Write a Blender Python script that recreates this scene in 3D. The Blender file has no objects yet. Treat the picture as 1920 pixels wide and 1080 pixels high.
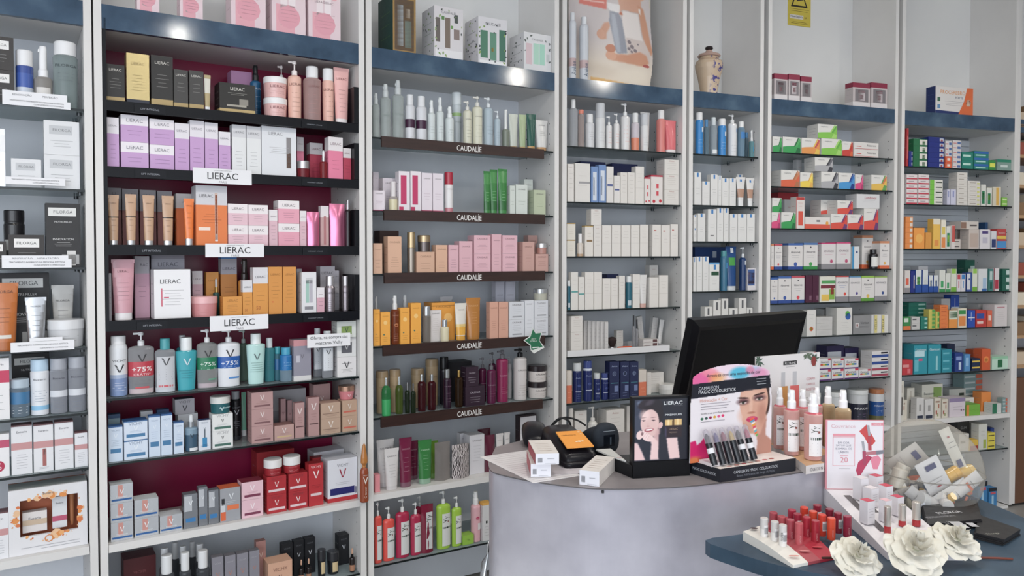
import bpy, math, random
import numpy as np
from mathutils import Vector, Matrix
random.seed(7)
PI = math.pi
C = bpy.context.scene.collection
# ------------------------------------------------------------------ camera
F = 1450.0; CX = 960.0; CY = 513.0; PITCH = math.radians(1.4); CAMZ = 1.60
cd = bpy.data.cameras.new('camera'); cam = bpy.data.objects.new('camera', cd); C.objects.link(cam)
cd.sensor_width = 36; cd.lens = 36*F/1920; cd.shift_y = -(540-CY)/1920; cd.clip_start = .05
cam.location = (0, 0, CAMZ); cam.rotation_euler = (PI/2-PITCH, 0, 0)
bpy.context.scene.camera = cam
# ------------------------------------------------------------------ sky / daylight through the open shop front behind the camera
world = bpy.data.worlds.new('overcast_sky'); bpy.context.scene.world = world; world.use_nodes = True
bg = world.node_tree.nodes['Background']; bg.inputs['Color'].default_value = (.87, .92, 1, 1); bg.inputs['Strength'].default_value = 1.15
def area(name, loc, rot, sx, sy, e, col=(1, 1, 1), shape='RECTANGLE'):
    l = bpy.data.lights.new(name, 'AREA'); l.shape = shape; l.size = sx; l.size_y = sy; l.energy = e; l.color = col
    o = bpy.data.objects.new(name, l); o.location = loc; o.rotation_euler = rot; C.objects.link(o); return o
area('shop_front_daylight', (-.6, -3.2, 1.9), (math.radians(86), 0, 0), 5.0, 2.4, 66, (.86, .93, 1))
LAMPS = [(3.40, 1.68), (3.74, 1.52), (1.255, 0.095), (-.7, .9), (.5, 1.75), (1.9, 3.0), (3.3, 3.2), (-1.6, -.4)]
vs = bpy.context.scene.view_settings
bpy.context.scene.display_settings.display_device = 'sRGB'
vs.view_transform = 'Standard'; vs.look = 'None'; vs.gamma = 1; vs.use_curve_mapping = False; vs.exposure = 0.55

# ------------------------------------------------------------------ pixel rays
def ray(px, py):
    cx = (px-CX)/F; cy = -(py-CY)/F; c, s = math.cos(PITCH), math.sin(PITCH)
    return Vector((cx, c+s*cy, -s+c*cy))
CAMP = Vector((0, 0, CAMZ))
def on_z(px, py, z):
    r = ray(px, py); return CAMP + r*((z-CAMZ)/r.z)
def on_y(px, py, y):
    r = ray(px, py); return CAMP + r*(y/r.y)

# ------------------------------------------------------------------ materials
def lin(h):
    if len(h) == 3: h = ''.join(c*2 for c in h)
    v = [int(h[i:i+2], 16)/255 for i in (0, 2, 4)]
    return tuple(x/12.92 if x <= .04045 else ((x+.055)/1.055)**2.4 for x in v)
MC = {}
def M(h, kind=''):
    """kinds: '' carton, g gloss plastic, m metal, t tinted clear plastic, c clear plastic, r rough"""
    k = (h, kind)
    if k in MC: return MC[k]
    m = bpy.data.materials.new(('print_' if not kind else 'surface_'+kind+'_')+h); m.use_nodes = True; MC[k] = m
    nt = m.node_tree; p = nt.nodes['Principled BSDF']; c = lin(h); g_ = .3*c[0]+.6*c[1]+.1*c[2]; c = tuple(x*.87+g_*.13 for x in c)
    p.inputs['Base Color'].default_value = (*c, 1)
    p.inputs['Roughness'].default_value = {'': .5, 'g': .22, 'm': .25, 't': .12, 'c': .06, 'r': .85, 'k': .3}[kind]
    if kind == 'k': p.inputs['Specular IOR Level'].default_value = .22
    if kind == 'm': p.inputs['Metallic'].default_value = .7
    if kind in '' or kind in 'gr':
        n = nt.nodes.new('ShaderNodeTexNoise'); n.inputs['Scale'].default_value = 60
        tc = nt.nodes.new('ShaderNodeTexCoord'); nt.links.new(tc.outputs['Object'], n.inputs['Vector'])
        mr = nt.nodes.new('ShaderNodeMapRange'); b = p.inputs['Roughness'].default_value
        mr.inputs['To Min'].default_value = b*.85; mr.inputs['To Max'].default_value = min(1, b*1.15)
        nt.links.new(n.outputs['Fac'], mr.inputs['Value']); nt.links.new(mr.outputs['Result'], p.inputs['Roughness'])
    if kind in ('t', 'c'):
        tr = nt.nodes.new('ShaderNodeBsdfTransparent'); tr.inputs['Color'].default_value = (*[min(1, x*.6+.4) if kind == 'c' else min(1, x**.5) for x in c], 1)
        mx = nt.nodes.new('ShaderNodeMixShader'); lw = nt.nodes.new('ShaderNodeLayerWeight'); lw.inputs['Blend'].default_value = .35
        mr = nt.nodes.new('ShaderNodeMapRange'); nt.links.new(lw.outputs['Facing'], mr.inputs['Value'])
        mr.inputs['To Min'].default_value = .42 if kind == 't' else .22; mr.inputs['To Max'].default_value = .9 if kind == 't' else .6
        nt.links.new(mr.outputs['Result'], mx.inputs['Fac']); nt.links.new(tr.outputs[0], mx.inputs[1]); nt.links.new(p.outputs[0], mx.inputs[2])
        nt.links.new(mx.outputs[0], nt.nodes['Material Output'].inputs['Surface'])
    return m
def noise_mat(name, cols, scale, rough, metal=0, detail=5, stretch=(1, 1, 1), bump=0, coat=0):
    m = bpy.data.materials.new(name); m.use_nodes = True; nt = m.node_tree; p = nt.nodes['Principled BSDF']
    tc = nt.nodes.new('ShaderNodeTexCoord'); mp = nt.nodes.new('ShaderNodeMapping'); mp.inputs['Scale'].default_value = stretch
    n = nt.nodes.new('ShaderNodeTexNoise'); n.inputs['Scale'].default_value = scale; n.inputs['Detail'].default_value = detail
    r = nt.nodes.new('ShaderNodeValToRGB'); cr = r.color_ramp
    for i, c in enumerate(cols):
        pos = .3 + .4*i/(len(cols)-1)
        e = cr.elements[i] if i < 2 else cr.elements.new(pos)
        e.position = pos; e.color = (*lin(c), 1)
    L = nt.links.new
    L(tc.outputs['Object'], mp.inputs[0]); L(mp.outputs[0], n.inputs['Vector']); L(n.outputs['Fac'], r.inputs[0]); L(r.outputs[0], p.inputs['Base Color'])
    p.inputs['Roughness'].default_value = rough; p.inputs['Metallic'].default_value = metal; p.inputs['Coat Weight'].default_value = coat
    if bump:
        b = nt.nodes.new('ShaderNodeBump'); b.inputs['Strength'].default_value = bump; b.inputs['Distance'].default_value = .002; L(n.outputs['Fac'], b.inputs['Height']); L(b.outputs[0], p.inputs['Normal'])
    return m
WHITE = noise_mat('white_melamine', ['d6d4d2', 'dedcda'], 3, .42)
BACKW = noise_mat('white_back_board', ['d8d8d8', 'e0e0de'], 2, .5)
BACKG = noise_mat('grey_back_board', ['ced2d9', 'd8dce2'], 3, .45)
RASP = noise_mat('raspberry_back_board', ['7a1238', '861740'], 3, .3)
BLUE = noise_mat('mottled_blue_laminate', ['304357', '3d5268', '506579'], 9, .10, detail=8)
DESKB = noise_mat('blue_desk_laminate', ['263847', '304557', '3c5264'], 7, .42, detail=8)
GREYL = noise_mat('mottled_grey_laminate', ['8a8893', 'b3b1bb', 'd6d4dc'], 2.4, .34, .3, detail=10, bump=.05)
TOPG = noise_mat('taupe_counter_top', ['7f797b', '8d8789'], 12, .35, detail=6)
BROWN = noise_mat('dark_brown_wood', ['2a1a17', '38231e'], 8, .4, stretch=(1, 1, 12), detail=6)
GLASS = M('b0c0c2', 'c'); GEDGE = M('0d1a1c', 'g')

# ------------------------------------------------------------------ mesh builder
TX = {}
def textdata(s):
    if s in TX: return TX[s]
    cu = bpy.data.curves.new('lettering', 'FONT'); cu.body = s; cu.resolution_u = 2; cu.align_x = 'CENTER'; cu.size = 1
    o = bpy.data.objects.new('lettering', cu); C.objects.link(o); bpy.context.view_layer.update()
    me = o.to_mesh(); v = [(a.co.x, a.co.y) for a in me.vertices]; f = [tuple(p.vertices) for p in me.polygons]
    o.to_mesh_clear(); bpy.data.objects.remove(o); bpy.data.curves.remove(cu)
    if not v: v = [(0, 0)]
    xs = [a[0] for a in v]; ys = [a[1] for a in v]; x0 = (min(xs)+max(xs))/2; y0 = (min(ys)+max(ys))/2
    v = [(a-x0, b-y0) for a, b in v]
    TX[s] = (v, f, max(xs)-min(xs) or 1, max(ys)-min(ys) or 1); return TX[s]
class MB:
    def __init__(s): s.v = []; s.f = []; s.m = []; s.sm = []; s.mats = []
    def mi(s, m):
        if m not in s.mats: s.mats.append(m)
        return s.mats.index(m)
    def add(s, vs_, fs, m, smooth=False):
        o = len(s.v); s.v += [tuple(a) for a in vs_]; i = s.mi(m)
        for f in fs: s.f.append(tuple(a+o for a in f)); s.m.append(i); s.sm.append(smooth)
    def box(s, x0, x1, y0, y1, z0, z1, m, mf=None, bev=0):
        if bev:
            b = bev; ring = [(x0+b, y0), (x1-b, y0), (x1, y0+b), (x1, y1-b), (x1-b, y1), (x0+b, y1), (x0, y1-b), (x0, y0+b)]
            inner = [(x0+b, y0+b), (x1-b, y0+b), (x1-b, y0+b), (x1-b, y1-b), (x1-b, y1-b), (x0+b, y1-b), (x0+b, y1-b), (x0+b, y0+b)]
            v = [(x, y, z0) for x, y in inner]+[(x, y, z0+b) for x, y in ring]+[(x, y, z1-b) for x, y in ring]+[(x, y, z1) for x, y in inner]
            fs = [(k*8+i, k*8+(i+1) % 8, (k+1)*8+(i+1) % 8, (k+1)*8+i) for k in range(3) for i in range(8)]
            fs += [tuple(reversed((0, 1, 3, 5))), (24, 25, 27, 29)]
            s.add(v, fs, m); return s
        v = [(x0, y0, z0), (x1, y0, z0), (x1, y1, z0), (x0, y1, z0), (x0, y0, z1), (x1, y0, z1), (x1, y1, z1), (x0, y1, z1)]
        fs = [(0, 3, 2, 1), (4, 5, 6, 7), (1, 2, 6, 5), (2, 3, 7, 6), (3, 0, 4, 7)]
        s.add(v, fs, m); s.add(v[:2]+v[4:6], [(0, 1, 3, 2)], mf or m); return s
    def lathe(s, prof, mat, a=1, b=None, cx=0, cy=0, n=20, cap0=True, cap1=True, smooth=True):
        """prof [(r,z)]; a,b = x and y radii multipliers; mat may be f(z)"""
        b = a if b is None else b
        def ring(r, z): return [(cx+a*r*math.cos(2*PI*i/n), cy+b*r*math.sin(2*PI*i/n), z) for i in range(n)]
        for k in range(len(prof)-1):
            (r0, z0), (r1, z1) = prof[k], prof[k+1]
            mm = mat((z0+z1)/2) if callable(mat) else mat
            s.add(ring(r0, z0)+ring(r1, z1), [(i, (i+1) % n, n+(i+1) % n, n+i) for i in range(n)], mm, smooth)
        if cap0 and prof[0][0] > 1e-6: s.add(ring(*prof[0]), [tuple(reversed(range(n)))], mat(prof[0][1]) if callable(mat) else mat)
        if cap1 and prof[-1][0] > 1e-6: s.add(ring(*prof[-1]), [tuple(range(n))], mat(prof[-1][1]) if callable(mat) else mat)
        return s
    def tube(s, pts, r, m, n=8):
        pts = [Vector(p) for p in pts]; rs = r if isinstance(r, (list, tuple)) else [r]*len(pts); rings = []
        for i, p in enumerate(pts):
            d = (pts[min(i+1, len(pts)-1)]-pts[max(i-1, 0)]).normalized()
            up = Vector((0, 0, 1)) if abs(d.z) < .9 else Vector((1, 0, 0)); a = d.cross(up).normalized(); b = d.cross(a)
            rings += [tuple(p+(a*math.cos(2*PI*k/n)+b*math.sin(2*PI*k/n))*rs[i]) for k in range(n)]
        fs = [(i*n+k, i*n+(k+1) % n, (i+1)*n+(k+1) % n, (i+1)*n+k) for i in range(len(pts)-1) for k in range(n)]
        fs += [tuple(range(n)), tuple(reversed([(len(pts)-1)*n+k for k in range(n)]))]
        s.add(rings, fs, m, True); return s
    def prism(s, poly, z0, z1, m, mt=None):
        n = len(poly); v = [(x, y, z0) for x, y in poly]+[(x, y, z1) for x, y in poly]
        s.add(v, [(i, (i+1) % n, n+(i+1) % n, n+i) for i in range(n)]+[tuple(reversed(range(n)))], m); s.add(v[n:], [tuple(range(n))], mt or m); return s
    def slab(s, poly, y0, y1, m, mf=None):
        """outline in x,z, thickness in y, front at y0"""
        n = len(poly); v = [(x, y0, z) for x, z in poly]+[(x, y1, z) for x, z in poly]
        s.add(v, [(i, n+i, n+(i+1) % n, (i+1) % n) for i in range(n)]+[tuple(reversed(range(n, 2*n)))], m); s.add(v[:n], [tuple(range(n))], mf or m); return s
    def text(s, t, w, z, mp, m, cx=0, vert=False, hmax=None, hh=None):
        """lettering of width w centred at (cx,z) in front-face coordinates, mapped by mp(x,z,e)->(x,y)"""
        v, f, tw, th = textdata(t); k = w/tw
        if hmax and th*k > hmax: k = hmax/th
        kz = (hh/th) if hh else k
        out = []
        for a, b in v:
            X, Z = (cx-b*k, z+a*k) if vert else (cx+a*k, z+b*kz)
            x, y = mp(X, Z, .0007); out.append((x, y, Z))
        s.add(out, f, m); return s
    def panel(s, x0, x1, z0, z1, mp, m, e=.0004, nx=1, nz=1):
        v = []
        for j in range(nz+1):
            for i in range(nx+1):
                X = x0+(x1-x0)*i/nx; Z = z0+(z1-z0)*j/nz; x, y = mp(X, Z, e); v.append((x, y, Z))
        s.add(v, [(j*(nx+1)+i, j*(nx+1)+i+1, (j+1)*(nx+1)+i+1, (j+1)*(nx+1)+i) for j in range(nz) for i in range(nx)], m, nx > 1); return s
    def build(s, name, parent=None, loc=None, rz=0, rot=None):
        me = bpy.data.meshes.new(name); me.from_pydata(s.v, [], s.f)
        for m in s.mats: me.materials.append(m)
        if s.f:
            me.polygons.foreach_set('material_index', s.m); me.polygons.foreach_set('use_smooth', s.sm)
        me.update(); o = bpy.data.objects.new(name, me); C.objects.link(o)
        if parent: o.parent = parent
        if loc is not None: o.location = loc
        o.rotation_euler = rot or (0, 0, rz); return o
def flat(dy): return lambda x, z, e: (x, dy-e)
def tag(o, label, cat, group=None):
    o['label'] = label; o['category'] = cat
    if group: o['group'] = group
    return o
def empty(name, loc, rz=0, label=None, cat=None, group=None, rot=None):
    o = bpy.data.objects.new(name, None); C.objects.link(o); o.location = loc; o.rotation_euler = rot or (0, 0, rz); o.empty_display_size = .05
    if label: tag(o, label, cat, group)
    return o
def struct(o): o['kind'] = 'structure'; return o

# ------------------------------------------------------------------ picture panels: flat printed pictures as coloured grids
class Pic:
    def __init__(s, w, h, bgc):
        s.w, s.h = w, h; y, x = np.mgrid[0:h, 0:w]; s.x = (x+.5)/w; s.y = (y+.5)/h; s.a = np.ones((h, w, 3))*np.array([int(bgc[i:i+2], 16)/255 for i in (0, 2, 4)])
    def mix(s, m, c, al=1):
        c = np.array([int(c[i:i+2], 16)/255 for i in (0, 2, 4)]); m = np.clip(m, 0, 1)[..., None]*al; s.a = s.a*(1-m)+c*m; return s
    def ell(s, cx, cy, rx, ry, c, rot=0, soft=.06, al=1, asp=None):
        asp = asp or s.h/s.w; dx = s.x-cx; dy = (s.y-cy)*asp; r = math.radians(rot)
        u = dx*math.cos(r)+dy*math.sin(r); v = -dx*math.sin(r)+dy*math.cos(r); d = np.sqrt((u/rx)**2+(v/(ry*asp))**2)
        return s.mix((1-d)/soft+.5, c, al)
    def poly(s, pts, c, al=1, soft=None):
        ins = np.zeros(s.x.shape, bool); n = len(pts)
        for i in range(n):
            x1, y1 = pts[i]; x2, y2 = pts[(i+1) % n]
            if y1 == y2: continue
            cnd = ((y1 > s.y) != (y2 > s.y)) & (s.x < (x2-x1)*(s.y-y1)/(y2-y1)+x1); ins ^= cnd
        m = ins.astype(float)
        for _ in range(soft or 1):
            p = np.pad(m, 1, mode='edge'); m = (p[1:-1, 1:-1]*2+p[:-2, 1:-1]+p[2:, 1:-1]+p[1:-1, :-2]+p[1:-1, 2:])/6
        return s.mix(m, c, al)
    def line(s, pts, wd, c, al=1):
        asp = s.h/s.w; m = np.zeros(s.x.shape)
        for (x1, y1), (x2, y2) in zip(pts, pts[1:]):
            dx, dy = x2-x1, (y2-y1)*asp; L2 = dx*dx+dy*dy+1e-9; t = np.clip(((s.x-x1)*dx+(s.y-y1)*asp*dy)/L2, 0, 1)
            d = np.hypot(s.x-x1-t*dx, (s.y-y1)*asp-t*dy); m = np.maximum(m, np.clip((wd-d)/(1/s.w)+.5, 0, 1))
        return s.mix(m, c, al)
    def grad(s, c, fn, al=1): return s.mix(fn(s.x, s.y), c, al)
PM = None
def picture_mat():
    global PM
    if PM: return PM
    PM = bpy.data.materials.new('printed_picture'); PM.use_nodes = True; nt = PM.node_tree; p = nt.nodes['Principled BSDF']
    a = nt.nodes.new('ShaderNodeAttribute'); a.attribute_name = 'ink'; nt.links.new(a.outputs['Color'], p.inputs['Base Color']); p.inputs['Roughness'].default_value = .35
    return PM
def picture(pic, w, h, name, parent, loc=(0, 0, 0), bend=None, mask=None):
    """w x h metres, centre-bottom origin, facing -y"""
    H, W = pic.h, pic.w; a = np.flipud(pic.a); ls = np.where(a <= .04045, a/12.92, ((a+.055)/1.055)**2.4)
    v = []
    for j in range(H+1):
        for i in range(W+1):
            X = -w/2+w*i/W; Z = h*j/H; v.append((X, bend(X, Z) if bend else 0, Z))
    f = []; col = []
    mk = np.flipud(mask) if mask is not None else None
    for j in range(H):
        for i in range(W):
            if mk is not None and not mk[j, i]: continue
            f.append((j*(W+1)+i, j*(W+1)+i+1, (j+1)*(W+1)+i+1, (j+1)*(W+1)+i)); col += [(*ls[j, i], 1)]*4
    me = bpy.data.meshes.new(name); me.from_pydata(v, [], f); at = me.color_attributes.new('ink', 'FLOAT_COLOR', 'CORNER')
    at.data.foreach_set('color', np.array(col, dtype=np.float32).ravel()); me.materials.append(picture_mat()); me.update()
    o = bpy.data.objects.new(name, me); C.objects.link(o); o.parent = parent; o.location = loc; return o
# ------------------------------------------------------------------ room
ZV = CAMZ+.85                                   # top of the blue valances
CEIL = 3.35
def st(mb, name, **k): return struct(mb.build(name, **k))
st(MB().box(-4.5, 7, -3.6, 7.5, -.05, 0, noise_mat('pale_floor_tiles', ['8f8d8a', '9d9b98'], 2, .3)), 'floor')
st(MB().box(-4.5, 7, -3.6, 7.5, CEIL, CEIL+.05, noise_mat('ceiling_paint', ['dddddb', 'e4e4e2'], 1, .8)), 'ceiling')
WP = noise_mat('wall_paint', ['c9c8c6', 'd2d1cf'], 1, .8)
st(MB().box(-4.5, 7, 7.5, 7.6, 0, CEIL, WP), 'wall_back')
st(MB().box(-4.6, -4.5, -3.6, 7.5, 0, CEIL, WP), 'wall_left')
st(MB().box(7, 7.1, -3.6, 7.5, 0, CEIL, WP), 'wall_right')
LE = bpy.data.materials.new('lamp_glow'); LE.use_nodes = True
_p = LE.node_tree.nodes['Principled BSDF']; _p.inputs['Emission Color'].default_value = (1, .95, .87, 1); _p.inputs['Emission Strength'].default_value = 110
for i, (x, y) in enumerate(LAMPS):
    e = empty('ceiling_downlight', (x, y, CEIL), 0, 'round recessed ceiling downlight, '+['over the right counter end', 'furthest right in front of the last bay', 'just right of the camera', 'left of the counter', 'above the grey counter', 'before the narrow vase bay', 'before the rightmost bay', 'nearest the shop front'][i], 'lamp', 'ceiling downlights')
    MB().lathe([(.075, -.006), (.075, 0)], M('d8d8d6', 'g')).build('lamp_ring', e)
    MB().lathe([(.008, -.036), (.03, -.03), (.044, -.016), (.047, -.0065)], LE).build('lamp_lens', e)
    l = bpy.data.lights.new('downlight_beam', 'SPOT'); l.energy = 22; l.spot_size = math.radians(168); l.spot_blend = .8; l.shadow_soft_size = .06; l.color = (1, .95, .88)
    o = bpy.data.objects.new('downlight_beam', l); C.objects.link(o); o.location = (x, y, CEIL-.07)

# ------------------------------------------------------------------ bays
D = .33; DPH = {1: 'far-left', 2: 'raspberry', 3: 'brown-railed', 4: 'cream-carton', 5: 'vase', 6: 'supplement', 7: 'rightmost', 8: 'wooden side'}
ENDS = {1: ((-230, -53), (155, 1)), 2: ((190, 7), (672, 82)), 3: ((697, 88), (1040, 137)), 4: ((1063, 145), (1280, 168)), 5: ((1300, 170), (1425, 182)),
        6: ((1447, 184.5), (1678, 205)), 7: ((1697, 207), (1903, 222)), 8: ((1914, 223.5), (2060, 235))}
class Bay: pass
B = {}
for k, (p, q) in ENDS.items():
    b = Bay(); b.k = k; b.p = on_z(*p, ZV); b.q = on_z(*q, ZV); b.p.z = b.q.z = 0
    b.u = (b.q-b.p).normalized(); b.L = (b.q-b.p).length; b.n = Vector((-b.u.y, b.u.x, 0)); b.rz = math.atan2(b.u.y, b.u.x); B[k] = b
for k_, ref in ((1, 2), (8, 7)):      # end bays run in line with their neighbours
    b, r_ = B[k_], B[ref]; b.u, b.n, b.rz = r_.u, r_.n, r_.rz
    if k_ == 1: b.p = b.q-b.u*b.L
    else: b.q = b.p+b.u*b.L
def W_(b, s, t, z): return b.p+b.u*s+b.n*t+Vector((0, 0, z))
def hit(b, px, py, t):
    r = ray(px, py); o = b.p+b.n*t; k = ((o-CAMP).dot(b.n))/r.dot(b.n); w = CAMP+r*k
    return (w-b.p).dot(b.u), w.z, w.y
def zline(b, a, c, t=0): return (hit(b, *a, t)[1]+hit(b, *c, t)[1])/2
# shelves: (kind, left px, right px)  g glass, w white board, k black railed, b brown railed ; front *top* edge
SH = {1: [('g', (0, 191), (155, 203)), ('g', (0, 350), (155, 354)), ('g', (0, 502), (157, 502)), ('g', (0, 661), (160, 652)), ('g', (0, 790), (163, 775)), ('g', (0, 896), (163, 881)), ('w', (0, 1053), (167, 1027))],
      2: [('k', (196, 190), (675, 232)), ('k', (196, 312), (674, 339)), ('k', (196, 459), (675, 464)), ('k', (196, 604), (675, 584)), ('g', (199, 750), (673, 706)), ('g', (199, 871), (673, 811)), ('w', (200, 1020), (673, 942)), ('g', (200, 1192), (673, 1074))],
      3: [('b', (717, 256), (1020, 283)), ('b', (721, 394), (1022, 405)), ('b', (721, 513), (1022, 510)), ('b', (718, 649), (1022, 631)), ('b', (714, 785), (1018, 749)), ('w', (701, 932), (916, 890)), ('g', (701, 1066), (916, 1017))],
      4: [('g', (1063, 273), (1275, 286)), ('g', (1063, 378), (1275, 384)), ('g', (1063, 481), (1275, 481)), ('g', (1063, 582), (1275, 576)), ('g', (1063, 669), (1275, 658)), ('g', (1063, 758), (1275, 740)), ('g', (1063, 845), (1275, 815)), ('w', (1063, 960), (1275, 920))],
      5: [('g', (1300, 288), (1423, 294)), ('g', (1300, 384), (1423, 387)), ('g', (1300, 453), (1423, 453)), ('g', (1299, 547), (1421, 545)), ('g', (1299, 640), (1421, 632)), ('g', (1299, 745), (1421, 730)), ('w', (1299, 860), (1421, 840))],
      6: [('g', (1445, 284), (1674, 297)), ('g', (1445, 349), (1673, 357)), ('g', (1445, 429), (1673, 430)), ('g', (1444, 506), (1672, 504)), ('g', (1444, 570), (1672, 564)), ('g', (1443, 636), (1671, 624)), ('g', (1443, 722), (1669, 707)), ('w', (1443, 826), (1670, 795)), ('g', (1443, 920), (1668, 885))],
      7: [('g', (1697, 311), (1901, 320)), ('g', (1697, 382), (1902, 387)), ('g', (1695, 467), (1898, 467)), ('g', (1695, 550), (1897, 545)), ('g', (1694, 620), (1897, 612)), ('g', (1693, 705), (1897, 692)), ('w', (1690, 794), (1895, 773)), ('g', (1690, 867), (1895, 834)), ('w', (1690, 975), (1895, 948))],
      8: []}
TOPW = {1: 1.03, 2: 1, 3: 1, 4: 1, 5: 1, 6: 1, 7: 1, 8: 1}
VH = {k: .082 for k in range(1, 9)}
SZ = {}
PW = .024
for k, b in B.items():
    u = empty('shelving_bay', b.p, b.rz, {1: 'white shelving bay cut off by the left edge, glass shelves', 2: 'white shelving bay with raspberry back and black shelf rails', 3: 'white shelving bay with brown lettered rails on its shelves',
        4: 'white shelving bay of cream and white cartons behind the card reader', 5: 'narrow white shelving bay under the painted vase', 6: 'white shelving bay behind the monitor with striped medicine cartons',
        7: 'white shelving bay with slatted grey back at the right end', 8: 'sliver of a bay with wooden trays at the right edge'}[k], 'shelf unit')
    b.root = u; zt = ZV
    for x0 in (-PW-.0005, b.L+.0005):
        m = MB().box(x0, x0+PW, 0, D+.01, 0.02, CEIL-.01, WHITE); pn = m.build('side_panel', u)
        h = MB(); xx = x0+PW+.0002 if x0 < 0 else x0-.0002
        for t in (.045, .25):
            z = .3
            while z < 2.3:
                v = [(xx, t+.0032*math.cos(a*PI/3), z+.0032*math.sin(a*PI/3)) for a in range(6)]; h.add(v, [tuple(range(6))], M('2a2a2c', 'r')); z += .048
        ho = h.build('shelf_pin_hole', pn); ho['kind'] = 'stuff'
    bm = {2: RASP}.get(k, BACKG)
    if k == 7:
        for i in range(52):
            MB().box(0, b.L, D-.006, D, .2+i*.0415, .2+i*.0415+.038, BACKG).build('back_slat', u)
        MB().box(0, b.L, D, D+.008, .02, zt-.05, M('70757a')).build('back_panel', u)
    elif k == 2:
        zs = zline(b, (200, 1036), (673, 949)); MB().box(0, b.L, D, D+.008, zs, zt-.05, bm).build('back_panel', u); MB().box(0, b.L, D, D+.008, .02, zs, BACKG).build('back_panel', u)
    else: MB().box(0, b.L, D, D+.008, .02, zt-.05, bm).build('back_panel', u)
    MB().box(0, b.L, D, D+.008, zt-.05, CEIL-.01, BACKW).build('upper_back_panel', u)
    MB().box(0, b.L, 0, .02, zt-VH[k], zt, BLUE).build('valance', u)
    MB().box(0, b.L, .02, D, zt-VH[k]+.004, zt-.001, WHITE).build('top_board', u)
    SZ[k] = []
    if k == 8:
        MB().box(0, b.L, .0, .02, .02, .82, M('6a4630')).build('wooden_door', u)
        for i in range(9):
            z = .88+i*.19; MB().box(0, b.L, 0, D, z, z+.02, M('b08a62')).build('wooden_shelf', u)
            for j in range(4): MB().box(.01+j*.15, .15+j*.15, .02, .2, z+.0205, z+.10+.03*((i*j) % 3), M(['c9b49a', '8a6a4a', 'd8cdb8', '9a4a3a'][(i+j) % 4])).build('tray_box', u)
        continue
    for i, (kd, a, c) in enumerate(SH[k]):
        z = zline(b, a, c); 
        if kd == 'g':
            g = MB().box(.001, b.L-.001, .012, D-.012, z-.007, z, GLASS); g = g.build('glass_shelf', u)
            MB().box(.001, b.L-.001, .0095, .0117, z-.0075, z+.0003, GEDGE).build('polished_edge', g)
            for t in (.045, .25):
                for xs in (.012, b.L-.012): MB().lathe([(.008, z-.018), (.008, z-.0075)], M('4a4d50', 'm'), cx=xs, cy=t, n=8).build('shelf_clip', u)
        elif kd == 'w':
            MB().box(.001, b.L-.001, .004, D-.01, z-.027, z, WHITE).build('white_shelf', u)
        elif kd == 'k':
            MB().box(.001, b.L-.001, .012, D-.012, z-.007, z, M('17181c', 'k')).build('black_shelf', u)
            MB().box(.001, b.L-.001, .001, .0115, z-.033, z+.003, M('101218', 'k')).build('black_rail', u)
        else:
            g = MB().box(.001, b.L-.001, .012, D-.012, z-.007, z, GLASS).build('glass_shelf', u)
            MB().box(.001, b.L-.001, .0095, .0117, z-.0075, z+.0003, GEDGE).build('polished_edge', g)
            x0 = hit(b, a[0], 500, -.004)[0]; x1 = hit(b, c[0], 500, -.004)[0]
            r = MB().box(x0, x1, -.004, .009, z-.040, z+.004, BROWN).build('brown_rail', u)
            xt = hit(b, 880, 500, -.004)[0]; MB().text('CAUDALÍE', .122, z-.017, flat(-.0042), M('f0eeec'), cx=xt, hh=.029).text('PARIS', .022, z-.033, flat(-.0042), M('b5b0ac'), cx=xt+.04).build('rail_lettering', r)
        SZ[k].append(z)
    if k == 2:   # black acrylic side strips
        MB().box(.001, .012, .0, .03, SZ[2][3]-.03, SZ[2][0]+.28, M('14161b', 'k')).build('black_side_strip', u)
        for i in range(4): MB().box(b.L-.02, b.L-.001, .0, .14, SZ[2][i]+.004, SZ[2][i]+.15, M('14161b', 'k')).build('black_side_strip', u)
ZTOP = ZV
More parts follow.
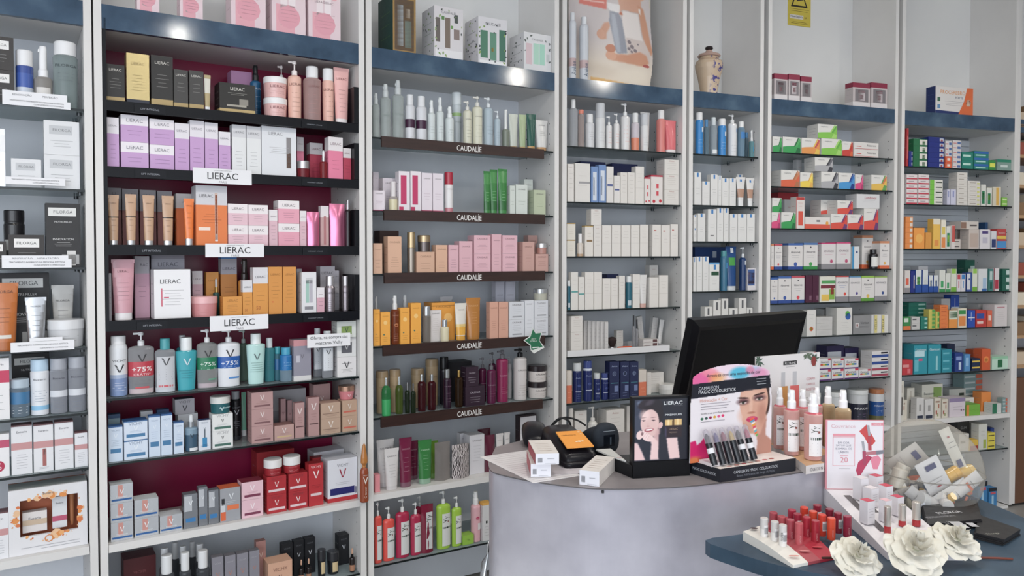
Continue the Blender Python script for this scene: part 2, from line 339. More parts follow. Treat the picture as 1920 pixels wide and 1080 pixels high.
# ------------------------------------------------------------------ goods: styles and builder
ST = {}
def sty(n, k, d, col, b=(), r=(), t=(), ln=None, **o): ST[n] = dict(k=k, d=d, col=col, b=b, r=r, t=t, ln=ln, **o)
NAME = dict(carton='carton', bottle='bottle', pump='pump_bottle', spray='spray_bottle', can='aerosol_can', jar='cream_jar', tube='squeeze_tube', dropper='dropper_bottle', cyl='cylindrical_carton', pouch='foil_pouch', tub='lidded_tub')
CAT = dict(carton='box', bottle='bottle', pump='bottle', spray='bottle', can='can', jar='jar', tube='tube', dropper='bottle', cyl='box', pouch='pouch', tub='tub')
def printing(mb, s, w, h, mp, hb, z0=0, nx=1):
    """decorate the front: s['r'] rects, s['t'] texts, s['ln'] fine lines; heights as fractions of hb above z0"""
    for (x0, x1, a, c, col) in s['r']: mb.panel(x0*w/2, x1*w/2, z0+a*hb, z0+c*hb, mp, M(col), .0003, nx=max(1, nx))
    for T in s['t']:
        tx, fz, fw, col = T[:4]; cx = T[4]*w/2 if len(T) > 4 else 0
        if tx.startswith('|'): mb.text(tx[1:], fw*hb, z0+fz*hb, mp, M(col), cx=cx, vert=True, hmax=w*.6)
        elif tx == 'V':
            q = fw*w/2; zc = z0+fz*hb; hv = q*1.15
            for sx in (-1, 1):
                P = [(cx+sx*q, zc+hv), (cx+sx*q*.62, zc+hv), (cx-sx*q*(.02 if sx > 0 else .12), zc-hv), (cx+sx*q*.18, zc-hv)]
                o = [(*mp(X, Z, .0008), Z) for X, Z in P]; mb.add(o, [(0, 1, 2, 3) if sx < 0 else (3, 2, 1, 0)], M(col))
        elif tx == 'O':
            zc = z0+fz*hb; q = fw*w/2; pts = [(cx+q*math.cos(a*PI/6), zc+q*math.sin(a*PI/6)) for a in range(12)]
            mb.add([(*mp(X, Z, .0005), Z) for X, Z in pts], [tuple(range(12))], M(col))
        else: mb.text(tx, fw*w, z0+fz*hb, mp, M(col), cx=cx, hmax=hb*.3)
    if s['ln']:
        a, c, n, col = s['ln']; rr = random.Random(n*7+int(h*1000))
        for i in range(n):
            z = z0+hb*(a+(c-a)*(i+.5)/n); q = w*(.18+.14*rr.random()); t_ = min(.0011, hb*.012); mb.panel(-q, q, z, z+t_, mp, M(col), .0005, nx=2 if nx > 1 else 1)
def make(kname, s, w, h, dp, loc, rz, tilt=0):
    k = s['k']; col = s['col']; ck = s.get('ck', 'g'); body = s.get('mat') or M(col, s.get('cm', '') if k in ('carton', 'cyl') else ck)
    def bandm(h0, hh):
        def f(z):
            q = (z-h0)/hh
            for (a, c, cc) in s['b']:
                if a <= q <= c: return M(cc, '' if k in ('carton', 'cyl') else 'g')
            return body
        return f
    if k == 'carton':
        mb = MB(); cuts = sorted({0, 1} | {a for a, c, _ in s['b']} | {c for a, c, _ in s['b']}); bm = bandm(0, h)
        top = M(s.get('top', col if not s['b'] or s['b'][-1][1] < 1 else s['b'][-1][2]))
        x, y = w/2, dp/2
        for a, c in zip(cuts, cuts[1:]):
            m = bm(h*(a+c)/2); v = [(-x, -y, a*h), (x, -y, a*h), (x, y, a*h), (-x, y, a*h), (-x, -y, c*h), (x, -y, c*h), (x, y, c*h), (-x, y, c*h)]
            mb.add(v, [(0, 1, 5, 4), (1, 2, 6, 5), (2, 3, 7, 6)], m); mb.add(v, [(3, 0, 4, 7)], M(s['flank']) if s.get('flank') else m)
        mb.add([(-x, -y, 0), (-x, y, 0), (x, y, 0), (x, -y, 0)], [(0, 1, 2, 3)], body); mb.add([(-x, -y, h), (x, -y, h), (x, y, h), (-x, y, h)], [(0, 1, 2, 3)], top)
        o = mb.build(kname, None, loc, rz); p = MB(); mp = flat(-y); printing(p, s, w, h, mp, h)
        # opening flap seam on the lid and print on the visible flank
        ms = M('8c8a88'); p.add([(-x*.96, -y+.0016, h+.0002), (x*.96, -y+.0016, h+.0002), (x*.96, -y+.0021, h+.0002), (-x*.96, -y+.0021, h+.0002)], [(0, 1, 2, 3)], ms)
        sd = s.get('side', s['ln'][3] if s['ln'] else '9a9a9a')
        for i in range(3 if h > .05 else 1):
            zz = h*(.3+.2*i); p.add([(-x-.0004, y*.6, zz), (-x-.0004, -y*.6, zz), (-x-.0004, -y*.6, zz+.0012), (-x-.0004, y*.6, zz+.0012)], [(0, 1, 2, 3)], M(sd))
        if s.get('pic'): s['pic'](p, w, h, -y)
        p.build('front_print', o); return o
    root = empty(NAME[k], loc, rz)
    a = w/2; sq = s.get('sq', 1); bb = a*sq
    rm = lambda x, z, e: ((a+e)*math.sin(max(-1.5, min(1.5, x/a*1.35))), -(bb+e)*math.cos(max(-1.5, min(1.5, x/a*1.35))))
    cap = M(s.get('cap', 'e8e8ea'), s.get('capk', 'g'))
    if k in ('bottle', 'pump', 'spray', 'dropper', 'can', 'jar', 'cyl', 'tub'):
        hb = {'bottle': .80, 'pump': .74, 'spray': .68, 'dropper': .62, 'can': .84, 'jar': .62, 'cyl': .84, 'tub': .86}[k]; hb = s.get('hb', hb)*h
        sh = {'bottle': .06, 'pump': .06, 'spray': .05, 'dropper': .05, 'can': .04, 'jar': .0, 'cyl': 0, 'tub': 0}[k]*h; sh = s.get('sh', sh/h)*h
        nr = s.get('nr', {'bottle': .5, 'pump': .36, 'spray': .5, 'dropper': .4, 'can': .8, 'jar': 1, 'cyl': 1, 'tub': 1}[k])
        bm = bandm(0, hb); r0 = s.get('r0', .94)
        zs = sorted({.02*h, hb-sh} | {q*hb for q in [x for b_ in s['b'] for x in b_[:2]] if .02*h < q*hb < hb-sh})
        prof = [(r0, 0), (1, .02*h)]
        prof = [(r0*.9, 0), (r0, .008*h)] + [(r0+(1-r0)*min(1, z/(hb*.5)), z) for z in zs]
        mb = MB(); mb.lathe(prof, bm, a, bb, cap1=(sh == 0))
        if sh: mb.lathe([(1, hb-sh), (.93, hb-sh*.5), ((nr+.93)/2, hb-sh*.12), (nr, hb)], bm, a, bb, cap0=False)
        if s.get('in'):    # liquid seen in clear bottle
            mb.lathe([(.86, .01*h), (.88, s.get('fill', .7)*hb)], M(s['in'], 't'), a, bb)
        mb.build('body', root)
        nn = min(a, bb)
        if k == 'bottle' or k == 'can' or k == 'tub':
            cr = s.get('cr', {'bottle': .62, 'can': .82, 'tub': 1.04}[k]); MB().lathe([(cr*.97, hb-.001), (cr, hb+.01*h), (cr, h*.985), (cr*.93, h)], cap, nn if k == 'bottle' and sq < 1 else a, nn if k == 'bottle' and sq < 1 else bb).build('cap' if k != 'tub' else 'lid', root)
        elif k in ('jar', 'cyl'):
            MB().lathe([(1.03, hb), (1.03, h*.97), (.97, h)], cap, a, bb).build('lid', root)
        elif k == 'pump':
            m = MB().lathe([(.42, hb), (.42, hb+.07*h), (.3, hb+.085*h)], cap, nn).lathe([(.12, hb+.08*h), (.12, h*.95)], cap, nn, n=10).lathe([(.3, h*.945), (.34, h*.975), (.26, h)], cap, nn, n=14)
            m.box(-nn*.95, 0, -nn*.11, nn*.11, h*.96, h*.99, cap); m.build('pump_head', root)
        elif k == 'spray':
            m = MB().lathe([(.56, hb), (.56, hb+.1*h), (.44, hb+.13*h), (.42, h*.96), (.36, h)], cap, nn, n=16); m.lathe([(.1, 0), (.1, .01)], cap, nn, n=8, cy=-nn*.4) if 0 else None
            m.box(-nn*.52, -nn*.3, -nn*.12, nn*.12, h*.9, h*.95, cap); m.build('spray_head', root)
        elif k == 'dropper':
            MB().lathe([(.46, hb), (.46, hb+.14*h)], M(s.get('coll', 'b8b8ba'), 'm'), nn, n=14).lathe([(.3, hb+.14*h), (.34, h*.85), (.3, h*.97), (.12, h)], cap, nn, n=14).build('dropper_cap', root)
        if s['r'] or s['t'] or s['ln']:
            p = MB(); printing(p, s, w, h, rm, hb-sh, nx=8); p.build('label', root)
    elif k == 'tube':
        hc = s.get('hc', .13)*h; mb = MB(); n = 20; rows = 6; wt = s.get('wt', 1); wb = s.get('wb', .78)
        def ab(z):
            q = (z-hc)/(h-hc); return a*(wb+(wt-wb)*q), max(.0015, a*.64*(1-q**1.6)*wb)
        bm = bandm(0, h)
        zz = sorted({hc+(h-hc)*i/rows for i in range(rows+1)} | {q*h for q in [x for b_ in s['b'] for x in b_[:2]] if hc < q*h < h})
        for z0, z1 in zip(zz, zz[1:]):
            (a0, b0), (a1, b1) = ab(z0), ab(z1)
            v = [(a0*math.cos(2*PI*i/n), b0*math.sin(2*PI*i/n), z0) for i in range(n)]+[(a1*math.cos(2*PI*i/n), b1*math.sin(2*PI*i/n), z1) for i in range(n)]
            mb.add(v, [(i, (i+1) % n, n+(i+1) % n, n+i) for i in range(n)], bm((z0+z1)/2), True)
        mb.box(-a*wt, a*wt, -.0014, .0014, h-.012, h, bm(h*.99)); mb.build('body', root)
        MB().lathe([(wb*.92, 0), (wb*.96, hc*.1), (wb*.96, hc+.001)], cap, a, a*.64).build('cap', root)
        def tm(x, z, e): A_, B_ = ab(max(hc, min(h, z))); q = max(-.97, min(.97, x/A_)); return x, -(B_+e+.0002)*math.sqrt(1-q*q)-.0004
        if s['r'] or s['t'] or s['ln']:
            p = MB(); printing(p, s, w*.8, h, tm, h-hc, z0=hc, nx=6); p.build('label', root)
    elif k == 'pouch':
        mb = MB(); nx, nz = 8, 10; rr = random.Random(int(w*9999)); v = []; f = []
        for side in (-1, 1):
            o = len(v)
            for j in range(nz+1):
                for i in range(nx+1):
                    X = -a+w*i/nx; Z = h*j/nz; e = math.sin(PI*i/nx)*min(1, 3*(1-j/nz)+.05); v.append((X, side*(a*.42*e+.001+rr.uniform(-.0012, .0012)*e), Z))
            f += [(o+j*(nx+1)+i, o+j*(nx+1)+i+1, o+(j+1)*(nx+1)+i+1, o+(j+1)*(nx+1)+i) for j in range(nz) for i in range(nx)]
        mb.add(v, f, body, True); mb.build('body', root)
        if s['r'] or s['t'] or s['ln']:
            p = MB(); printing(p, s, w*.8, h, flat(-a*.44), h); p.build('label', root)
    return root
ORD = ['first', 'second', 'third', 'fourth', 'fifth', 'sixth', 'seventh', 'eighth', 'ninth', 'tenth', 'eleventh', 'twelfth', 'thirteenth', 'fourteenth']
REC = []
GAP = .0006
def put(bk, si, rows):
    """bay, shelf index (0 = top of valance), rows: 'style x0 x1 ytop [opts]'; opts n stack, m columns, d front depth, p depth, ^ stands on previous"""
    b = B[bk]; z0 = ZTOP if si == 0 else SZ[bk][si-1]; prev = None; Q = []
    zmax = CEIL-.05 if si == 0 else (ZV-VH[bk]-.004 if si == 1 else SZ[bk][si-2]-.03 if SH[bk][si-2][0] == 'w' else SZ[bk][si-2]-.009)
    for ln in rows.strip().split('\n'):
        f = ln.split()
        if not f: continue
        up = f[0][0] == '^'; sn = f[0].lstrip('^'); s = ST[sn]; x0, x1, yt = map(float, f[1:4]); o = dict(n=1, p=None)
        o['d'] = .02 if bk in (4, 5, 6, 7) else .03
        for q in f[4:]: o[q[0]] = float(q[1:])
        if up and prev: base, d = prev['zb']+prev['h']*prev['n'], (o['d'] if any(q[0] == 'd' for q in f[4:]) else prev['d'])
        else: base, d = z0+.0006, o['d']
        n = int(o['n']); xc = (x0+x1)/2
        if s['k'] in ('carton', 'tube', 'pouch'):
            w = hit(b, x1, 478, d)[0]-hit(b, x0, 478, d)[0]-2*GAP
            dp = (min(o['p'] or s.get('p') or max(.03, min(.085, w*.8)), D-.014-d)) if s['k'] == 'carton' else w*(.64 if s['k'] == 'tube' else .46)
            sc = (hit(b, x1, 478, d)[0]+hit(b, x0, 478, d)[0])/2
        else:
            w = (x1-x0)/F*hit(b, xc, 478, d)[2]; w = (x1-x0)/F*hit(b, xc, 478, d+w/2)[2]-2*GAP
            if s.get('sq', 1) < .9: w *= 1.04
            dp = w*s.get('sq', 1); sc = hit(b, xc, 478, d+dp/2)[0]
        w = max(w, .008)
        ms = .0135 if bk == 2 and 1 <= si <= 4 else .002; mr_ = (.0215 if bk == 2 and 1 <= si <= 4 else .002)
        if sc-w/2 < ms: dl_ = ms-(sc-w/2); w -= dl_ if w > .035 else 0; sc += dl_/2 if w > .035 else dl_
        if sc+w/2 > b.L-mr_: dl_ = sc+w/2-(b.L-mr_); w -= dl_ if w > .035 else 0; sc -= dl_/2 if w > .035 else dl_
        tt = d if s['k'] == 'carton' else d+dp/2
        h = (min(hit(b, xc, yt, tt)[1], zmax)-base)/n
        if h < .006: print('BAD', bk, si, ln, h); continue
        prev = dict(sn=sn, s=s, sc=sc, w=w, dp=dp, d=d, zb=base, h=h, n=n, up=up, on=prev if up else None); Q.append(prev)
    RT = dict(jar=1.03, cyl=1.03, tub=1.04)
    for _ in range(12):
        mv = False
        for i, A_ in enumerate(Q):
            for B_ in Q[i+1:]:
                if A_['zb']+A_['h']*A_['n'] <= B_['zb']+.001 or B_['zb']+B_['h']*B_['n'] <= A_['zb']+.001: continue
                wa, wb = A_['w']*RT.get(A_['s']['k'], 1), B_['w']*RT.get(B_['s']['k'], 1)
                ov = (wa+wb)/2-abs(A_['sc']-B_['sc'])
                if ov <= .0002: continue
                da, db = A_['dp']*RT.get(A_['s']['k'], 1), B_['dp']*RT.get(B_['s']['k'], 1)
                tv = min(A_['d']+da, B_['d']+db)-max(A_['d'], B_['d'])
                if tv <= .0002: continue
                mv = True; L_, R_ = (A_, B_) if A_['sc'] < B_['sc'] else (B_, A_)
                if ov < .3*min(wa, wb) and abs(A_['d']-B_['d']) < .035:
                    for X_, sg in ((L_, -1), (R_, 1)): X_['w'] -= ov*.5; X_['sc'] += sg*ov*.26
                    continue
                f_, r_ = (A_, B_) if A_['d'] <= B_['d'] else (B_, A_)
                if f_['s']['k'] == 'carton' and r_['d']-f_['d'] > .02: f_['dp'] = r_['d']-f_['d']-.001
                else:
                    nd = f_['d']+f_['dp']*RT.get(f_['s']['k'], 1)+.001
                    if nd+r_['dp'] > D-.012:
                        if r_['s']['k'] == 'carton' and D-.012-nd > .012: r_['dp'] = D-.012-nd; r_['d'] = nd
                        elif f_['s']['k'] == 'carton': f_['dp'] *= .7
                        else: r_['w'] *= .85; r_['dp'] *= .85 if r_['s']['k'] != 'carton' else 1; f_['w'] *= .97; f_['dp'] *= .97
                    else: r_['d'] = nd
        if not mv: break
    for q in Q:
        if q['on']: q['zb'] = q['on']['zb']+q['on']['h']*q['on']['n']+.0002
        for i in range(q['n']):
            loc = W_(b, q['sc'], q['d']+q['dp']/2, q['zb']+q['h']*i)
            ob = make({1: 'cosmetic_carton', 2: 'cosmetic_carton', 3: 'skincare_carton', 4: 'lotion_carton', 5: 'lotion_carton', 6: 'supplement_carton', 7: 'medicine_carton'}[bk], q['s'], q['w'], q['h']-.0006, q['dp'], loc, b.rz)
            REC.append(dict(o=ob, s=q['s'], bay=bk, sh=si, x=q['sc'], d=q['d'], lev=i, n=q['n'], up=q['up'], kd=q['s']['k'], zb=q['zb']+q['h']*i))
SHN = {0: 'on the blue valance'}
def shelf_name(bk, si):
    if si == 0: return 'atop the blue valance'
    return {1: 'top', 2: 'second', 3: 'third', 4: 'fourth', 5: 'fifth', 6: 'sixth', 7: 'seventh', 8: 'eighth', 9: 'ninth'}[si]+' shelf'
def label_goods():
    from collections import defaultdict
    G = defaultdict(list)
    for r in REC:
        lv = ''
        if r['n'] > 1: lv = 'stack bottom' if r['lev'] == 0 else 'stack top' if r['lev'] == r['n']-1 else ORD[r['lev']]+' up its stack'
        elif r['up']: lv = 'on another'
        r['lv'] = lv; r['bk'] = r['d'] > .09; G[(r['bay'], r['sh'], r['s']['d'], lv, r['bk'])].append(r)
    for (bk, si, d, lv, back), L in G.items():
        L.sort(key=lambda r: (round(r['x'], 3), r['zb']))
        for i, r in enumerate(L):
            t = d
            if len(L) > 1: t = ('leftmost ' if i == 0 else 'rightmost ' if i == len(L)-1 else ORD[i]+' ')+d
            if back: t = 'rear '+t
            if lv: t += ', '+lv
            t += ', '+shelf_name(bk, si)+', '+DPH[bk]+' bay'
            r['o']['label'] = t; r['o']['category'] = CAT[r['kd']]
            same = [q for q in REC if q['bay'] == bk and q['sh'] == si and q['s'] is r['s']]
            if len(same) > 1: r['o']['group'] = d+'s on '+(shelf_name(bk, si) if si else 'the valance')+' of the '+DPH[bk]+' bay'
# ------------------------------------------------------------------ styles
K = '3a3a3e'; GR = '9a9a9e'; LG = 'b5b5b8'
LI = lambda z, c=K, w=.72: ('LIERAC', z, w, c)
CA = lambda z, c='6a6468', w=.62: ('CAUDALÍE', z, w, c)
def leafs(n_, cols, seed):
    def f(p, w, h, y, dp=None):
        rr = random.Random(seed)
        for i in range(n_):
            sd = i % 2; a = rr.uniform(-.46, .46); z = rr.uniform(.06, .94); r_ = rr.uniform(.004, .008); an = rr.uniform(0, 3)
            if not sd and abs(a) < .36 and .12 < z < .8: a = math.copysign(.45, a)
            c = M(rr.choice(cols)); L = [(r_*math.cos(k*PI/3)*.55, r_*math.sin(k*PI/3)) for k in range(6)]
            L = [(u*math.cos(an)-v*math.sin(an), u*math.sin(an)+v*math.cos(an)) for u, v in L]
            if sd: p.add([(-w/2-.0006, -a*(-2*y)*.9-u, z*h+v) for u, v in L], [tuple(range(6))], c)
            else: p.add([(max(-w*.49, min(w*.49, a*w+u)), y-.0009, z*h+v) for u, v in L], [tuple(range(6))], c)
    return f
ZEB = bpy.data.materials.new('zebra_print'); ZEB.use_nodes = True; _n = ZEB.node_tree; _w = _n.nodes.new('ShaderNodeTexWave'); _w.inputs['Scale'].default_value = 45; _w.inputs['Distortion'].default_value = 9; _w.inputs['Detail'].default_value = 1
_c = _n.nodes.new('ShaderNodeTexCoord'); _r = _n.nodes.new('ShaderNodeValToRGB'); _r.color_ramp.elements[0].position = .45; _r.color_ramp.elements[0].color = (.03, .02, .02, 1); _r.color_ramp.elements[1].position = .52; _r.color_ramp.elements[1].color = (.6, .55, .55, 1)
_n.links.new(_c.outputs['Object'], _w.inputs['Vector']); _n.links.new(_w.outputs['Fac'], _r.inputs[0]); _n.links.new(_r.outputs[0], _n.nodes['Principled BSDF'].inputs['Base Color'])
# far-left bay
sty('f_dark', 'carton', 'charcoal carton with white name panel', '34302f', r=[(-.7, .7, .62, .88, 'e8e6e4')], t=[('FILORGA', .75, .55, '6a6a6a')], ln=(.2, .5, 3, '8a8888'))
sty('f_tall', 'carton', 'tall charcoal carton with splash picture', '2b2a2c', r=[(-.85, .75, .8, .93, 'dcdcda'), (-.1, .9, .05, .2, 'a8a8a8'), (.2, .7, .03, .26, 'd4d2d0')], t=[('FILORGA', .865, .55, '55555a'), ('NUTRI-FILLER', .71, .5, 'd0d0d0'), ('INNOVATION', .44, .6, 'd8d8d8')], ln=(.32, .4, 3, 'b8b8b8'))
sty('f_white', 'carton', 'pearl white carton with grey name panel', 'dcdde0', r=[(-.7, .6, .6, .86, 'c2c4c8')], t=[('FILORGA', .73, .5, '7a7c80')], ln=(.2, .45, 3, '96989c'))
sty('f_blue', 'bottle', 'blue lotion bottle with white cap', 'c3cbd8', b=[(.45, .8, '3f5fb0'), (.8, 1, '35509c')], cr=.97, nr=.9, hb=.72, sh=.02)
sty('f_foam', 'spray', 'clear foaming cleanser bottle with white pump', 'b9b4ae', ck='t', cap='eeeef0', hb=.5, r=[(-.6, .6, .3, .7, 'd8d4d0')])
sty('f_clear', 'bottle', 'tall clear lotion bottle with white cap', 'a3b2b2', ck='t', cr=.9, nr=.7, hb=.8, sh=.03, t=[('FILORGA', .82, .7, '3c4448')], ln=(.5, .7, 3, '5c6468'))
sty('f_silver', 'carton', 'silver foil carton', 'c8cacf', r=[(-1, 1, .6, .9, 'f0f0f2')], ln=(.2, .5, 3, '909298'), cm='m')
sty('f_smalldark', 'bottle', 'small black bottle with silver band', '2a292c', cap='28272a', cr=.97, nr=.95, r=[(-.8, .8, .4, .65, 'a8a8a8')])
sty('f_orange', 'tube', 'large orange sun cream tube', 'c0691f', r=[(-.6, .6, .06, .12, 'd8d4cc')], t=[('FILORGA', .85, .8, '6a3a14')], ln=(.3, .6, 4, '8a4c18'), cap='b5621c')
sty('f_silvtube', 'tube', 'shiny silver cream tube', 'b4b6ba', ck='m', t=[('FILORGA', .8, .6, '3c3c40')], ln=(.2, .65, 4, '55555a'), cap='c4c6ca', capk='m')
sty('f_wtube', 'tube', 'off-white cream tube', 'cbc9c5', t=[('FILORGA', .7, .75, '4c4c4e')], ln=(.1, .55, 5, '6c6c6e'), cap='d0cecb')
sty('f_jar', 'jar', 'wide white body cream jar', 'c9cacd', cap='dcdde0', hb=.66, ln=(.3, .7, 3, '8c8e92'))
EU = lambda z: ('Eucerin', z, .5, '4a4a58')
sty('e_red', 'carton', 'white carton with crimson stripe', 'e6e4e6', b=[(.6, .8, 'c8305a')], t=[EU(.9)], ln=(.1, .45, 3, GR))
sty('e_badge', 'carton', 'white carton with round crimson badge', 'e6e4e6', b=[(.68, .86, 'c0486c')], t=[('O', .25, .6, 'b8204a'), ('%', .25, .3, 'e8d8dc')])
sty('e_pink', 'carton', 'tall white carton with dusty pink band', 'dfdfe3', b=[(.5, .64, 'c78f90'), (.97, 1, '6a4448')], t=[EU(.86), ('O', .795, .02, 'a03040')], ln=(.1, .42, 6, 'a8a8b0'), top='6e4a50')
sty('e_pinkpic', 'carton', 'tall white carton with dusty pink dropper picture', 'dfdfe3', b=[(.5, .64, 'c78f90'), (.97, 1, '6a4448')], r=[(-.1, .3, .12, .48, 'a8605c'), (0, .2, .35, .5, 'd8d0d0')], t=[EU(.86)], ln=(.05, .1, 2, 'a8a8b0'), top='6e4a50')
sty('e_bluejar', 'bottle', 'squat clear bottle with steel-blue label', '8fa3b4', ck='t', b=[(.45, .85, '3f7aa8')], cap='aebfcd', cr=.95, nr=.9, hb=.78, sh=.03, ln=(.1, .4, 3, 'dfe6ea'))
sty('e_white', 'bottle', 'white lotion bottle with pale blue cap', 'dfe2e8', b=[(.12, .22, '8cc4e8')], cap='b6d2e8', cr=.95, nr=.9, hb=.8, sh=.03, t=[EU(.84)], ln=(.3, .6, 5, '7a90a8'))
sty('e_clear', 'bottle', 'clear micellar bottle with silver-grey cap', 'b8bcc6', ck='t', cap='a4a8b2', cr=.95, nr=.9, hb=.8, sh=.03, t=[EU(.84)], r=[(-.9, .9, .4, .55, 'd2d5dc')], ln=(.1, .35, 4, '6c7484'))
# raspberry bay
sty('l_gift', 'carton', 'pink and white body-care gift carton', 'e6cdd3', r=[(-.75, .35, .02, .5, 'e8a4b0'), (-.5, -.1, .15, .85, 'efdfe2'), (0, .4, .15, .85, 'f0e2e5')], t=[('O', .3, .68, 'e59cab'), ('LIERAC', .7, .3, '8a6a72', -.3), ('LIERAC', .7, .3, '8a6a72', .25), ('O', .82, .2, 'e8a8b4', .6)], ln=(.2, .5, 5, 'b08890'))
sty('l_blk', 'carton', 'black carton with gold base band', '2a2827', b=[(0, .15, 'b59a62')], t=[LI(.86, 'd0ccc4', .66)], ln=(.35, .66, 4, '8c8a86'))
sty('l_blk2', 'carton', 'slate grey carton with gold base band', '42403f', b=[(0, .15, 'b59a62')], t=[LI(.86, 'd0ccc4', .7)], ln=(.4, .7, 3, '8c8a86'))
sty('l_gold', 'carton', 'shiny gold carton with navy base', 'cdb77a', b=[(0, .1, '2c3040')], t=[LI(.8, '8a7440', .6)], ln=(.25, .6, 6, '94804c'), top='d8c68e', cm='m')
sty('l_bwide', 'carton', 'wide black carton with gold-lidded jar picture', '242220', b=[(0, .16, 'c0a468')], r=[(.1, .6, .3, .5, '8f8a80'), (-.6, .5, .24, .3, 'a8a294')], t=[LI(.82, 'd8d4cc', .4)], ln=(.6, .7, 2, '9a9890'))
sty('l_goldtube', 'tube', 'small gold and white cream tube', 'b7a376', b=[(.5, .9, 'd8d4c8')])
sty('l_lilbox', 'carton', 'plain lilac carton', 'c088b4')
sty('l_bluebot', 'spray', 'deep blue bottle with black sprayer', '1d5c86', cap='16181c', hb=.72, b=[(0, .3, '174a6c')], t=[('LIERAC', .85, .8, 'b8c8d8')], ln=(.2, .7, 4, '90b0c8'))
sty('l_pjar', 'jar', 'peach pink body jar with white lid', 'e8b5b1', cap='efecec', hb=.7, t=[('LIERAC', .75, .5, '9a6060')], ln=(.2, .6, 3, 'b07878'))
sty('l_pbot', 'pump', 'peach pink pump bottle', 'ecb9a6', cap='eee4e2', hb=.76, t=[LI(.85, '8a5a50', .85)], ln=(.15, .7, 5, 'a8766a'))
sty('l_pclear', 'bottle', 'pink-tinted toner bottle with white cap', 'd6b2ae', ck='t', cr=.66, t=[LI(.85, '8a5a58', .5)], ln=(.15, .7, 5, 'a87a76'))
sty('l_pbot2', 'bottle', 'peach bottle with tall white cap', 'edb7a6', cr=.92, nr=.9, hb=.78, sh=.02, t=[LI(.8, '8a5a50', .85)], ln=(.1, .7, 5, 'a8766a'))
sty('l_ptube', 'tube', 'pale pink body lotion tube', 'efb4b0', t=[LI(.78, 'a06464', .8)], ln=(.1, .6, 6, 'b07874'), cap='f0e8e8', hc=.1)
sty('l_lil', 'carton', 'lilac carton with white top third', 'c79ccf', b=[(.68, 1, 'e4dfe6')], t=[LI(.84, '7c7884')], ln=(.15, .5, 4, '8f6c9c'))
sty('l_lil2', 'carton', 'small lilac-fronted carton with white top', 'c79ccf', b=[(.62, 1, 'ece6ec')], t=[LI(.8, '7c7884', .6)], ln=(.2, .48, 2, '8f6c9c'))
sty('l_wht', 'carton', 'slim white serum carton', 'e2e3e4', b=[(.75, 1, 'd4d4d8')], t=[LI(.85, '8a8a90', .75)], ln=(.15, .5, 5, 'a4a4a8'))
sty('l_whtpic', 'carton', 'wide white serum carton with dropper picture', 'dfe1e6', r=[(.42, .7, .18, .8, '8a8688'), (.45, .67, .18, .48, '8a6048')], t=[('LIERAC', .86, .4, '8a8a90', -.2)], ln=(.45, .6, 4, 'a4a4a8'))
sty('l_red', 'carton', 'crimson carton with white top', 'b83150', b=[(.7, 1, 'dcd4d6')], t=[LI(.84, '7a4a54', .7)], ln=(.2, .5, 3, '8a2038'))
sty('l_pnk', 'carton', 'bright pink carton with white top', 'e87a9c', b=[(.68, 1, 'e2dcde')], t=[LI(.84, '8a7078', .75)], ln=(.2, .5, 3, 'b45474'))
sty('l_redjar', 'jar', 'small red glass jar with silver lid', '9c2a38', ck='t', cap='b8b4b6', capk='m', hb=.55)
sty('l_reddrop', 'dropper', 'small red dropper bottle', 'a83038', ck='t', cap='ececee', coll='c8c8ca')
sty('l_browncar', 'carton', 'tall brown-pink carton with grey top', '7c4a48', b=[(.62, 1, '8f8b90')], t=[('|LIERAC', .8, .25, '5c5a60')])
sty('l_fdn', 'tube', 'beige foundation tube with silver cap', 'c69e7d', cap='c8c8ca', capk='m', t=[LI(.82, '6e5240', .6)], ln=(.15, .5, 3, '8a6850'), b=[(.55, .57, '2a2420')], hc=.1)
sty('l_otube', 'tube', 'bright orange sun-care tube with silver cap', 'f07a1c', cap='cfcfd2', capk='m', t=[('LIERAC', .82, .7, 'a04c10')], ln=(.2, .7, 4, 'b85a14'), hc=.15)
sty('l_obox', 'carton', 'orange and white carton behind the orange tube', 'dd6c24', b=[(.72, 1, 'cfc9c8')], t=[LI(.84, '7a7478', .4)])
sty('l_obig', 'carton', 'large orange carton with grey top and ampoule picture', 'e8792c', b=[(.68, 1, 'cfced4')], r=[(.2, .38, .1, .88, 'd0b0a0'), (.22, .36, .2, .85, 'b85420'), (.2, .38, .08, .2, 'e0e0e0'), (-.85, -.1, .26, .31, 'f2dccc')], t=[('LIERAC', .83, .45, '5a585e', -.35), ], ln=(.36, .55, 4, '9a4c18'))
sty('l_pw', 'carton', 'squat blush pink carton with white top', 'e4bcc8', b=[(.56, 1, 'ece4e6')], t=[LI(.78, '7e747a', .6)], ln=(.15, .5, 3, 'a88490'))
sty('l_pw2', 'carton', 'rose pink carton with white top', 'e8a0b4', b=[(.64, 1, 'ece4e6')], t=[LI(.8, '7e747a', .6)], ln=(.2, .5, 3, 'b07084'))
sty('l_pwt', 'carton', 'slim pale pink carton', 'dcb4c0', b=[(.7, 1, 'e4dee0')], t=[LI(.82, '8e7c84', .8)], ln=(.15, .6, 5, 'a88490'))
sty('l_pouch', 'pouch', 'shiny pink foil pouch', 'e07ca4', ck='m')
sty('l_tubbox', 'carton', 'slim carton with rose-gold tube picture', 'c49c9c', b=[(.72, 1, 'e0d8da')], r=[(-.3, .3, .05, .75, 'b47478')])
sty('l_blkbot', 'bottle', 'slim black bottle with silver cap', '23191d', cap='a8a4a6', capk='m', cr=.6)
sty('l_ptube2', 'tube', 'large dusty pink body tube with white cap', 'd39aa6', cap='eae4e6', t=[LI(.78, '7e565f', .6)], ln=(.2, .6, 5, '94707a'), hc=.12)
sty('l_gthin', 'carton', 'thin grey folding carton', 'a09da4', ln=(.3, .8, 4, '7a767c'))
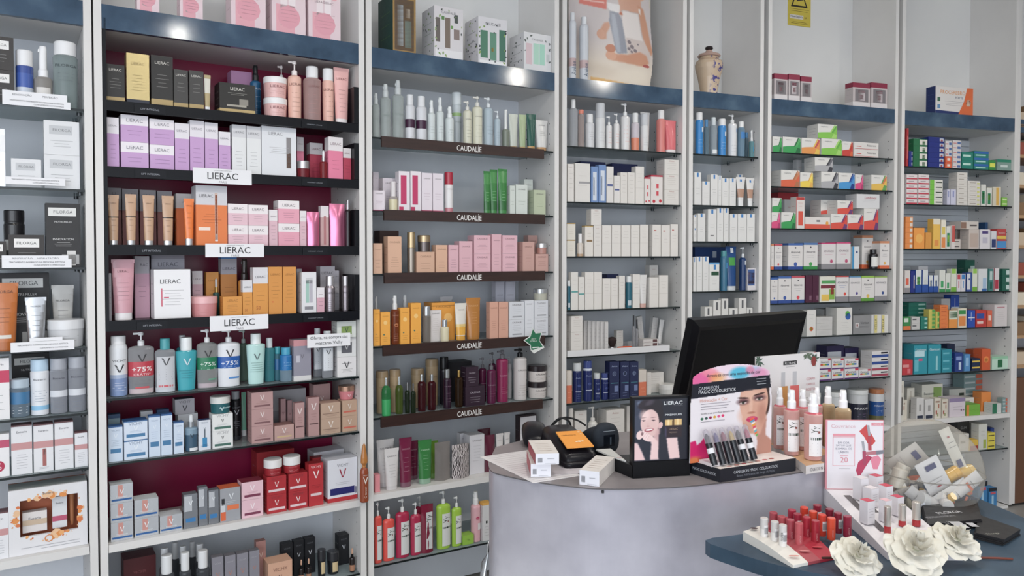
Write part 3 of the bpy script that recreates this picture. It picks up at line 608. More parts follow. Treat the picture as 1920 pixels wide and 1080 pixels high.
sty('l_pbig', 'carton', 'tall mauve carton with grey top', 'cf9db2', b=[(.72, 1, 'aaa5ad')], t=[('RAC', .86, .55, '5e5a62', .3)], ln=(.3, .55, 3, '8a6878'))
sty('l_gbig', 'carton', 'grey carton behind the white carton', 'a5a4b0', t=[LI(.85, '5c5c66', .6)], b=[(.94, 1, '8c8a96')])
sty('l_wbig', 'carton', 'white carton with a thin red vertical line', 'ecebee', r=[(-.62, -.56, .25, .62, 'd0345c'), (-.48, -.2, .42, .44, 'd0345c')], t=[('LIERAC', .76, .56, '4a4a50', -.12)], ln=(.25, .6, 6, '9a989e'))
sty('l_pjar2', 'jar', 'rose pink body cream jar', 'd58b8e', cap='e8aeb0', hb=.66, ln=(.3, .6, 2, 'a86468'))
sty('l_amb', 'carton', 'amber orange sun-care carton', 'dc922c', t=[LI(.8, 'a86c1c', .6)], ln=(.2, .6, 5, 'a86c1c'))
sty('l_amb2', 'carton', 'tall amber orange carton with red dot', 'd98f2e', t=[LI(.84, 'a86c1c', .7), ('O', .26, .09, 'd83a1c', -.4)], ln=(.3, .7, 5, 'a86c1c'))
sty('l_ambw', 'carton', 'amber carton with white top third', 'dc922c', b=[(.66, 1, 'd8d6da')], t=[LI(.8, '6c6a72', .7), ('50', .15, .3, 'a8501c', -.3)], ln=(.25, .55, 3, 'a86c1c'), top='d05a28')
sty('l_ambg', 'carton', 'tall amber carton with grey top and blue lid', 'c77f2c', b=[(.7, .97, 'a4a2ac'), (.97, 1, '3f7fc4')], t=[LI(.8, '5c5a64', .8)], ln=(.2, .5, 4, '9a6018'))
sty('l_ambbot', 'spray', 'amber bottle with gold collar', 'd68a2a', cap='3b3230', hb=.62)
sty('l_drop2', 'dropper', 'small dark teal dropper bottle', '23514e', cap='d8d8da', coll='c09a4c')
sty('l_picw', 'carton', 'white carton with mint double-bottle picture', 'e0dfe3', r=[(-.45, .0, .25, .8, '9cc4b8'), (.05, .5, .25, .8, 'b8b4c0'), (-.45, .5, .72, .86, 'c8c8cc'), (-.6, .6, .08, .16, '8a8890')])
sty('l_psm', 'carton', 'small pink and white carton', 'd8a4b4', b=[(.6, 1, 'e4dee2')], ln=(.2, .8, 4, '8a6874'))
sty('l_silbot', 'bottle', 'metallic silver serum bottle', '9c9298', ck='m', cap='c8c4c8', capk='m', cr=.85, nr=.8, hb=.72, t=[('LIERAC', .8, .8, '3a3438')], ln=(.1, .6, 6, '4a4448'))
sty('l_gw', 'carton', 'slim grey-white carton', 'bcb6bc', t=[LI(.85, '5e5a60', .8)], ln=(.3, .6, 4, '8a868c'))
VI = lambda z, c=K: ('VICHY', z, .6, c)
V = lambda z, w, c=K: ('V', z, w, c)
sty('v_therm', 'can', 'tall white thermal water can, blue lower half', 'dcdfe4', b=[(0, .35, '7d94c0'), (.35, .42, 'a4b4d0')], t=[V(.58, .4), VI(.74)], ln=(.1, .3, 4, 'dfe4ee'), hb=.86, sh=.06)
sty('v_pred', 'pump', 'clear pump bottle with red offer band', 'b5b6ba', ck='t', sq=.62, cap='e8e8ea', b=[(.38, .68, 'c03848'), (.02, .12, 'c8b4b8')], t=[V(.82, .26), ('+75%', .57, .6, 'f0e8e8'), ('GRÁTIS*', .46, .5, 'f0c8cc')], ln=(.2, .35, 2, '6a6a70'), r=[(-.4, .4, .14, .18, 'd04a54')], hb=.78)
sty('v_teal', 'bottle', 'clear micellar bottle with teal cap', 'b7bcc2', ck='t', sq=.6, cap='3f9fa8', cr=.8, b=[(0, .12, 'c8ccd4')], r=[(-.6, .6, .14, .19, 'd05a64'), (-.75, .75, .1, .9, 'c4c6cc')], t=[V(.78, .32)], ln=(.3, .6, 5, '6a6a74'))
sty('v_tq', 'bottle', 'turquoise toner bottle with white cap', '2fa6b4', sq=.6, cap='e4e8ea', cr=.9, r0=.8, t=[V(.75, .28, 'c8dce4')], ln=(.3, .55, 4, '1c7c88'), hb=.76, sh=.03)
sty('v_pgrn', 'pump', 'clear pump bottle with green offer band', 'b3b6b6', ck='t', sq=.62, cap='e8e8ea', b=[(.42, .68, '1c7a54'), (.02, .12, 'b8a8b0')], t=[V(.82, .3), ('+75%', .58, .6, 'dfeee6')], ln=(.44, .5, 2, 'a8d8c0'), r=[(0, .7, .2, .24, '5c9a80')], hb=.78)
sty('v_pblu', 'pump', 'white pump bottle with royal blue offer band', 'dcdee4', sq=.62, cap='eaeaec', b=[(.42, .68, '1f5cae')], t=[V(.82, .28), ('+75%', .58, .6, 'e4ecf4')], ln=(.44, .5, 2, 'a8c8e8'), r=[(-.1, .7, .2, .24, '4a8cd0')], hb=.78)
sty('v_pg2', 'pump', 'sage green clear pump bottle', '8fb09c', ck='t', cap='b8c4c0')
sty('v_mint', 'bottle', 'mint green cleanser bottle with white cap', 'b5dcd8', sq=.6, cap='e4ecec', cr=.88, r0=.8, t=[V(.72, .26, '5c6c70')], ln=(.3, .58, 5, '5c8480'), hb=.8, sh=.03)
sty('v_tq2', 'bottle', 'teal cleanser bottle with white cap', '4da8b2', ck='t', sq=.7, cap='dfe6e8', cr=.85, hb=.78, ln=(.4, .7, 4, '2a6c78'))
sty('v_sm', 'bottle', 'small clear blue bottle with teal cap', '5aa0b4', ck='t', cap='2f9aa8', cr=.85, b=[(.4, .8, '2a6aa0')], hb=.8)
sty('v_blu', 'bottle', 'small two-tone blue make-up remover bottle', '9ab8cc', ck='t', b=[(.42, 1, '1873b4')], cap='38a0c4', cr=.75, hb=.8, ln=(.5, .8, 3, '8cc0e0'))
sty('v_disp', 'carton', 'grey mirrored display box with pink flap', '8f8d9c', b=[(.85, 1, 'c88a90'), (0, .12, 'd2d0d0')], r=[(-.7, -.3, .45, .62, 'bdbcc8')], t=[V(.6, .2, '6a6874')])
sty('v_ctube', 'bottle', 'slender clear bottle with white top', 'b0b4bc', ck='t', sq=.6, cap='c8ccd0', cr=.88, hb=.86, r0=.8, r=[(-.6, .6, .2, .8, 'd0d4da')], t=[V(.7, .28)], ln=(.25, .55, 5, '8a8c94'))
sty('v_mask', 'carton', 'white face-mask carton with jar picture', 'd8d8d8', r=[(-.55, .55, .2, .75, '5c5c64')], t=[V(.5, .2, 'd0d0d0')], b=[(.9, 1, 'b8b8bc')])
sty('v_maskg', 'carton', 'white face-mask carton with green picture', 'd4d8d2', r=[(-.55, .55, .2, .7, '7f9a4c')], t=[V(.48, .2, '3c5c44')])
sty('v_maskw', 'carton', 'white carton with dark V emblem', 'dedbdc', t=[V(.6, .28)], ln=(.2, .4, 3, '7a7478'), r=[(-.5, .5, .66, .69, '8a868a')])
sty('v_bw', 'carton', 'pale blue-white carton with blue label strip', 'c8d6e8', b=[(.96, 1, '2c5c94')], r=[(-.75, .75, .24, .36, '3f7aa8')], t=[VI(.87, '8a9cb4'), V(.72, .3, 'dde6f0')], ln=(.42, .62, 4, '9cb0c8'), top='2c5c94')
sty('v_bws', 'carton', 'squat pale blue-white carton', 'd0dcec', b=[(.94, 1, '4a74a4')], r=[(-.8, .8, .15, .32, '3f7aa8')], t=[VI(.85, '8a9cb4'), V(.6, .18, 'e6edf4')], ln=(.38, .5, 2, '9cb0c8'), top='2c5c94')
sty('v_bt', 'carton', 'dull teal-grey carton', '7f98a4', b=[(.9, 1, '2c4c74')], t=[VI(.66, '4c6474'), V(.3, .3, '3c4c58')], top='2c4c74')
sty('v_gv', 'carton', 'grey carton with black V emblem', 'a8a4aa', t=[VI(.8, '6a666c'), V(.4, .26)], top='3c4a5c')
sty('v_gvl', 'carton', 'light grey carton under the emblem carton', 'c8c8cc', ln=(.5, .8, 2, '8a8a90'))
sty('v_drop', 'dropper', 'blue-black serum bottle with white tester', '3c5c74', b=[(.7, 1, '7c98ac')], cap='d8dce0', coll='b0b4b8', hb=.66, r=[(-.3, .8, .03, .17, 'dfe2e6')], t=[V(.72, .25, '22303c')])
sty('v_pic', 'carton', 'white carton with blue dropper picture', 'd4d9e2', r=[(-.4, .4, .1, .42, '2a86b8'), (-.12, .12, .42, .7, '5c6874')], t=[VI(.92, '7c8ca0'), V(.72, .2, '5c6874')], ln=(.12, .2, 2, '184c74'), top='24406c')
sty('v_wg', 'carton', 'white carton with green label strip', 'dedfde', r=[(-.8, .8, .12, .26, '3f6c60')], t=[V(.62, .14), VI(.9, 'a0a0a4')], ln=(.32, .42, 2, 'a8a8ac'))
sty('v_tjar', 'jar', 'dark teal cream jar with white lid', '1c6068', cap='d5d6d2', hb=.6, t=[V(.5, .16, 'c4dcdc')], r=[(-.2, .9, .5, .62, '8cb4b8')])
sty('v_bcan', 'can', 'black shaving can with grey cap', '1b1c20', cap='90949a', b=[(.0, .1, '2c2e34')], t=[V(.72, .36, 'b8bcc4'), VI(.84, '7a7e86')], ln=(.3, .5, 4, '6c7078'), cr=.75)
sty('v_mtube', 'tube', 'mint green foil tube behind the cartons', '7fc0a4', wt=.7)
sty('v_pb', 'carton', 'pinkish bronze carton with pale V', 'b58e8c', t=[V(.68, .2, 'e4d8d6')], r=[(-.75, .75, .14, .24, '7c5458')], ln=(.3, .48, 2, '8f6868'), top='8f6264')
sty('v_pby', 'carton', 'pinkish bronze carton with gold strip', 'b8938c', t=[V(.64, .22, 'e4d8d6')], r=[(-.75, .75, .18, .28, 'c8ac7c')], ln=(.34, .48, 2, '8f6868'), top='946a66')
sty('v_be', 'carton', 'beige carton with pale V', 'b89a84', t=[V(.62, .26, 'e4d8d0')], r=[(-.85, .85, .28, .33, '8a6c5c')], ln=(.1, .24, 2, '8f7464'), top='c09a88')
sty('v_ber', 'carton', 'beige carton with coral strip', 'b9987f', t=[V(.62, .26, 'e4d8d0')], r=[(-.85, .85, .22, .32, 'c8604c')], top='c09a88')
sty('v_pbt', 'carton', 'tall slim pinkish bronze carton', 'b18a88', t=[V(.76, .52, 'e4d8d6')], r=[(-.8, .8, .3, .33, '5c3c40')], ln=(.4, .6, 3, '8f6868'), top='8f6264')
sty('v_pthin', 'carton', 'thin bronze-edged folding carton', 'a07c7e', t=[V(.6, .4, '70484c')])
sty('v_gtray', 'carton', 'grey lidded tray box behind', '8f8c92', b=[(.5, 1, 'a9a7ac')])
sty('v_pjar', 'jar', 'rose pink cream jar with gold lid', 'd47c84', cap='b88c74', capk='m', hb=.62, r0=.8, t=[V(.5, .14, 'f0d8dc')])
sty('v_sil', 'carton', 'mirror silver carton with blue strip', 'cdd1d6', r=[(-.9, .9, .12, .22, '1f5c9c'), (-.35, .1, .3, .95, 'c88a80')], t=[V(.62, .2, 'e8ecf0')], ck='m', ln=(.28, .36, 2, 'e0e4e8'), top='d0d4d8', cm='m')
sty('v_silt', 'carton', 'tall silver foil carton with blue tag', '90959c', r=[(-.7, .7, .18, .3, '2a78b4'), (-.9, .2, .5, .95, 'b4b8be')], t=[V(.74, .3, 'e8ecf0')], top='686c74', cm='m')
sty('v_gor', 'carton', 'grey carton with orange dropper picture', '9a9ca2', r=[(-.95, -.45, .04, .3, 'd85c20'), (-.9, -.5, .3, .55, 'c8ccd0'), (-.85, -.55, .5, .7, '26282c'), (-.3, .85, .34, .48, 'e07038')], t=[('V', .75, .24, 'dfe2e6', .1)], ln=(.52, .62, 2, 'c4c8cc'), top='d8602c')
sty('v_pkw', 'carton', 'blush pink carton with plum strip', 'e2b9c4', r=[(-.75, .75, .14, .28, '7c3450')], t=[V(.64, .22, 'f4e8ec')], ln=(.34, .44, 2, 'b88898'), top='7c2438')
sty('v_redc', 'carton', 'red carton with white strip', 'b01a26', r=[(-.85, .85, .16, .29, 'dcc4c8')], t=[VI(.85, '8a2c34'), V(.56, .22, 'f0dcdc')], top='98141e')
sty('v_redt', 'carton', 'tall red carton with white V', 'b8202a', r=[(-.75, .75, .24, .3, 'dcc4c8')], t=[('VICHY', .92, .7, 'e8c8c8'), V(.74, .42, 'f4e4e4')], ln=(.4, .5, 3, '8a1018'), top='8c141c')
sty('v_redb', 'carton', 'plain red carton seen behind', 'a01822', top='b42430')
sty('v_redjar', 'jar', 'red glass jar with white lid', 'a01e2a', cap='e2e0e0', hb=.5, sh=.14, nr=.85, ck='g', t=[('VICHY', .5, .5, 'c86c70')])
sty('v_wred', 'carton', 'large white carton with crimson V and blue strip', 'd7d8e0', b=[(0, .1, 'b81c28')], r=[(-.85, .8, .16, .32, '23246c'), (.86, .93, .14, .3, '3c3c60')], t=[('VICHY', .85, .38, '6a6a74'), ('V', .66, .24, 'a01c3c')], ln=(.38, .46, 2, '9a9aa4'), top='cbccd6')
sty('v_wb', 'carton', 'white carton laid behind the large one', 'd4d2d8', ln=(.4, .8, 2, 'b0707c'))
sty('v_clearw', 'bottle', 'clear bottle with round white cap', '5c6066', ck='t', cap='dcdee0', cr=.72, hb=.7)
sty('v_gpk', 'carton', 'slate grey carton with copper V', '84828c', t=[VI(.86, 'a8a6b0'), V(.62, .36, 'b47868')], ln=(.2, .4, 3, '6a6872'), top='6c6a72')
sty('v_brn', 'carton', 'copper pink slim carton', 'b07c74', t=[V(.7, .4, 'e0c4b8')])
sty('v_bk', 'carton', 'black carton with white V', '1a1b20', t=[V(.6, .34, 'c8ccd4'), VI(.86, '6c6e74')], top='26272c')
sty('v_bge', 'carton', 'peach beige make-up carton with dark V', 'd2a184', t=[VI(.75, '8a5c4c'), V(.48, .14, '5c2c2c')], b=[(0, .06, 'c07c5c')])
sty('v_bfd', 'dropper', 'slim black foundation bottle with beige tip', '241c1c', cap='cfa184', coll='1c1c1e', b=[(.1, .5, 'b07c5c')])
sty('v_bjar', 'jar', 'black round powder jar', '1c1d20', cap='2a2b30', r=[(-.3, .5, .2, .9, 'd0b888')])
sty('v_rdark', 'carton', 'dark red wide carton', '5c1a20', t=[('VICHY', .7, .4, '90484c')])
# brown-railed bay
sty('c_giftg', 'carton', 'dark green leafy gift carton with window', '10433c', r=[(-1, 1, 0, 1, 'a07c3c'), (-.85, .85, .05, .9, '7f6c62'), (-.6, -.1, .12, .8, 'c2ccd2'), (.05, .6, .1, .55, '8fa49a'), (.1, .5, .6, .75, 'd0c0ac'), (-1, 1, .93, 1, 'b8924c')], side='5c8a34', top='0e3a34', p=.2)
sty('c_gift1', 'carton', 'white leaf-print gift carton with brown bottles', 'd7d3d6', r=[(-.9, -.6, .32, .78, '6c6460'), (-.25, .1, .22, .8, '7c6c60'), (.35, .75, .4, .6, '8a7a74'), (-.9, .95, .02, .18, 'e4e2e4'), (.4, .65, .72, .88, '4c5450'), (-.5, -.3, .75, .82, '5c8a4c'), (.15, .3, .6, .66, '6a9a54')], t=[('CAUDALÍE', .9, .5, '7c7c80')], side='5c8a4c', pic=leafs(34, ['7ca04c', '4c5450', '8aa860'], 3))
sty('c_gift2', 'carton', 'white leaf-print gift carton with green tubes', 'd8d6da', r=[(-.85, -.35, .15, .72, '4a8068'), (-.2, .25, .12, .7, '5c9078'), (.45, .9, .12, .78, '3f7460'), (-.9, .9, .03, .1, 'ecebec'), (-.1, .05, .3, .38, 'c8a43c')], t=[('CAUDALÍE', .88, .55, '7c7c80'), ('O', .8, .06, '7ca04c', -.6), ('O', .7, .05, '3c4448', .1)], side='3c4c48', pic=leafs(40, ['3c4448', '8aa84c', '2c343c'], 5))
sty('c_gift3', 'carton', 'low white gift carton with pastel tubes', 'dadadc', r=[(-.85, -.4, .18, .72, 'd6bcc2'), (-.3, .1, .2, .74, 'a8d4c0'), (.15, .55, .2, .74, '9cd0bc'), (.65, .9, .3, .5, 'c4c8c8')], t=[('CAUDALÍE', .84, .42, '8a8c90')], side='5c6460', pic=leafs(22, ['6c7474', '5c6460'], 6))
sty('c_mist', 'spray', 'clear mist bottle with silver neck', 'c4ccca', ck='t', cap='c0c6c8', capk='g', hb=.76, t=[('CAUDALÍE', .6, .6, '7c8a84')])
sty('c_foam', 'can', 'white foaming cleanser with plum band', 'd2d3d8', cap='dcdde0', b=[(.36, .6, '43203c')], nr=.6, cr=.68, hb=.78, sh=.06)
sty('c_wsp', 'spray', 'small white mist bottle', 'ccd4d4', cap='dfe3e4', hb=.7, ln=(.3, .6, 3, '8c9898'))
sty('c_wbig', 'can', 'large pale foam bottle with green mark', 'c4cdd2', cap='d2dade', b=[(.72, .8, '9cc07c')], cr=.98, nr=.95, hb=.78, sh=.02, t=[('CAUDALÍE', .6, .6, '7c8a8c')])
sty('c_crm', 'pump', 'cream body-lotion pump bottle', 'd4d2bc', cap='dad8d0', hb=.8, t=[CA(.8)], ln=(.2, .6, 4, '9c9a84'))
sty('c_pblu', 'pump', 'pale blue-grey pump bottle', 'a8b8c2', cap='d4dade', hb=.8, ln=(.3, .6, 3, '7c8c98'))
sty('c_dgrn', 'bottle', 'olive-grey bottle with long white cap', '7a8274', cap='dfe0de', cr=.4, hb=.5)
sty('c_gtube', 'tube', 'sage green tube with gold cap', 'a3b48a', cap='c49a5c', hc=.08)
sty('c_ltube', 'tube', 'pale grey-green tube', 'c3c8bc', cap='b89a6c', hc=.08)
sty('c_dtube', 'tube', 'dark green tube with gold cap', '22584c', cap='c49a5c', hc=.12)
sty('c_wtube', 'tube', 'white hand cream tube with gold cap', 'd6d4d0', cap='c2925c', t=[CA(.82)], ln=(.4, .6, 3, '8c8c88'), hc=.13)
sty('c_vw', 'carton', 'white carton with magenta base stripe', 'e0d6de', b=[(0, .05, 'c04070')], t=[CA(.86)], ln=(.3, .5, 3, 'b49cac'))
sty('c_vws', 'carton', 'small white carton with magenta band', 'dcd2da', b=[(.2, .5, 'b83c64')], t=[CA(.85)])
sty('c_vpic', 'carton', 'white carton with raspberry tube picture', 'e4dce2', r=[(-.65, .4, .18, .9, 'c42a62'), (-.95, -.15, .0, .12, 'c02a5c')], t=[])
sty('c_fdn', 'bottle', 'frosted serum bottle with creamy base', 'cfc6c0', ck='t', cap='d8d2d2', b=[(0, .8, 'd8cfa8')], cr=.6, hb=.5)
sty('c_wred', 'can', 'white can with crimson cap', 'dfdcdc', cap='b01c38', b=[(0, .18, 'c87c88')], cr=.98, nr=.95, hb=.7, sh=.01, t=[CA(.85)])
sty('c_green', 'tube', 'leaf green gel tube', '35803c', b=[(.7, .95, '468f4a'), (.1, .3, '2c6c34')], cap='3c8a44', hc=.08, wb=.9, ln=(.2, .5, 4, '8cc490'))
sty('c_gw', 'carton', 'pale green-white carton', 'ccd3cc', t=[CA(.85)], ln=(.3, .5, 2, '98a498'))
sty('c_pg', 'carton', 'pale sage carton', 'b4bea0', t=[CA(.85)], ln=(.3, .5, 2, '8a9878'))
sty('c_be', 'carton', 'tall beige peach carton', 'd9ab8d', t=[CA(.85, 'a07c64', .75)], ln=(.15, .45, 5, 'a8806a'), top='5c3a30')
sty('c_brnb', 'carton', 'dark brown carton side-on', '472a24', top='4c2c26')
sty('c_bes', 'carton', 'low beige peach carton', 'd4a88c', t=[CA(.8, 'a07c64', .6)], ln=(.15, .5, 3, 'a8806a'), top='5a3a30')
sty('c_gbot', 'bottle', 'slim pewter bottle with gold cap', '8f8478', ck='m', cap='b49c74', capk='m', cr=.98, nr=.9, hb=.62, sh=.01)
sty('c_gjar', 'jar', 'dark jar with champagne gold lid', '6c6260', ck='m', cap='b59d78', capk='m', hb=.6)
sty('c_pk', 'carton', 'rose pink carton', 'dcacb6', t=[CA(.84, '8c6872')], ln=(.15, .5, 4, 'a87c88'), top='9c6878')
sty('c_pks', 'carton', 'small rose pink carton', 'dfafba', t=[CA(.82, '8c6872')], ln=(.2, .5, 4, 'a87c88'))
sty('c_bp', 'carton', 'muted rose-beige carton', 'c69a90', t=[CA(.84, '8c645c')], ln=(.3, .6, 3, '9c7068'))
sty('c_sjar', 'jar', 'small rose jar with silver lid', 'b48074', cap='c8c8c8', capk='m', hb=.6)
sty('c_yel', 'carton', 'golden yellow sun-care carton', 'eda31c', t=[CA(.88, 'a87018'), ('O', .68, .42, 'f4c46c'), ('O', .32, .16, '2c6c64', -.3)], ln=(.1, .26, 3, 'b87c14'))
sty('c_yelb', 'carton', 'large golden yellow sun-care box', 'e99c1c', t=[CA(.9, 'a87018'), ('O', .6, .35, 'f4bc60', .4)], r=[(-1, 1, .9, .93, 'c07c18')], ln=(.1, .3, 3, 'b87c14'))
sty('c_asp', 'spray', 'amber sun-oil bottle with white spray top', '9c4a22', ck='t', cap='dadada', hb=.72, t=[CA(.9, 'd8a080', .8), ('O', .6, .4, 'b46c3c')], ln=(.1, .35, 4, 'd89c80'))
sty('c_clr', 'bottle', 'clear toner bottle with silver cap', '9c948c', ck='t', cap='b8bcc0', capk='m', cr=.88, nr=.8, hb=.74, sh=.02)
sty('c_wc', 'carton', 'white carton leaning on yellow box', 'd9d2d0', t=[CA(.9)], ln=(.2, .75, 9, 'b4a8a4'))
sty('c_sdrop', 'bottle', 'tiny cream serum bottle with silver cap', 'd8ceac', cap='b0b4b8', capk='m', cr=.6, hb=.68)
sty('c_ytube', 'tube', 'white and yellow sun-cream tube', 'dcd6cc', b=[(.14, .36, 'e8a81c'), (.36, .44, 'e6c878')], cap='e0a020', t=[CA(.8)], ln=(.2, .36, 3, 'b88414'), hc=.12)
sty('c_wt', 'tube', 'white tube behind the yellow box', 'c9c9cd')
sty('c_atube', 'tube', 'translucent amber shower gel tube', 'b5741f', ck='g', cap='b07428', t=[CA(.8, 'e0b070', .8)], ln=(.3, .65, 5, 'd8a060'), hc=.08, wb=.88)
sty('c_pe', 'carton', 'peach carton', 'd59f88', t=[CA(.84, 'a4705c', .8)], ln=(.2, .5, 5, 'a87462'), top='b07c68')
sty('c_ws', 'carton', 'square white carton with silver strip', 'd2d4da', r=[(-.6, .7, .12, .2, '9c9ea4')], t=[CA(.85)], ln=(.3, .7, 4, 'acaeb4'))
sty('c_wt2', 'carton', 'tall white carton with plain front', 'd6d8de', t=[CA(.9)], ln=(.2, .5, 3, 'acaeb4'))
sty('c_wb', 'carton', 'pale lilac-white carton on the stack', 'c8c8d6', t=[CA(.75)])
sty('c_cjar', 'jar', 'round cream jar with silver lid', 'b5b4a4', cap='b4b6b8', capk='m', hb=.6)
sty('c_tan', 'cyl', 'tan cardboard perfume cylinder', 'a58c68', cap='9c8462', t=[CA(.75, '6c5840')])
sty('c_gbt', 'bottle', 'green shower-fragrance bottle', '2f8f50', ck='t', cap='b8bcbc', capk='m', cr=.3, nr=.25, hb=.8, sh=.2, b=[(0, .55, '28a058')])
sty('c_ybt', 'bottle', 'olive green fragrance bottle', '5c7028', ck='t', cap='b8bcbc', capk='m', cr=.34, nr=.3, hb=.78, sh=.16)
sty('c_dbt', 'bottle', 'small dark green fragrance bottle', '2a3a24', ck='t', cap='8a8c8c', capk='m', cr=.34, nr=.3, hb=.75, sh=.1)
sty('c_rbt', 'bottle', 'dark red fragrance bottle', '521c24', ck='t', cap='b8bcbc', capk='m', cr=.34, nr=.3, hb=.82, sh=.1)
sty('c_tag', 'carton', 'beige swing-tag tester card', 'b5917c', ln=(.2, .8, 3, '8a6c58'))
sty('c_pbt', 'bottle', 'plum black bottle with silver cap', '2c1428', cap='a8aaac', capk='m', cr=.62, hb=.78, t=[CA(.8, '8c6c84', .8)], ln=(.2, .6, 4, '6c4c64'))
sty('c_kbt', 'bottle', 'black-capped tall bottle in shadow', '201c28', cap='17171b', cr=.95, nr=.9, hb=.75)
sty('c_obt', 'bottle', 'dark amber oil bottle with gold neck', '3f2a18', ck='t', cap='b08c44', capk='m', cr=.35, nr=.3, hb=.82)
sty('c_pc', 'carton', 'aubergine carton with white lettering', '2f1a2c', t=[('CAUDALÍE', .7, .5, 'c4b8c4')], ln=(.15, .5, 3, 'a498a4'), top='281a2a')
sty('c_pbk', 'carton', 'big black carton behind the aubergine ones', '1c1a20', top='222026')
sty('c_mag', 'pump', 'magenta shower-oil pump bottle', '8c1f50', ck='g', cap='6c6a70', hb=.84, sh=.05, t=[('CAUDALÍE', .66, .7, 'c890a8')], ln=(.2, .4, 4, 'b4607c'))
sty('c_dmag', 'pump', 'dark plum pump bottle', '5c1a40', ck='g', cap='6c6a70', hb=.76, t=[CA(.6, 'b08ca4', .8)], ln=(.2, .45, 3, '8a4c70'))
sty('c_wpb', 'pump', 'white body-milk pump bottle with black pump', 'd2ccca', cap='18181c', hb=.84, t=[('CAUDALÍE', .76, .7, '4a4448', .1)], ln=(.1, .4, 5, '9c9490'))
sty('c_wp', 'pump', 'white pump bottle behind', 'c4c2c4', cap='b4b4b8', hb=.84)
sty('c_kjar', 'jar', 'cream body-butter jar with black lid', 'd4ccc8', cap='2a2226', hb=.66, t=[('CAUDALÍE', .75, .5, '4a4448')], ln=(.2, .5, 3, '7c7474'))
sty('c_wtb', 'tube', 'white hand and nail cream tube', 'd3cfce', cap='cac6c6', t=[CA(.8, '6c6a70', .8)], ln=(.2, .6, 5, 'a09c9c'), hc=.1)
sty('c_mtb', 'tube', 'wine red shower gel tube', '741c40', cap='7c5464', t=[CA(.75, 'c89cac', .8)], ln=(.2, .6, 4, 'b07c90'), hc=.1, wb=.88)
sty('c_gtb', 'tube', 'green shower gel tube', '2f7c3a', cap='8aac94', t=[CA(.75, 'b4d4b4', .75)], ln=(.2, .65, 5, '8cbc90'), hc=.12, wb=.88)
sty('c_ltb', 'tube', 'lime green shower gel tube', '6c9c1e', cap='7cac4c', wb=.88)
sty('c_pkb', 'carton', 'small salmon pink box at the shelf end', 'e48c94')
sty('c_zeb', 'pouch', 'zebra-print cosmetics pouch', 'cfc8c8', mat=ZEB)
sty('c_clp', 'pouch', 'clear travel pouch with tubes inside', 'a39c98', ck='t')
sty('c_wcs', 'carton', 'white carton in a clear stand', 'cfcdd2', t=[CA(.86)], ln=(.3, .75, 6, 'a8a6ac'))
sty('c_magp', 'pouch', 'wine red foil sample pouch', '5e1c34', ck='g')
sty('c_dkc', 'carton', 'dark carton with white front panel', '2e2024', r=[(-.9, .95, .02, .97, 'd0cdd0')], t=[CA(.75)], ln=(.2, .3, 2, '8a8a90'))
sty('c_blk', 'carton', 'black angular box', '1a1b1f')
KL = [('Y', .76, .5, '3c3a34')]
def klp(col): return dict(sq=.6, cap='dcdedc', r=[(-.3, .8, .08, .86, 'd2d4d2'), (-.25, .75, .5, .54, '26382e')], t=[('|Yy', .72, .16, '3a3c34', .2), ('O', .66, .09, '8c3c34', .35)], ln=None, hb=.78)
sty('k_org', 'pump', 'coral red shower gel pump bottle', 'e0483c', **klp(0))
sty('k_mag', 'pump', 'raspberry shower gel pump bottle', 'b01c48', **klp(0))
sty('k_grn', 'pump', 'lime green shower gel pump bottle', '9ac426', **klp(0))
sty('k_dmg', 'pouch', 'dark raspberry refill pouch', '7c1434', ck='g', r=[(-.4, .9, .08, .85, 'c8c8c8'), (-.35, .85, .5, .54, '26382e')], t=[('|Yy', .72, .16, '3a3c34', .3)])
sty('k_soap', 'carton', 'small lime green soap box', '8cbc2c', t=[('Yy', .5, .2, '3c5c24')])
sty('k_pnk', 'spray', 'pale pink body mist bottle', 'dca8b0', cap='e2e2e2', hb=.74, t=[('O', .7, .3, 'c03c64')], r=[(0, .8, .36, .55, 'dcd8d8')])
sty('k_yw', 'carton', 'white carton with yellow lid', 'cfcfd0', top='e0a83c', b=[(.93, 1, 'dca43c')], r=[(-.2, .2, .45, .52, '2c3430')], ln=(.1, .4, 4, '9c9c9c'))
# cream carton bay
sty('a_can', 'can', 'tall white thermal-water spray can', 'c9cdd4', cap='d6d9de', b=[(.22, .36, 'c4a8a8')], nr=.7, cr=.6, hb=.88, sh=.05, t=[('|Avène', .2, .25, '4c5c74')])
sty('a_big', 'bottle', 'large clear cleanser bottle with white cap', 'c6c8cc', ck='t', cap='dfe0e0', cr=.5, hb=.82)
sty('a_clo', 'bottle', 'clear bottle with coral collar', 'c5b4ae', ck='t', cap='dc7c64', cr=.85, hb=.9)
sty('a_sw', 'bottle', 'small white lotion bottle', 'd2d2d4', ck='g', cap='e2e2e2', cr=.72, hb=.75, ln=(.3, .7, 4, '9c9ca0'))
sty('a_wc', 'can', 'plain white foam can', 'd8d8d8', cap='c6c8cc', cr=.95, nr=.9, hb=.68, ln=(.2, .6, 4, 'b0b0b4'))
sty('a_pm', 'pump', 'white pump bottle with coral print', 'dddbda', cap='e4e4e4', hb=.74, ln=(.2, .8, 5, 'dc8c7c'), t=[])
sty('a_op', 'bottle', 'two-phase bottle with coral lower half', 'c5bcc4', ck='g', b=[(0, .45, 'dd8260')], cap='e0e0e0', cr=.7, hb=.75)
sty('a_wt', 'tube', 'white cream tube', 'd8d6d4', cap='d0a498', ln=(.2, .7, 5, 'b4aeac'))
sty('a_cb', 'bottle', 'coral pink lotion bottle with white cap', 'db7c74', ck='g', cap='e4e2e2', cr=.7, hb=.8, sh=.05, r=[(.3, .8, .2, .8, 'b8505c')])
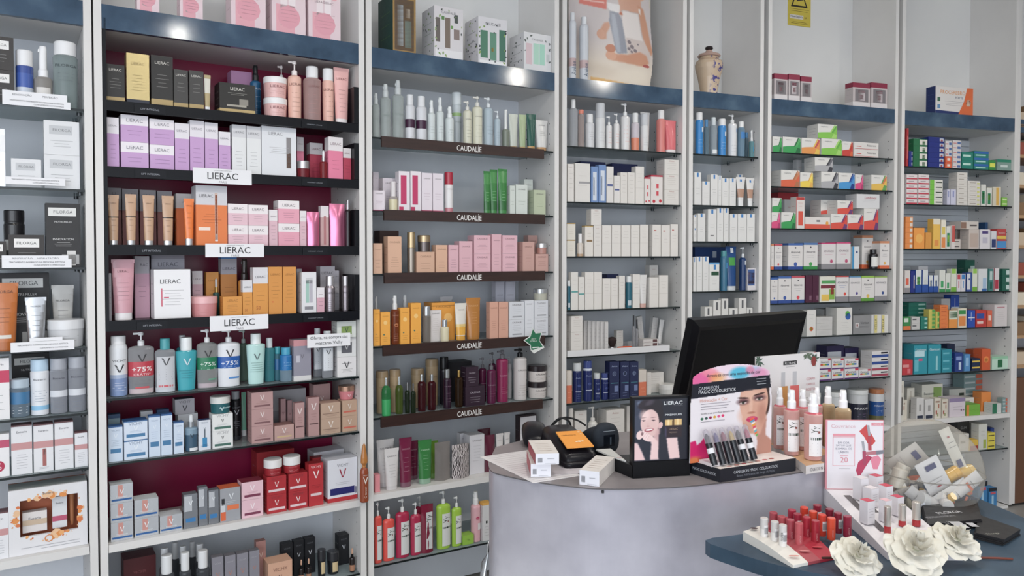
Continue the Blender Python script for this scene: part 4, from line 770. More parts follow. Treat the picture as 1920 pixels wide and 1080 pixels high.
sty('a_ct', 'tube', 'coral pink cream tube', 'dd6c72', cap='e4dcdc', hc=.1, wb=.92)
sty('a_c', 'carton', 'cream white carton', 'd9d4ce', t=[('Avène', .9, .35, 'b8908a')], ln=(.3, .8, 4, 'b8b0aa'))
sty('a_c2', 'carton', 'cream white carton with faint seam', 'dbd6d0', t=[], ln=(.55, .85, 3, 'bab2ac'), r=[(-1, 1, .42, .43, 'c8c2bc')])
sty('a_cr', 'carton', 'cream white carton with red mark', 'dbd6d0', r=[(-.6, -.1, .8, .83, 'b84844')], ln=(.4, .7, 3, 'bab2ac'))
sty('a_cg', 'carton', 'cream carton with grey strip', 'd9d5d0', r=[(-.5, 1, .48, .53, '9c9a9c')], ln=(.3, .8, 2, 'bab2ac'))
sty('a_cb2', 'carton', 'cream carton with navy strip', 'dad6d2', r=[(-.8, .8, .46, .52, '4c5c94')], ln=(.6, .85, 2, 'bab2ac'))
sty('a_bl', 'carton', 'blue and white picture carton', '6a8cc0', r=[(-.5, .6, .05, .85, 'ccd4e0'), (-.4, .0, .2, .7, '9cb0d0')])
sty('a_nv', 'carton', 'navy blue box in back row', '232c5c', top='1c2450')
sty('a_cj', 'carton', 'white carton with cherry picture', 'dcd4d0', b=[(.94, 1, 'b82c44')], r=[(-.1, .3, .55, .7, 'd03c4c'), (-.1, .3, .3, .45, 'd03c4c')], t=[('O', .1, .25, 'c41c34', -.5), ('O', .12, .25, 'c41c34', .6)])
sty('a_gold', 'carton', 'cream carton with gold edge', 'd8d2c6', b=[(.94, 1, 'a8884c')], ln=(.3, .7, 3, 'b8b0a0'))
sty('a_goldm', 'carton', 'cream carton with bronze strip', 'dbd5cd', r=[(-.6, .8, .48, .54, '8a6c44')], ln=(.6, .8, 2, 'b8b0a0'), b=[(.97, 1, 'b8964c')])
sty('a_fb', 'bottle', 'frosted cream bottle with gold base', 'cfc4b8', ck='g', cap='dcdada', cr=.6, hb=.6, b=[(0, .2, 'b89878')])
sty('a_teal', 'bottle', 'dark teal bottle with white cap', '1f6478', ck='g', cap='dcdede', cr=.85, nr=.8, hb=.82, r=[(-.6, .3, .12, .32, 'b8c4cc')])
sty('a_ctl', 'carton', 'cream carton with teal strip', 'dad6d0', r=[(-.95, .95, .46, .5, '4c9c98')], ln=(.6, .85, 2, 'bab2ac'))
sty('a_crd', 'carton', 'clear-sleeved pale sample card pack', 'c9c6c4', ln=(.2, .8, 5, 'a8a4a2'))
sty('a_lip', 'bottle', 'slim clear gloss bottle with dark cap', 'b4b4b8', ck='t', cap='2c2c30', cr=.5, hb=.7)
sty('a_dbox', 'carton', 'flat white carton with brown square', 'cfc9c6', r=[(.3, .9, .15, .9, '5c3c3c'), (-.9, 0, .2, .3, '6c4c4c')], p=.07)
sty('a_ds', 'can', 'navy blue deodorant can with white cap', '1d2a62', cap='d0d4d6', cr=.9, nr=.85, hb=.8, t=[('O', .56, .3, '3c4c8c'), ('Avène', .82, .6, '8c9cc8')], r=[(-.6, .6, .34, .37, 'b4bcd4')], ln=(.1, .3, 3, '6c7cb0'))
sty('a_db', 'can', 'navy blue shaving can with blue cap', '1f2c68', cap='3c4c8c', cr=.9, nr=.85, hb=.82, t=[('O', .56, .3, '3c4c8c'), ('Avène', .82, .6, '8c9cc8')], b=[(.93, 1, 'c4ccdc')], r=[(-.6, .6, .34, .37, 'b4bcd4')])
sty('a_nc', 'carton', 'navy blue carton with spiral emblem', '1c2650', t=[('Avène', .88, .6, '9caccc'), ('O', .68, .42, '7c8cb4'), ('O', .68, .34, '1c2650'), ('O', .68, .2, '7c8cb4'), ('O', .68, .12, '1c2650')], r=[(-.8, .8, .42, .44, '3c7c8c'), (0, .8, .2, .36, '6c7ca8')], ln=(.05, .18, 2, '7c8cb4'))
sty('a_or', 'carton', 'orange carton with white top', 'd9724c', b=[(.55, 1, 'd4cabf')], ln=(.1, .4, 2, 'f0b494'))
sty('a_pmw', 'pump', 'white bulbous pump bottle', 'd0cec8', cap='dad8d4', hb=.62, sh=.16)
sty('a_ob', 'bottle', 'bottle of orange liquid with white cap', 'c4602c', ck='g', cap='cfcac4', cr=.7, hb=.45)
sty('a_cmp', 'jar', 'round white powder compact', 'd4d2ce', cap='dedcd8', hb=.5)
# vase bay
RB = [(-.1, .3, .88, 1, '2f7cc0')]
sty('r_c', 'carton', 'white carton with blue corner tab', 'd9d8d6', r=[(-.25, .25, .86, .99, '2f7cc0')], ln=(.3, .55, 3, 'a8a8a8'))
sty('r_cb', 'carton', 'white carton with blue tab and grey foot', 'd9d8d6', r=[(-.25, .25, .86, .99, '2f7cc0'), (-.4, .4, .16, .2, '7a7a7c')], ln=(.4, .55, 2, 'a8a8a8'))
sty('r_bl', 'bottle', 'bright blue shower bottle with white cap', '2a86cc', cap='e4e4e4', cr=.85, nr=.8, hb=.82, r=[(.1, .7, .7, .85, 'd4dce4')], ln=(.2, .5, 3, '8cc0e4'))
sty('r_gr', 'bottle', 'grey-blue clear bottle', '7c98a8', ck='t', cap='4c88b8')
sty('r_cl', 'bottle', 'clear micellar bottle with white label', 'b8c4cc', ck='t', cap='ccd4d8', r=[(-.6, .6, .05, .2, 'e0e4e6')])
sty('r_pm', 'pump', 'white pump bottle with blue tab', 'd9dadc', cap='e4e4e4', hb=.8, r=[(.3, .9, .78, .9, '2f7cc0')], ln=(.1, .5, 4, 'a0a4a8'))
sty('r_cb2', 'bottle', 'clear blue bottle with white cap', '8cb0c8', ck='t', cap='e4e4e4', cr=.7, hb=.84, r=[(-.5, .5, .65, .9, '2f7cc0')])
sty('r_sp', 'spray', 'small aqua spray bottle with white nozzle', '7cb4bc', ck='t', cap='e4e4e4', hb=.6, r=[(0, .6, .4, .7, '2a8cb8')])
sty('r_tt', 'tube', 'white and tan tinted cream tube', 'dad8d6', b=[(.3, .6, 'b58c74')], r=[(-.25, .25, .8, .9, '2f7cc0')], cap='e0e0e0', hc=.2, wb=.55)
sty('r_50', 'carton', 'white carton with dark green offer strip', 'dad9d6', r=[(-.6, .9, .55, .68, '1c4c34'), (-.1, .3, .75, .92, '2f7cc0')], b=[(.93, 1, '5c9cd0')], ln=(.2, .4, 2, 'a8a8a8'))
sty('r_tl', 'bottle', 'teal clear bottle with teal cap', '2c6c8c', ck='g', cap='3c8c94', cr=.8, nr=.8, hb=.86, r=[(.1, .7, .7, .88, '3c8cc8')])
sty('r_nv', 'tube', 'large navy blue tube with green seal', '1b4a86', b=[(.55, .78, '1b4a86')], r=[(-.7, .8, .52, .72, '3c9c3c'), (-.2, .5, .84, .97, 'd8dce0')], cap='c8ccd0', wb=.9, hc=.1)
sty('r_np', 'pump', 'navy blue pump bottle', '1a3a6c', cap='d0d4d8', hb=.76, r=[(0, .7, .84, .98, 'c4ccd8')])
sty('r_face', 'carton', 'white carton with two faces in the picture', 'd4d0d4', r=[(-.9, .7, .22, .95, '3c5c98'), (-.8, -.1, .3, .85, 'a07468'), (-.1, .6, .3, .8, '74504c'), (-.8, .6, .3, .4, '4c3c4c')])
sty('r_ban', 'carton', 'wide navy promotional box in back row', '173f7c', r=[(-.1, .1, .75, .9, 'b8c4d4'), (.6, .75, .75, .95, 'c4ccd8')])
sty('r_g', 'carton', 'white carton with charcoal tab', 'd4d2ce', r=[(-.25, .25, .75, .95, '5c5c60')], ln=(.3, .5, 2, 'a8a8a8'))
# vase-bay done; supplement bay
def stripe(n, d, c1, c2, c3):
    sty(n, 'carton', d, 'd8d6d2', ln=None, t=[('mepharma', .82, .35, '7a7c80', -.3)], pic=lambda p, w, h, y: [p.add([(x*w, y-.0006-.0001*i, z*h) for x, z in P], [(0, 1, 2, 3)] if len(P) == 4 else [(0, 1, 2)], M(c)) for i, (P, c) in enumerate([
        ([(-.3, .0), (.5, .0), (.5, .5), (-.3, .42)], c1), ([(.12, .42), (.25, .42), (.42, .98), (.36, .98)], c2), ([(.2, .42), (.36, .42), (.5, .86), (.45, .98)], c3), ([(.3, .42), (.5, .5), (.5, .8)], c1), ([(.2, 0), (.45, 0), (.5, .3), (.32, .36)], c2), ([(-.5, .0), (-.3, .0), (-.3, .42), (-.5, .38)], c1)])])
stripe('s_gr', 'white carton with dark green stripes', '2c9c50', '1c6c3c', '4cac5c')
stripe('s_lg', 'white carton with lime green stripes', '7cc03c', '9cd060', '5cac34')
stripe('s_or', 'white carton with orange-yellow stripes', 'e0903c', 'e0b83c', 'c84c4c')
stripe('s_rd', 'white carton with red stripes', 'c8382c', 'd8642c', 'b02424')
stripe('s_rp', 'white carton with red and purple stripes', 'd84838', '6c3c74', 'c83038')
stripe('s_br', 'white carton with orange-brown stripes', 'd85c34', 'b06c44', 'c88054')
stripe('s_yl', 'white carton with yellow stripes', 'e8c82c', 'e0a83c', 'f0d854')
stripe('s_gy', 'white carton with grey stripes', 'a8a8ac', '3c3c44', '6c6c74')
stripe('s_bl', 'white carton with blue stripes', '3c94d0', '1c3c84', '2c6cb8')
stripe('s_pk', 'white carton with pink stripes', 'd8447c', 'b03468', 'e06c9c')
stripe('s_mx', 'white carton with green and orange stripes', 'e0b43c', '5c9c4c', 'd86c3c')
sty('s_flat', 'carton', 'flat white carton with red lettering', 'd6d2ce', r=[(-.8, -.4, .4, .5, 'c83c3c'), (-.95, .95, .1, .16, 'b84040')], t=[('Fisiocrem', .62, .35, '3c3c44', .4)], p=.08)
sty('s_redt', 'carton', 'tall white carton with red runner picture', 'd8d0cc', r=[(-.95, .95, .9, .99, 'b83430'), (-.5, .6, .1, .55, 'd84c38'), (-1, -.9, 0, 1, 'c83c34')], ln=(.65, .85, 2, 'c85c54'))
sty('s_long', 'carton', 'long white carton with orange-red base', 'd8d2ce', b=[(0, .4, 'd85038')], t=[('O', .5, .12, 'e09c2c', .75)], r=[(-.1, .2, .6, .75, '6a6a70')])
sty('s_redbox', 'carton', 'bright red flat box in back row', 'b02430')
sty('s_wr', 'carton', 'plain white carton with red lettering', 'd0d0d2', t=[('Lumbrivol', .75, .5, 'b83c50', .2)], ln=(.4, .6, 2, 'a8a8ac'))
def absv(n, d, lid, dot, foot):
    sty(n, 'carton', d, 'd6d2d0', b=[(0, .12, foot), (.92, 1, lid)], t=[('Absorvit', .66, .66, '4a4650'), ('O', .83, .1, '4a4650'), ('O', .2, .24, dot)], ln=(.42, .56, 2, '8a8a94'))
absv('b_bl', 'white vitamin carton with blue lid and arch', '3c64a8', '3c5ca8', '2c4c94')
absv('b_gn', 'white vitamin carton with green arch', '4c74ac', '3ca04c', '2c8c44')
absv('b_rd', 'white vitamin carton with red spot', 'c04c5c', 'd8404c', '2c4c94')
absv('b_or', 'white vitamin carton with orange capsules', 'c8845c', 'e0a83c', 'd8602c')
absv('b_yl', 'white vitamin carton with lime lid', '8cb83c', 'd8b03c', '5c9c2c')
sty('b_ad', 'carton', 'white carton with pink lid and rosette', 'd4d0d0', b=[(0, .2, '8a888c'), (.95, 1, 'c83c74')], t=[('ADVANCIS', .68, .7, '6c4c5c'), ('O', .3, .2, 'b84870', .4)], ln=(.5, .6, 1, 'c85c8c'))
sty('b_ah', 'carton', 'white carton with red heart spot', 'd4d0d0', b=[(0, .2, '8a888c'), (.95, 1, 'b84040')], t=[('ADVANCIS', .74, .8, '5c5c68'), ('O', .3, .2, 'd84030', .4)], ln=(.5, .66, 2, '5c7cb8'))
sty('b_av', 'carton', 'white carton with violet rosette', 'd4d0d0', b=[(0, .2, '8a888c'), (.95, 1, '5c8cb4')], t=[('ADVANCIS', .74, .8, '5c5c68'), ('O', .32, .2, '5c4c94', .3)])
sty('b_ab', 'carton', 'white carton with blue rosette', 'd4d0d0', b=[(0, .2, '8a888c'), (.95, 1, '8cac4c')], t=[('ADVANCIS', .74, .8, '5c5c68'), ('O', .32, .2, '34508c', .3)])
sty('b_bs', 'carton', 'slim blue and white toothpaste carton', 'd0d4d8', r=[(-1, -.5, 0, 1, '2c8cc0')], t=[('O', .75, .3, '4c5c8c', .3)])
sty('b_jar', 'bottle', 'black pill bottle with white label', '1c1a1e', cap='1c1c20', cr=.7, r=[(-.85, .85, .15, .85, 'd8d8d4')], ln=(.3, .7, 3, '5c5c60'))
sty('b_pur', 'carton', 'dark plum carton in a row', '4c1c38', r=[(.2, .9, .1, .25, '7c5468')])
sty('b_fr', 'carton', 'white carton with fruit picture and green title', 'd6d4c8', r=[(-.8, 1, .72, .84, '4c9c54'), (-.9, 1, .54, .66, '7c2c3c'), (.2, .9, .1, .5, '7cac3c'), (-.8, .2, .05, .3, 'e0b83c'), (.4, .8, .3, .6, 'a83c34')])
sty('b_hex', 'carton', 'white carton with orange hexagon', 'd6d4d0', t=[('O', .28, .42, 'd8582c'), ('O', .28, .26, 'a8b83c'), ('O', .28, .12, 'd8582c')], ln=(.6, .9, 2, 'a8a8a8'))
sty('b_gw', 'carton', 'grey-white medicine carton', 'c2c0be', ln=(.3, .8, 3, '8c8c8c'))
sty('b_glob', 'carton', 'large white carton with green-blue globe', 'd2d0cc', t=[('O', .68, .35, '2c5cac', .45), ('O', .78, .3, '4cac3c', .4)], ln=(.1, .5, 4, 'a8a8a8'))
sty('b_gry', 'carton', 'grey carton with pale cross emblem', '8a8a8c', r=[(-.8, -.45, .35, .6, 'c8c4c4'), (-.68, -.55, .42, .54, '8c3c3c'), (.75, 1, 0, 1, 'c8c8c8')], t=[('Venisan', .6, .4, '3c3c40', .1)], ln=(.3, .45, 2, '4c4c50'))
sty('b_yw', 'carton', 'slim white carton with yellow strip', 'd4d2cc', r=[(-1, -.2, .02, .98, 'd2c474')], t=[('|CELLA', .5, .6, '5c5c4c', -.6)])
sty('n_c', 'carton', 'white vitamin carton with rainbow strip and purple curve', 'd6d4d6', r=[(-.8, -.4, .36, .52, 'c8403c'), (-.4, 0, .36, .52, 'd8a82c'), (0, .35, .36, .52, '4c9c4c'), (.35, .7, .36, .52, '2c6cb4'), (-1, 1, 0, .12, '5c2c74'), (.5, 1, .8, 1, 'c8304c')], t=[('Centrum', .68, .7, '22242c', -.05)])
sty('n_d', 'carton', 'navy domed vitamin display box', '2c2450', r=[(-.8, -.35, .2, .45, 'd86c2c'), (-.35, .1, .2, .5, 'd8b83c'), (.1, .5, .2, .5, '3c9c5c'), (-.9, .7, .5, .8, 'c8ccd4')])
sty('n_x', 'carton', 'flat white carton with blue wave', 'd6d4d4', r=[(-1, 1, .1, .5, '2c4c94'), (.1, .9, .62, .85, '22242c')])
sty('n_y', 'carton', 'flat white carton with red wave', 'd6d4d4', r=[(-1, 1, .1, .5, 'a83c54'), (.1, .9, .62, .85, '22242c')])
sty('n_t', 'tub', 'large white nutrition tub with dark label', 'c4c6c8', cap='d0d2d2', hb=.88, b=[(.1, .72, '2a2c3c')], t=[('ARKOFLEX', .58, .8, 'd4d4d8')], ln=(.3, .45, 2, '8c6ca0'))
sty('n_t2', 'tub', 'large nutrition tub with orange lid', 'c4c6c8', cap='a8673c', hb=.88, b=[(.1, .3, '5c5c38'), (.3, .75, '1c4c8c')], t=[('ARKOFLEX', .62, .8, 'c8d0d8')], ln=(.4, .5, 2, '9cb4d0'))
# rightmost bay
def flat_(n, d, col, *rects, **k): sty(n, 'carton', d, col, r=list(rects), **k)
flat_('p_gr', 'white and dark green flat carton', '1c6c44', (-.1, 1, .15, .9, 'd8d4cc'), (.3, .7, .15, .7, '2c8c4c'))
flat_('p_nv', 'navy blue flat medicine carton', '1f2f80', (.4, .9, .2, .8, 'c4ccd8'), (.55, .8, .2, .6, 'c04c4c'))
flat_('p_wr', 'white flat carton with blue print', 'd2cccc', (.1, .9, .2, .7, '4c6ca4'), (-.9, -.1, .3, .5, 'c87c7c'))
flat_('p_or', 'small orange-red carton', 'dd5c30', (-.4, .5, .3, .7, 'e8d4c8'))
flat_('p_tl', 'teal green medicine carton', '128070', (-.8, .6, .45, .7, 'b8dcd0'))
flat_('p_tb', 'teal carton with blue stripe', '148074', (-1, 1, .55, .9, '2c64b0'), (-.8, .6, .2, .4, 'a8d4cc'))
flat_('p_gy', 'green and yellow small carton', '2c8c3c', (-.8, .9, .3, .7, 'd8dc3c'))
flat_('p_tg', 'grey-teal carton with green ends', '7c9890', (-1, 1, .75, 1, '148064'), (-.5, .5, .3, .5, 'c8d4d0'))
flat_('p_r', 'white flat carton with crimson stripe', 'dad0d0', (-1, 1, .02, .3, 'c0384c'), (-.6, .4, .55, .7, '9c9094'))
flat_('p_lg', 'white flat carton with lime end', 'd6d4cc', (-1, -.35, .0, 1, '6cbc2c'), (-.1, .9, .4, .6, '2c3c2c'))
flat_('p_w', 'plain white flat carton', 'd4cfc8', (-.7, .3, .45, .6, '9c9488'))
flat_('p_wy', 'white flat carton with yellow dot', 'd4cfc8', (.5, .9, .2, .5, 'c8cc3c'), (-.7, .3, .45, .6, '9c9488'))
flat_('p_vb', 'upright slim lilac-white carton', 'c4c4d8', (-.3, .3, .5, .9, '8c94c0'))
flat_('p_gs', 'white carton with dark green panel', 'd4d4cc', (-.7, .5, .1, .7, '1c7c50'), (-.5, .3, .3, .6, '7cb82c'))
flat_('p_y2', 'tall carton with yellow-orange panel', 'cfc8b4', (-.2, .5, .05, .95, 'd8a83c'))
flat_('p_ll', 'small lime green carton', '7cbc3c', (-.8, .8, .4, .7, 'c8dc9c'))
flat_('p_rd', 'narrow red carton against the side', 'b02830', (-.5, .5, .2, .8, 'c85c5c'))
flat_('p_of', 'orange flat carton with white corner', 'e08434', (.2, .9, .2, .8, 'd8ccc0'))
flat_('p_oj', 'orange carton with orange-fruit picture', 'e8942c', t=[('O', .5, .7, 'ecac44')])
flat_('p_ye', 'tall yellow vitamin carton', 'e4b43c', (-1, 1, .82, 1, 'dcd4c0'), (-.6, .6, .1, .3, 'e08c34'))
flat_('p_yr', 'white and orange effervescent carton', 'e0dac8', (-.8, .8, .05, .4, 'e0843c'), (-.6, .7, .5, .75, 'd8c04c'))
flat_('p_am', 'small amber carton', 'd8902c')
flat_('p_rw', 'slim red and white carton', 'd4ccc8', (-.6, 1, .3, .98, 'c04c44'))
flat_('p_br', 'white lidded medicine carton', 'c8bfb8', (-1, -.4, .1, .9, '8c6c5c'), (0, .8, .4, .6, '5c5454'))
flat_('p_tube', 'white carton with brown side', 'c4b8b0', (-.8, .8, .1, .8, 'b8a498'))
flat_('p_wv', 'white carton with violet title block', 'd4d0d4', (-.6, .6, .78, .92, '4c3c7c'), (-.5, .5, .3, .6, 'b8b4c4'))
flat_('p_wn', 'white carton with navy lower half', 'd0d0d4', (-.8, .8, .1, .55, '2c3c70'))
flat_('p_rb', 'red and blue carton with yellow band', 'b83c3c', (-1, 1, .5, .66, 'd8b83c'), (-1, 1, .05, .4, '3c8cc8'), t=[('bisolvon', .8, .7, 'd8c8c0')])
flat_('p_nb', 'small dark blue tray', '1c4c7c')
flat_('p_wo', 'white carton with red-orange streak', 'd0c8c4', (-.6, .5, .35, .65, 'd8583c'), (-1, 1, 0, .22, '8c888c'))
flat_('p_bg', 'blue and white carton with green arrow', '1f4c9c', (-.9, .9, .35, 1, 'd0d4d4'), (-.5, .5, .35, .7, '4ca04c'))
flat_('p_bb', 'blue and white carton with blue arrow', '1f4c9c', (-.9, .9, .35, 1, 'd0d4d4'), (-.5, .5, .35, .7, '3c6cb4'))
flat_('p_gw', 'tall green and white carton', 'd2d4cc', (-1, 1, 0, .15, '2c8c4c'), (-.5, .4, .2, .5, '2c9c5c'))
flat_('p_gl', 'lime and white carton', 'd0d4c4', (-1, 1, .0, .2, '6cac2c'), (-.8, .8, .8, 1, '8cc03c'))
flat_('p_rwt', 'white carton with red top and tooth picture', 'd0ccd0', (-.8, .8, .7, .95, 'c03c4c'), (-.2, .2, .2, .6, 'c03c4c'))
flat_('p_bt', 'white carton with blue top and tooth picture', 'd0ccd0', (-.8, .8, .7, .95, '2c7cc0'), (-.2, .2, .2, .6, '3c8cc8'))
flat_('p_bc', 'blue and white carton with round emblem', '2c4c94', (-.9, .4, .1, .95, 'd0d0d4'), t=[('O', .65, .3, '22408c')])
flat_('p_wb', 'white carton with blue drip', 'd0d2d4', (0, .8, .1, .6, '9cb8d4'), (-.2, .9, 0, .12, '2c64a4'))
flat_('p_tc', 'teal and grey carton', '3c7c78', (-.5, .6, .5, .9, 'b0c4c0'), (-.4, .6, .1, .4, '14584c'))
flat_('p_rc', 'white carton with deep red curve', 'd4ccce', (-.5, .8, .1, .5, 'b02c44'), (-1, -.7, 0, 1, '8c2c3c'))
flat_('p_gt', 'dark green carton with white cloud', '0f5c4c', (.1, 1, .2, .8, 'b8ccc8'))
flat_('p_tf', 'teal flat carton with pale end', '147868', (.1, .9, .3, .7, '9cc8bc'))
flat_('p_os', 'orange flat box in a stack', 'e0762c', (-.7, .6, .35, .5, 'b8501c'))
flat_('p_wf', 'pale grey flat carton', 'c0bebc', (-.8, .2, .5, .7, '5c5c60'))
flat_('p_gf', 'green and orange striped carton', '2c8444', (-1, 1, 0, .3, 'd8702c'), (-.8, .4, .6, .9, 'c8d4c4'))
flat_('p_yf', 'small yellow-green flat carton', 'c8bc4c', (0, 1, .2, .9, '4c9c44'))
flat_('p_go', 'orange carton with green and white title', 'e08c2c', (-1, 1, .5, 1, 'c8d0bc'), (-.8, .9, .6, .9, '1c7c44'))
flat_('p_wg', 'white and orange carton with green title', 'd4ccb8', (-.8, .8, .7, .9, '2c8c44'), (-.8, .8, .1, .6, 'dc8434'))
flat_('p_bx', 'royal blue carton with white burst', '1f4cac', (-.9, .9, .55, .62, 'd0d8e4'), (-.1, .0, .4, .9, 'd0d8e4'))
flat_('p_rx', 'red carton with blue star burst', 'c0302c', (-.9, .6, .5, .8, '2c4c9c'), (-.8, .4, .2, .35, 'e0c4bc'))
flat_('p_ox', 'orange-red small carton', 'd85c3c', (-.6, .6, .4, .7, 'e8c8b8'))
flat_('p_pw', 'white carton with faint pink lines', 'd0c8c8', (-.6, .6, .85, .9, 'b87c84'), ln=(.2, .7, 5, 'b0a8a8'))
flat_('p_gc', 'wide cyan laxative carton with picture', '1592a4', (-.9, .6, .6, .8, 'b0d4dc'), (-.3, .3, .45, .54, 'c84c7c'), (-.9, -.3, .1, .5, '5cb4c4'), t=[('Gaviscon', .84, .8, 'd8e4e8')])
flat_('p_gd', 'cyan carton with sachet picture', '1592a4', (.2, .5, .1, .6, '8cc8d0'), t=[('Gaviscon', .84, .8, 'd8e4e8')])
flat_('p_ge', 'plain cyan flat carton', '158a9c', (-.8, .5, .4, .6, '5cb4c4'))
flat_('p_gg', 'dark red carton with cyan mark', 'c02c38', (-.9, .3, .5, .7, 'd88c8c'), (0, .6, .1, .4, 'd86c74'))
flat_('p_bn', 'navy carton with white bottle', '1f3c84', (.0, .6, .1, .5, 'b8c8dc'), (-.7, .7, .6, .8, '7c94c8'))
flat_('p_lb', 'light blue slim carton', '4c8cc4', (-.5, .5, .3, .8, '8cb8dc'))
flat_('p_yn', 'navy carton with yellow bar', '1c2c4c', (-.9, .9, .4, .65, 'd8b42c'))
flat_('p_fr', 'orange carton with flame picture', 'd0541c', t=[('O', .5, .6, 'e8842c'), ('O', .48, .35, 'ecac54')])
flat_('p_gb', 'pale green carton with dark leaf', 'b8d8c4', (-.3, .3, .15, .75, '14683c'), (-1, 1, .8, 1, '8cc4a0'))
flat_('p_te', 'white herbal tea carton with green leaf', 'd2d0c4', (.1, .9, .3, .9, '7c9c4c'), t=[('Bascatrix', .7, .5, '2c3c34', -.3)], ln=(.1, .4, 2, '8c8c80'))
flat_('p_ch', 'tall white carton with cup emblem', 'd0ccc0', (-.3, .3, .15, .6, '3c3430'), (-.2, .2, .7, .9, 'b8b0a4'))
flat_('p_cl', 'white carton with dark base label', 'cccac8', (-.8, .8, .03, .2, '2c3448'), (-.3, .3, .4, .7, '9c9a98'))
flat_('p_fl', 'floral white tea carton', 'd0c8b8', (-.6, -.2, .2, .4, 'a83c34'), (.2, .5, .5, .7, 'a85c44'), (-.1, .2, .1, .25, '7c8c3c'), (-.7, .6, .78, .86, '9c7c6c'))
flat_('p_lv', 'long lilac and white carton', 'cfc4cc', (-1, 1, .8, 1, '8c7ca0'), t=[('O', .35, .1, '7c5470', .5), ('O', .35, .08, '7c5470', .8)], ln=(.3, .6, 2, '8c7c88'))
flat_('p_gx', 'light grey carton with dark butterfly', 'b8bab4', (.2, .8, .2, .8, '2c3c34'))
flat_('p_ol', 'lime green flat carton', '6cac2c', (-1, -.6, 0, 1, 'd8802c'))
flat_('p_st', 'grey flat carton with coral end', '7c9898', (.3, 1, .15, .85, 'c85c3c'), (-.9, .2, .3, .6, 'b8c4c4'))
flat_('p_oo', 'orange upright carton with white dot', 'e0842c', t=[('O', .4, .4, 'e8c8a0')])
flat_('p_gw2', 'half green half white small carton', 'c8ccc8', (-1, 0, 0, 1, '1c7050'))
flat_('p_gu', 'dark grey carton lettered GUM', '3c3a38', (-.7, .7, .1, .5, '8c8a88'), t=[('GUM', .75, .5, 'b0b0ac')])
flat_('p_ww', 'white carton with leaf mark', 'ccccc4', (.1, .8, .05, .4, '9cac3c'), ln=(.5, .8, 2, '8c8c88'))
flat_('p_yb', 'small yellow and black carton', 'd8c82c', (-.8, .8, .4, .6, '4c4424'))
flat_('p_yo', 'yellow-red low carton', 'd8b02c', (-1, 1, 0, .45, 'a83830'))
flat_('p_blr', 'blue carton with pen picture', '2f7cb4', (-1, 1, .82, 1, '22242c'), (-.6, .7, .66, .78, 'c04c5c'), (-.3, .2, .1, .6, '9cc4dc'))
flat_('p_nt', 'small teal and white carton', 'c8d4d0', (-1, 0, 0, 1, '148068'))
sty('x_face', 'carton', 'face-cream gift box with crimson top', 'bdb3b4', b=[(.8, 1, '8c1f40'), (0, .2, 'd4cecf')], r=[(-.75, .8, .22, .74, '7a7478'), (-.4, .4, .26, .66, 'd0c4c8'), (-.4, .4, .58, .68, '8c2444'), (-.2, .2, .34, .5, 'a87880')], top='7c1c38')
sty('x_pro', 'carton', 'white, navy and orange food-supplement box', 'd6d2cf', flank='22346c', t=[('PROCEREBRO', .8, .66, 'dd8c2c', -.08), ('FORTE', .62, .2, '2c3c6c', .25)], r=[(-.9, -.75, .45, .6, '3c6c54'), (-.9, -.75, .2, .34, '5c8cb8')], ln=(.3, .5, 3, '7c7c88'), side='5c6ca0',
    pic=lambda p, w, h, y: [p.add([(x*w, y-.0009, z*h) for x, z in P], [tuple(range(len(P)))], M(c)) for P, c in [([(.1, 0), (.5, 0), (.5, 1), (.34, 1), (.26, .5)], 'dd6424'), ([(-.5, 0), (.1, 0), (.14, .1), (-.5, .13)], '22346c'), ([(.38+.07*math.cos(a*.6), .45+.13*math.sin(a*.6)) for a in range(10)], 'ecd8c0')]])
# ------------------------------------------------------------------ goods on the shelves (pixel columns of each front, converted to the shelf's own plane)
put(1, 1, """f_dark -28 32 68 n2
f_blue 37 67 96
f_foam 69 102 88
f_clear 106 148 81 d20e-3""".replace('d20e-3', 'd.02'))
put(1, 2, """f_silver -20 13 241
f_white 23 80 298
f_white 85 152 227 n2""")
put(1, 3, """f_dark -30 12 452
f_smalldark 10 45 394 d.13
f_dark 16 84 440
f_tall 86 152 381""")
put(1, 4, """f_tall -5 92 512 d.15
f_orange -24 34 530 d.025
f_silvtube 45 90 557
f_wtube 96 140 535 d.1
f_jar 88 151 598 d.02""")
put(1, 5, """e_red -30 15 672 d.03
f_tall 18 90 663 d.2
e_bluejar 16 52 710
e_white 53 88 673
e_clear 90 123 671
e_clear 124 156 668""")
put(1, 6, """e_badge -32 12 815
e_pink 15 55 797
e_pinkpic 57 95 795
e_pink 97 133 790
e_pink 135 161 810""")
put(1, 7, """e_pink -32 8 962
""")
put(2, 0, """l_gift 262 304 -60
l_gift 342 385 -50
l_gift 437 502 -66
l_gift 513 576 -45
l_gift 581 641 -25""")
put(2, 1, """l_blk 199 238 121
l_gold 241 284 101
l_blk 287 328 105
l_blk2 329 356 131
l_blk2 358 385 133
l_goldtube 386 399 141
l_bwide 414 481 157
l_lilbox 436 475 134 d.2
l_bluebot 474 495 121 d.1
l_pjar 497 540 147 n2
l_pbot 522 538 119 d.16
l_pbot 541 567 115
l_pclear 570 604 126
l_pbot2 606 629 130
l_ptube 629 660 128""")
put(2, 2, """l_lil 199 226 220
l_lil2 229 281 216 n2
l_lil2 283 329 224 n2
l_lil 330 357 231
l_lil 358 385 226
l_lil 386 411 230
l_lil 412 434 247
l_wht 437 463 234
l_wht 464 491 237
l_whtpic 492 557 238
l_pnk 558 571 257 d.12
l_redjar 558 581 302 d.02
l_red 582 606 268 d.13
l_reddrop 600 615 282 d.03
l_pnk 617 644 257
l_red 646 661 278""")
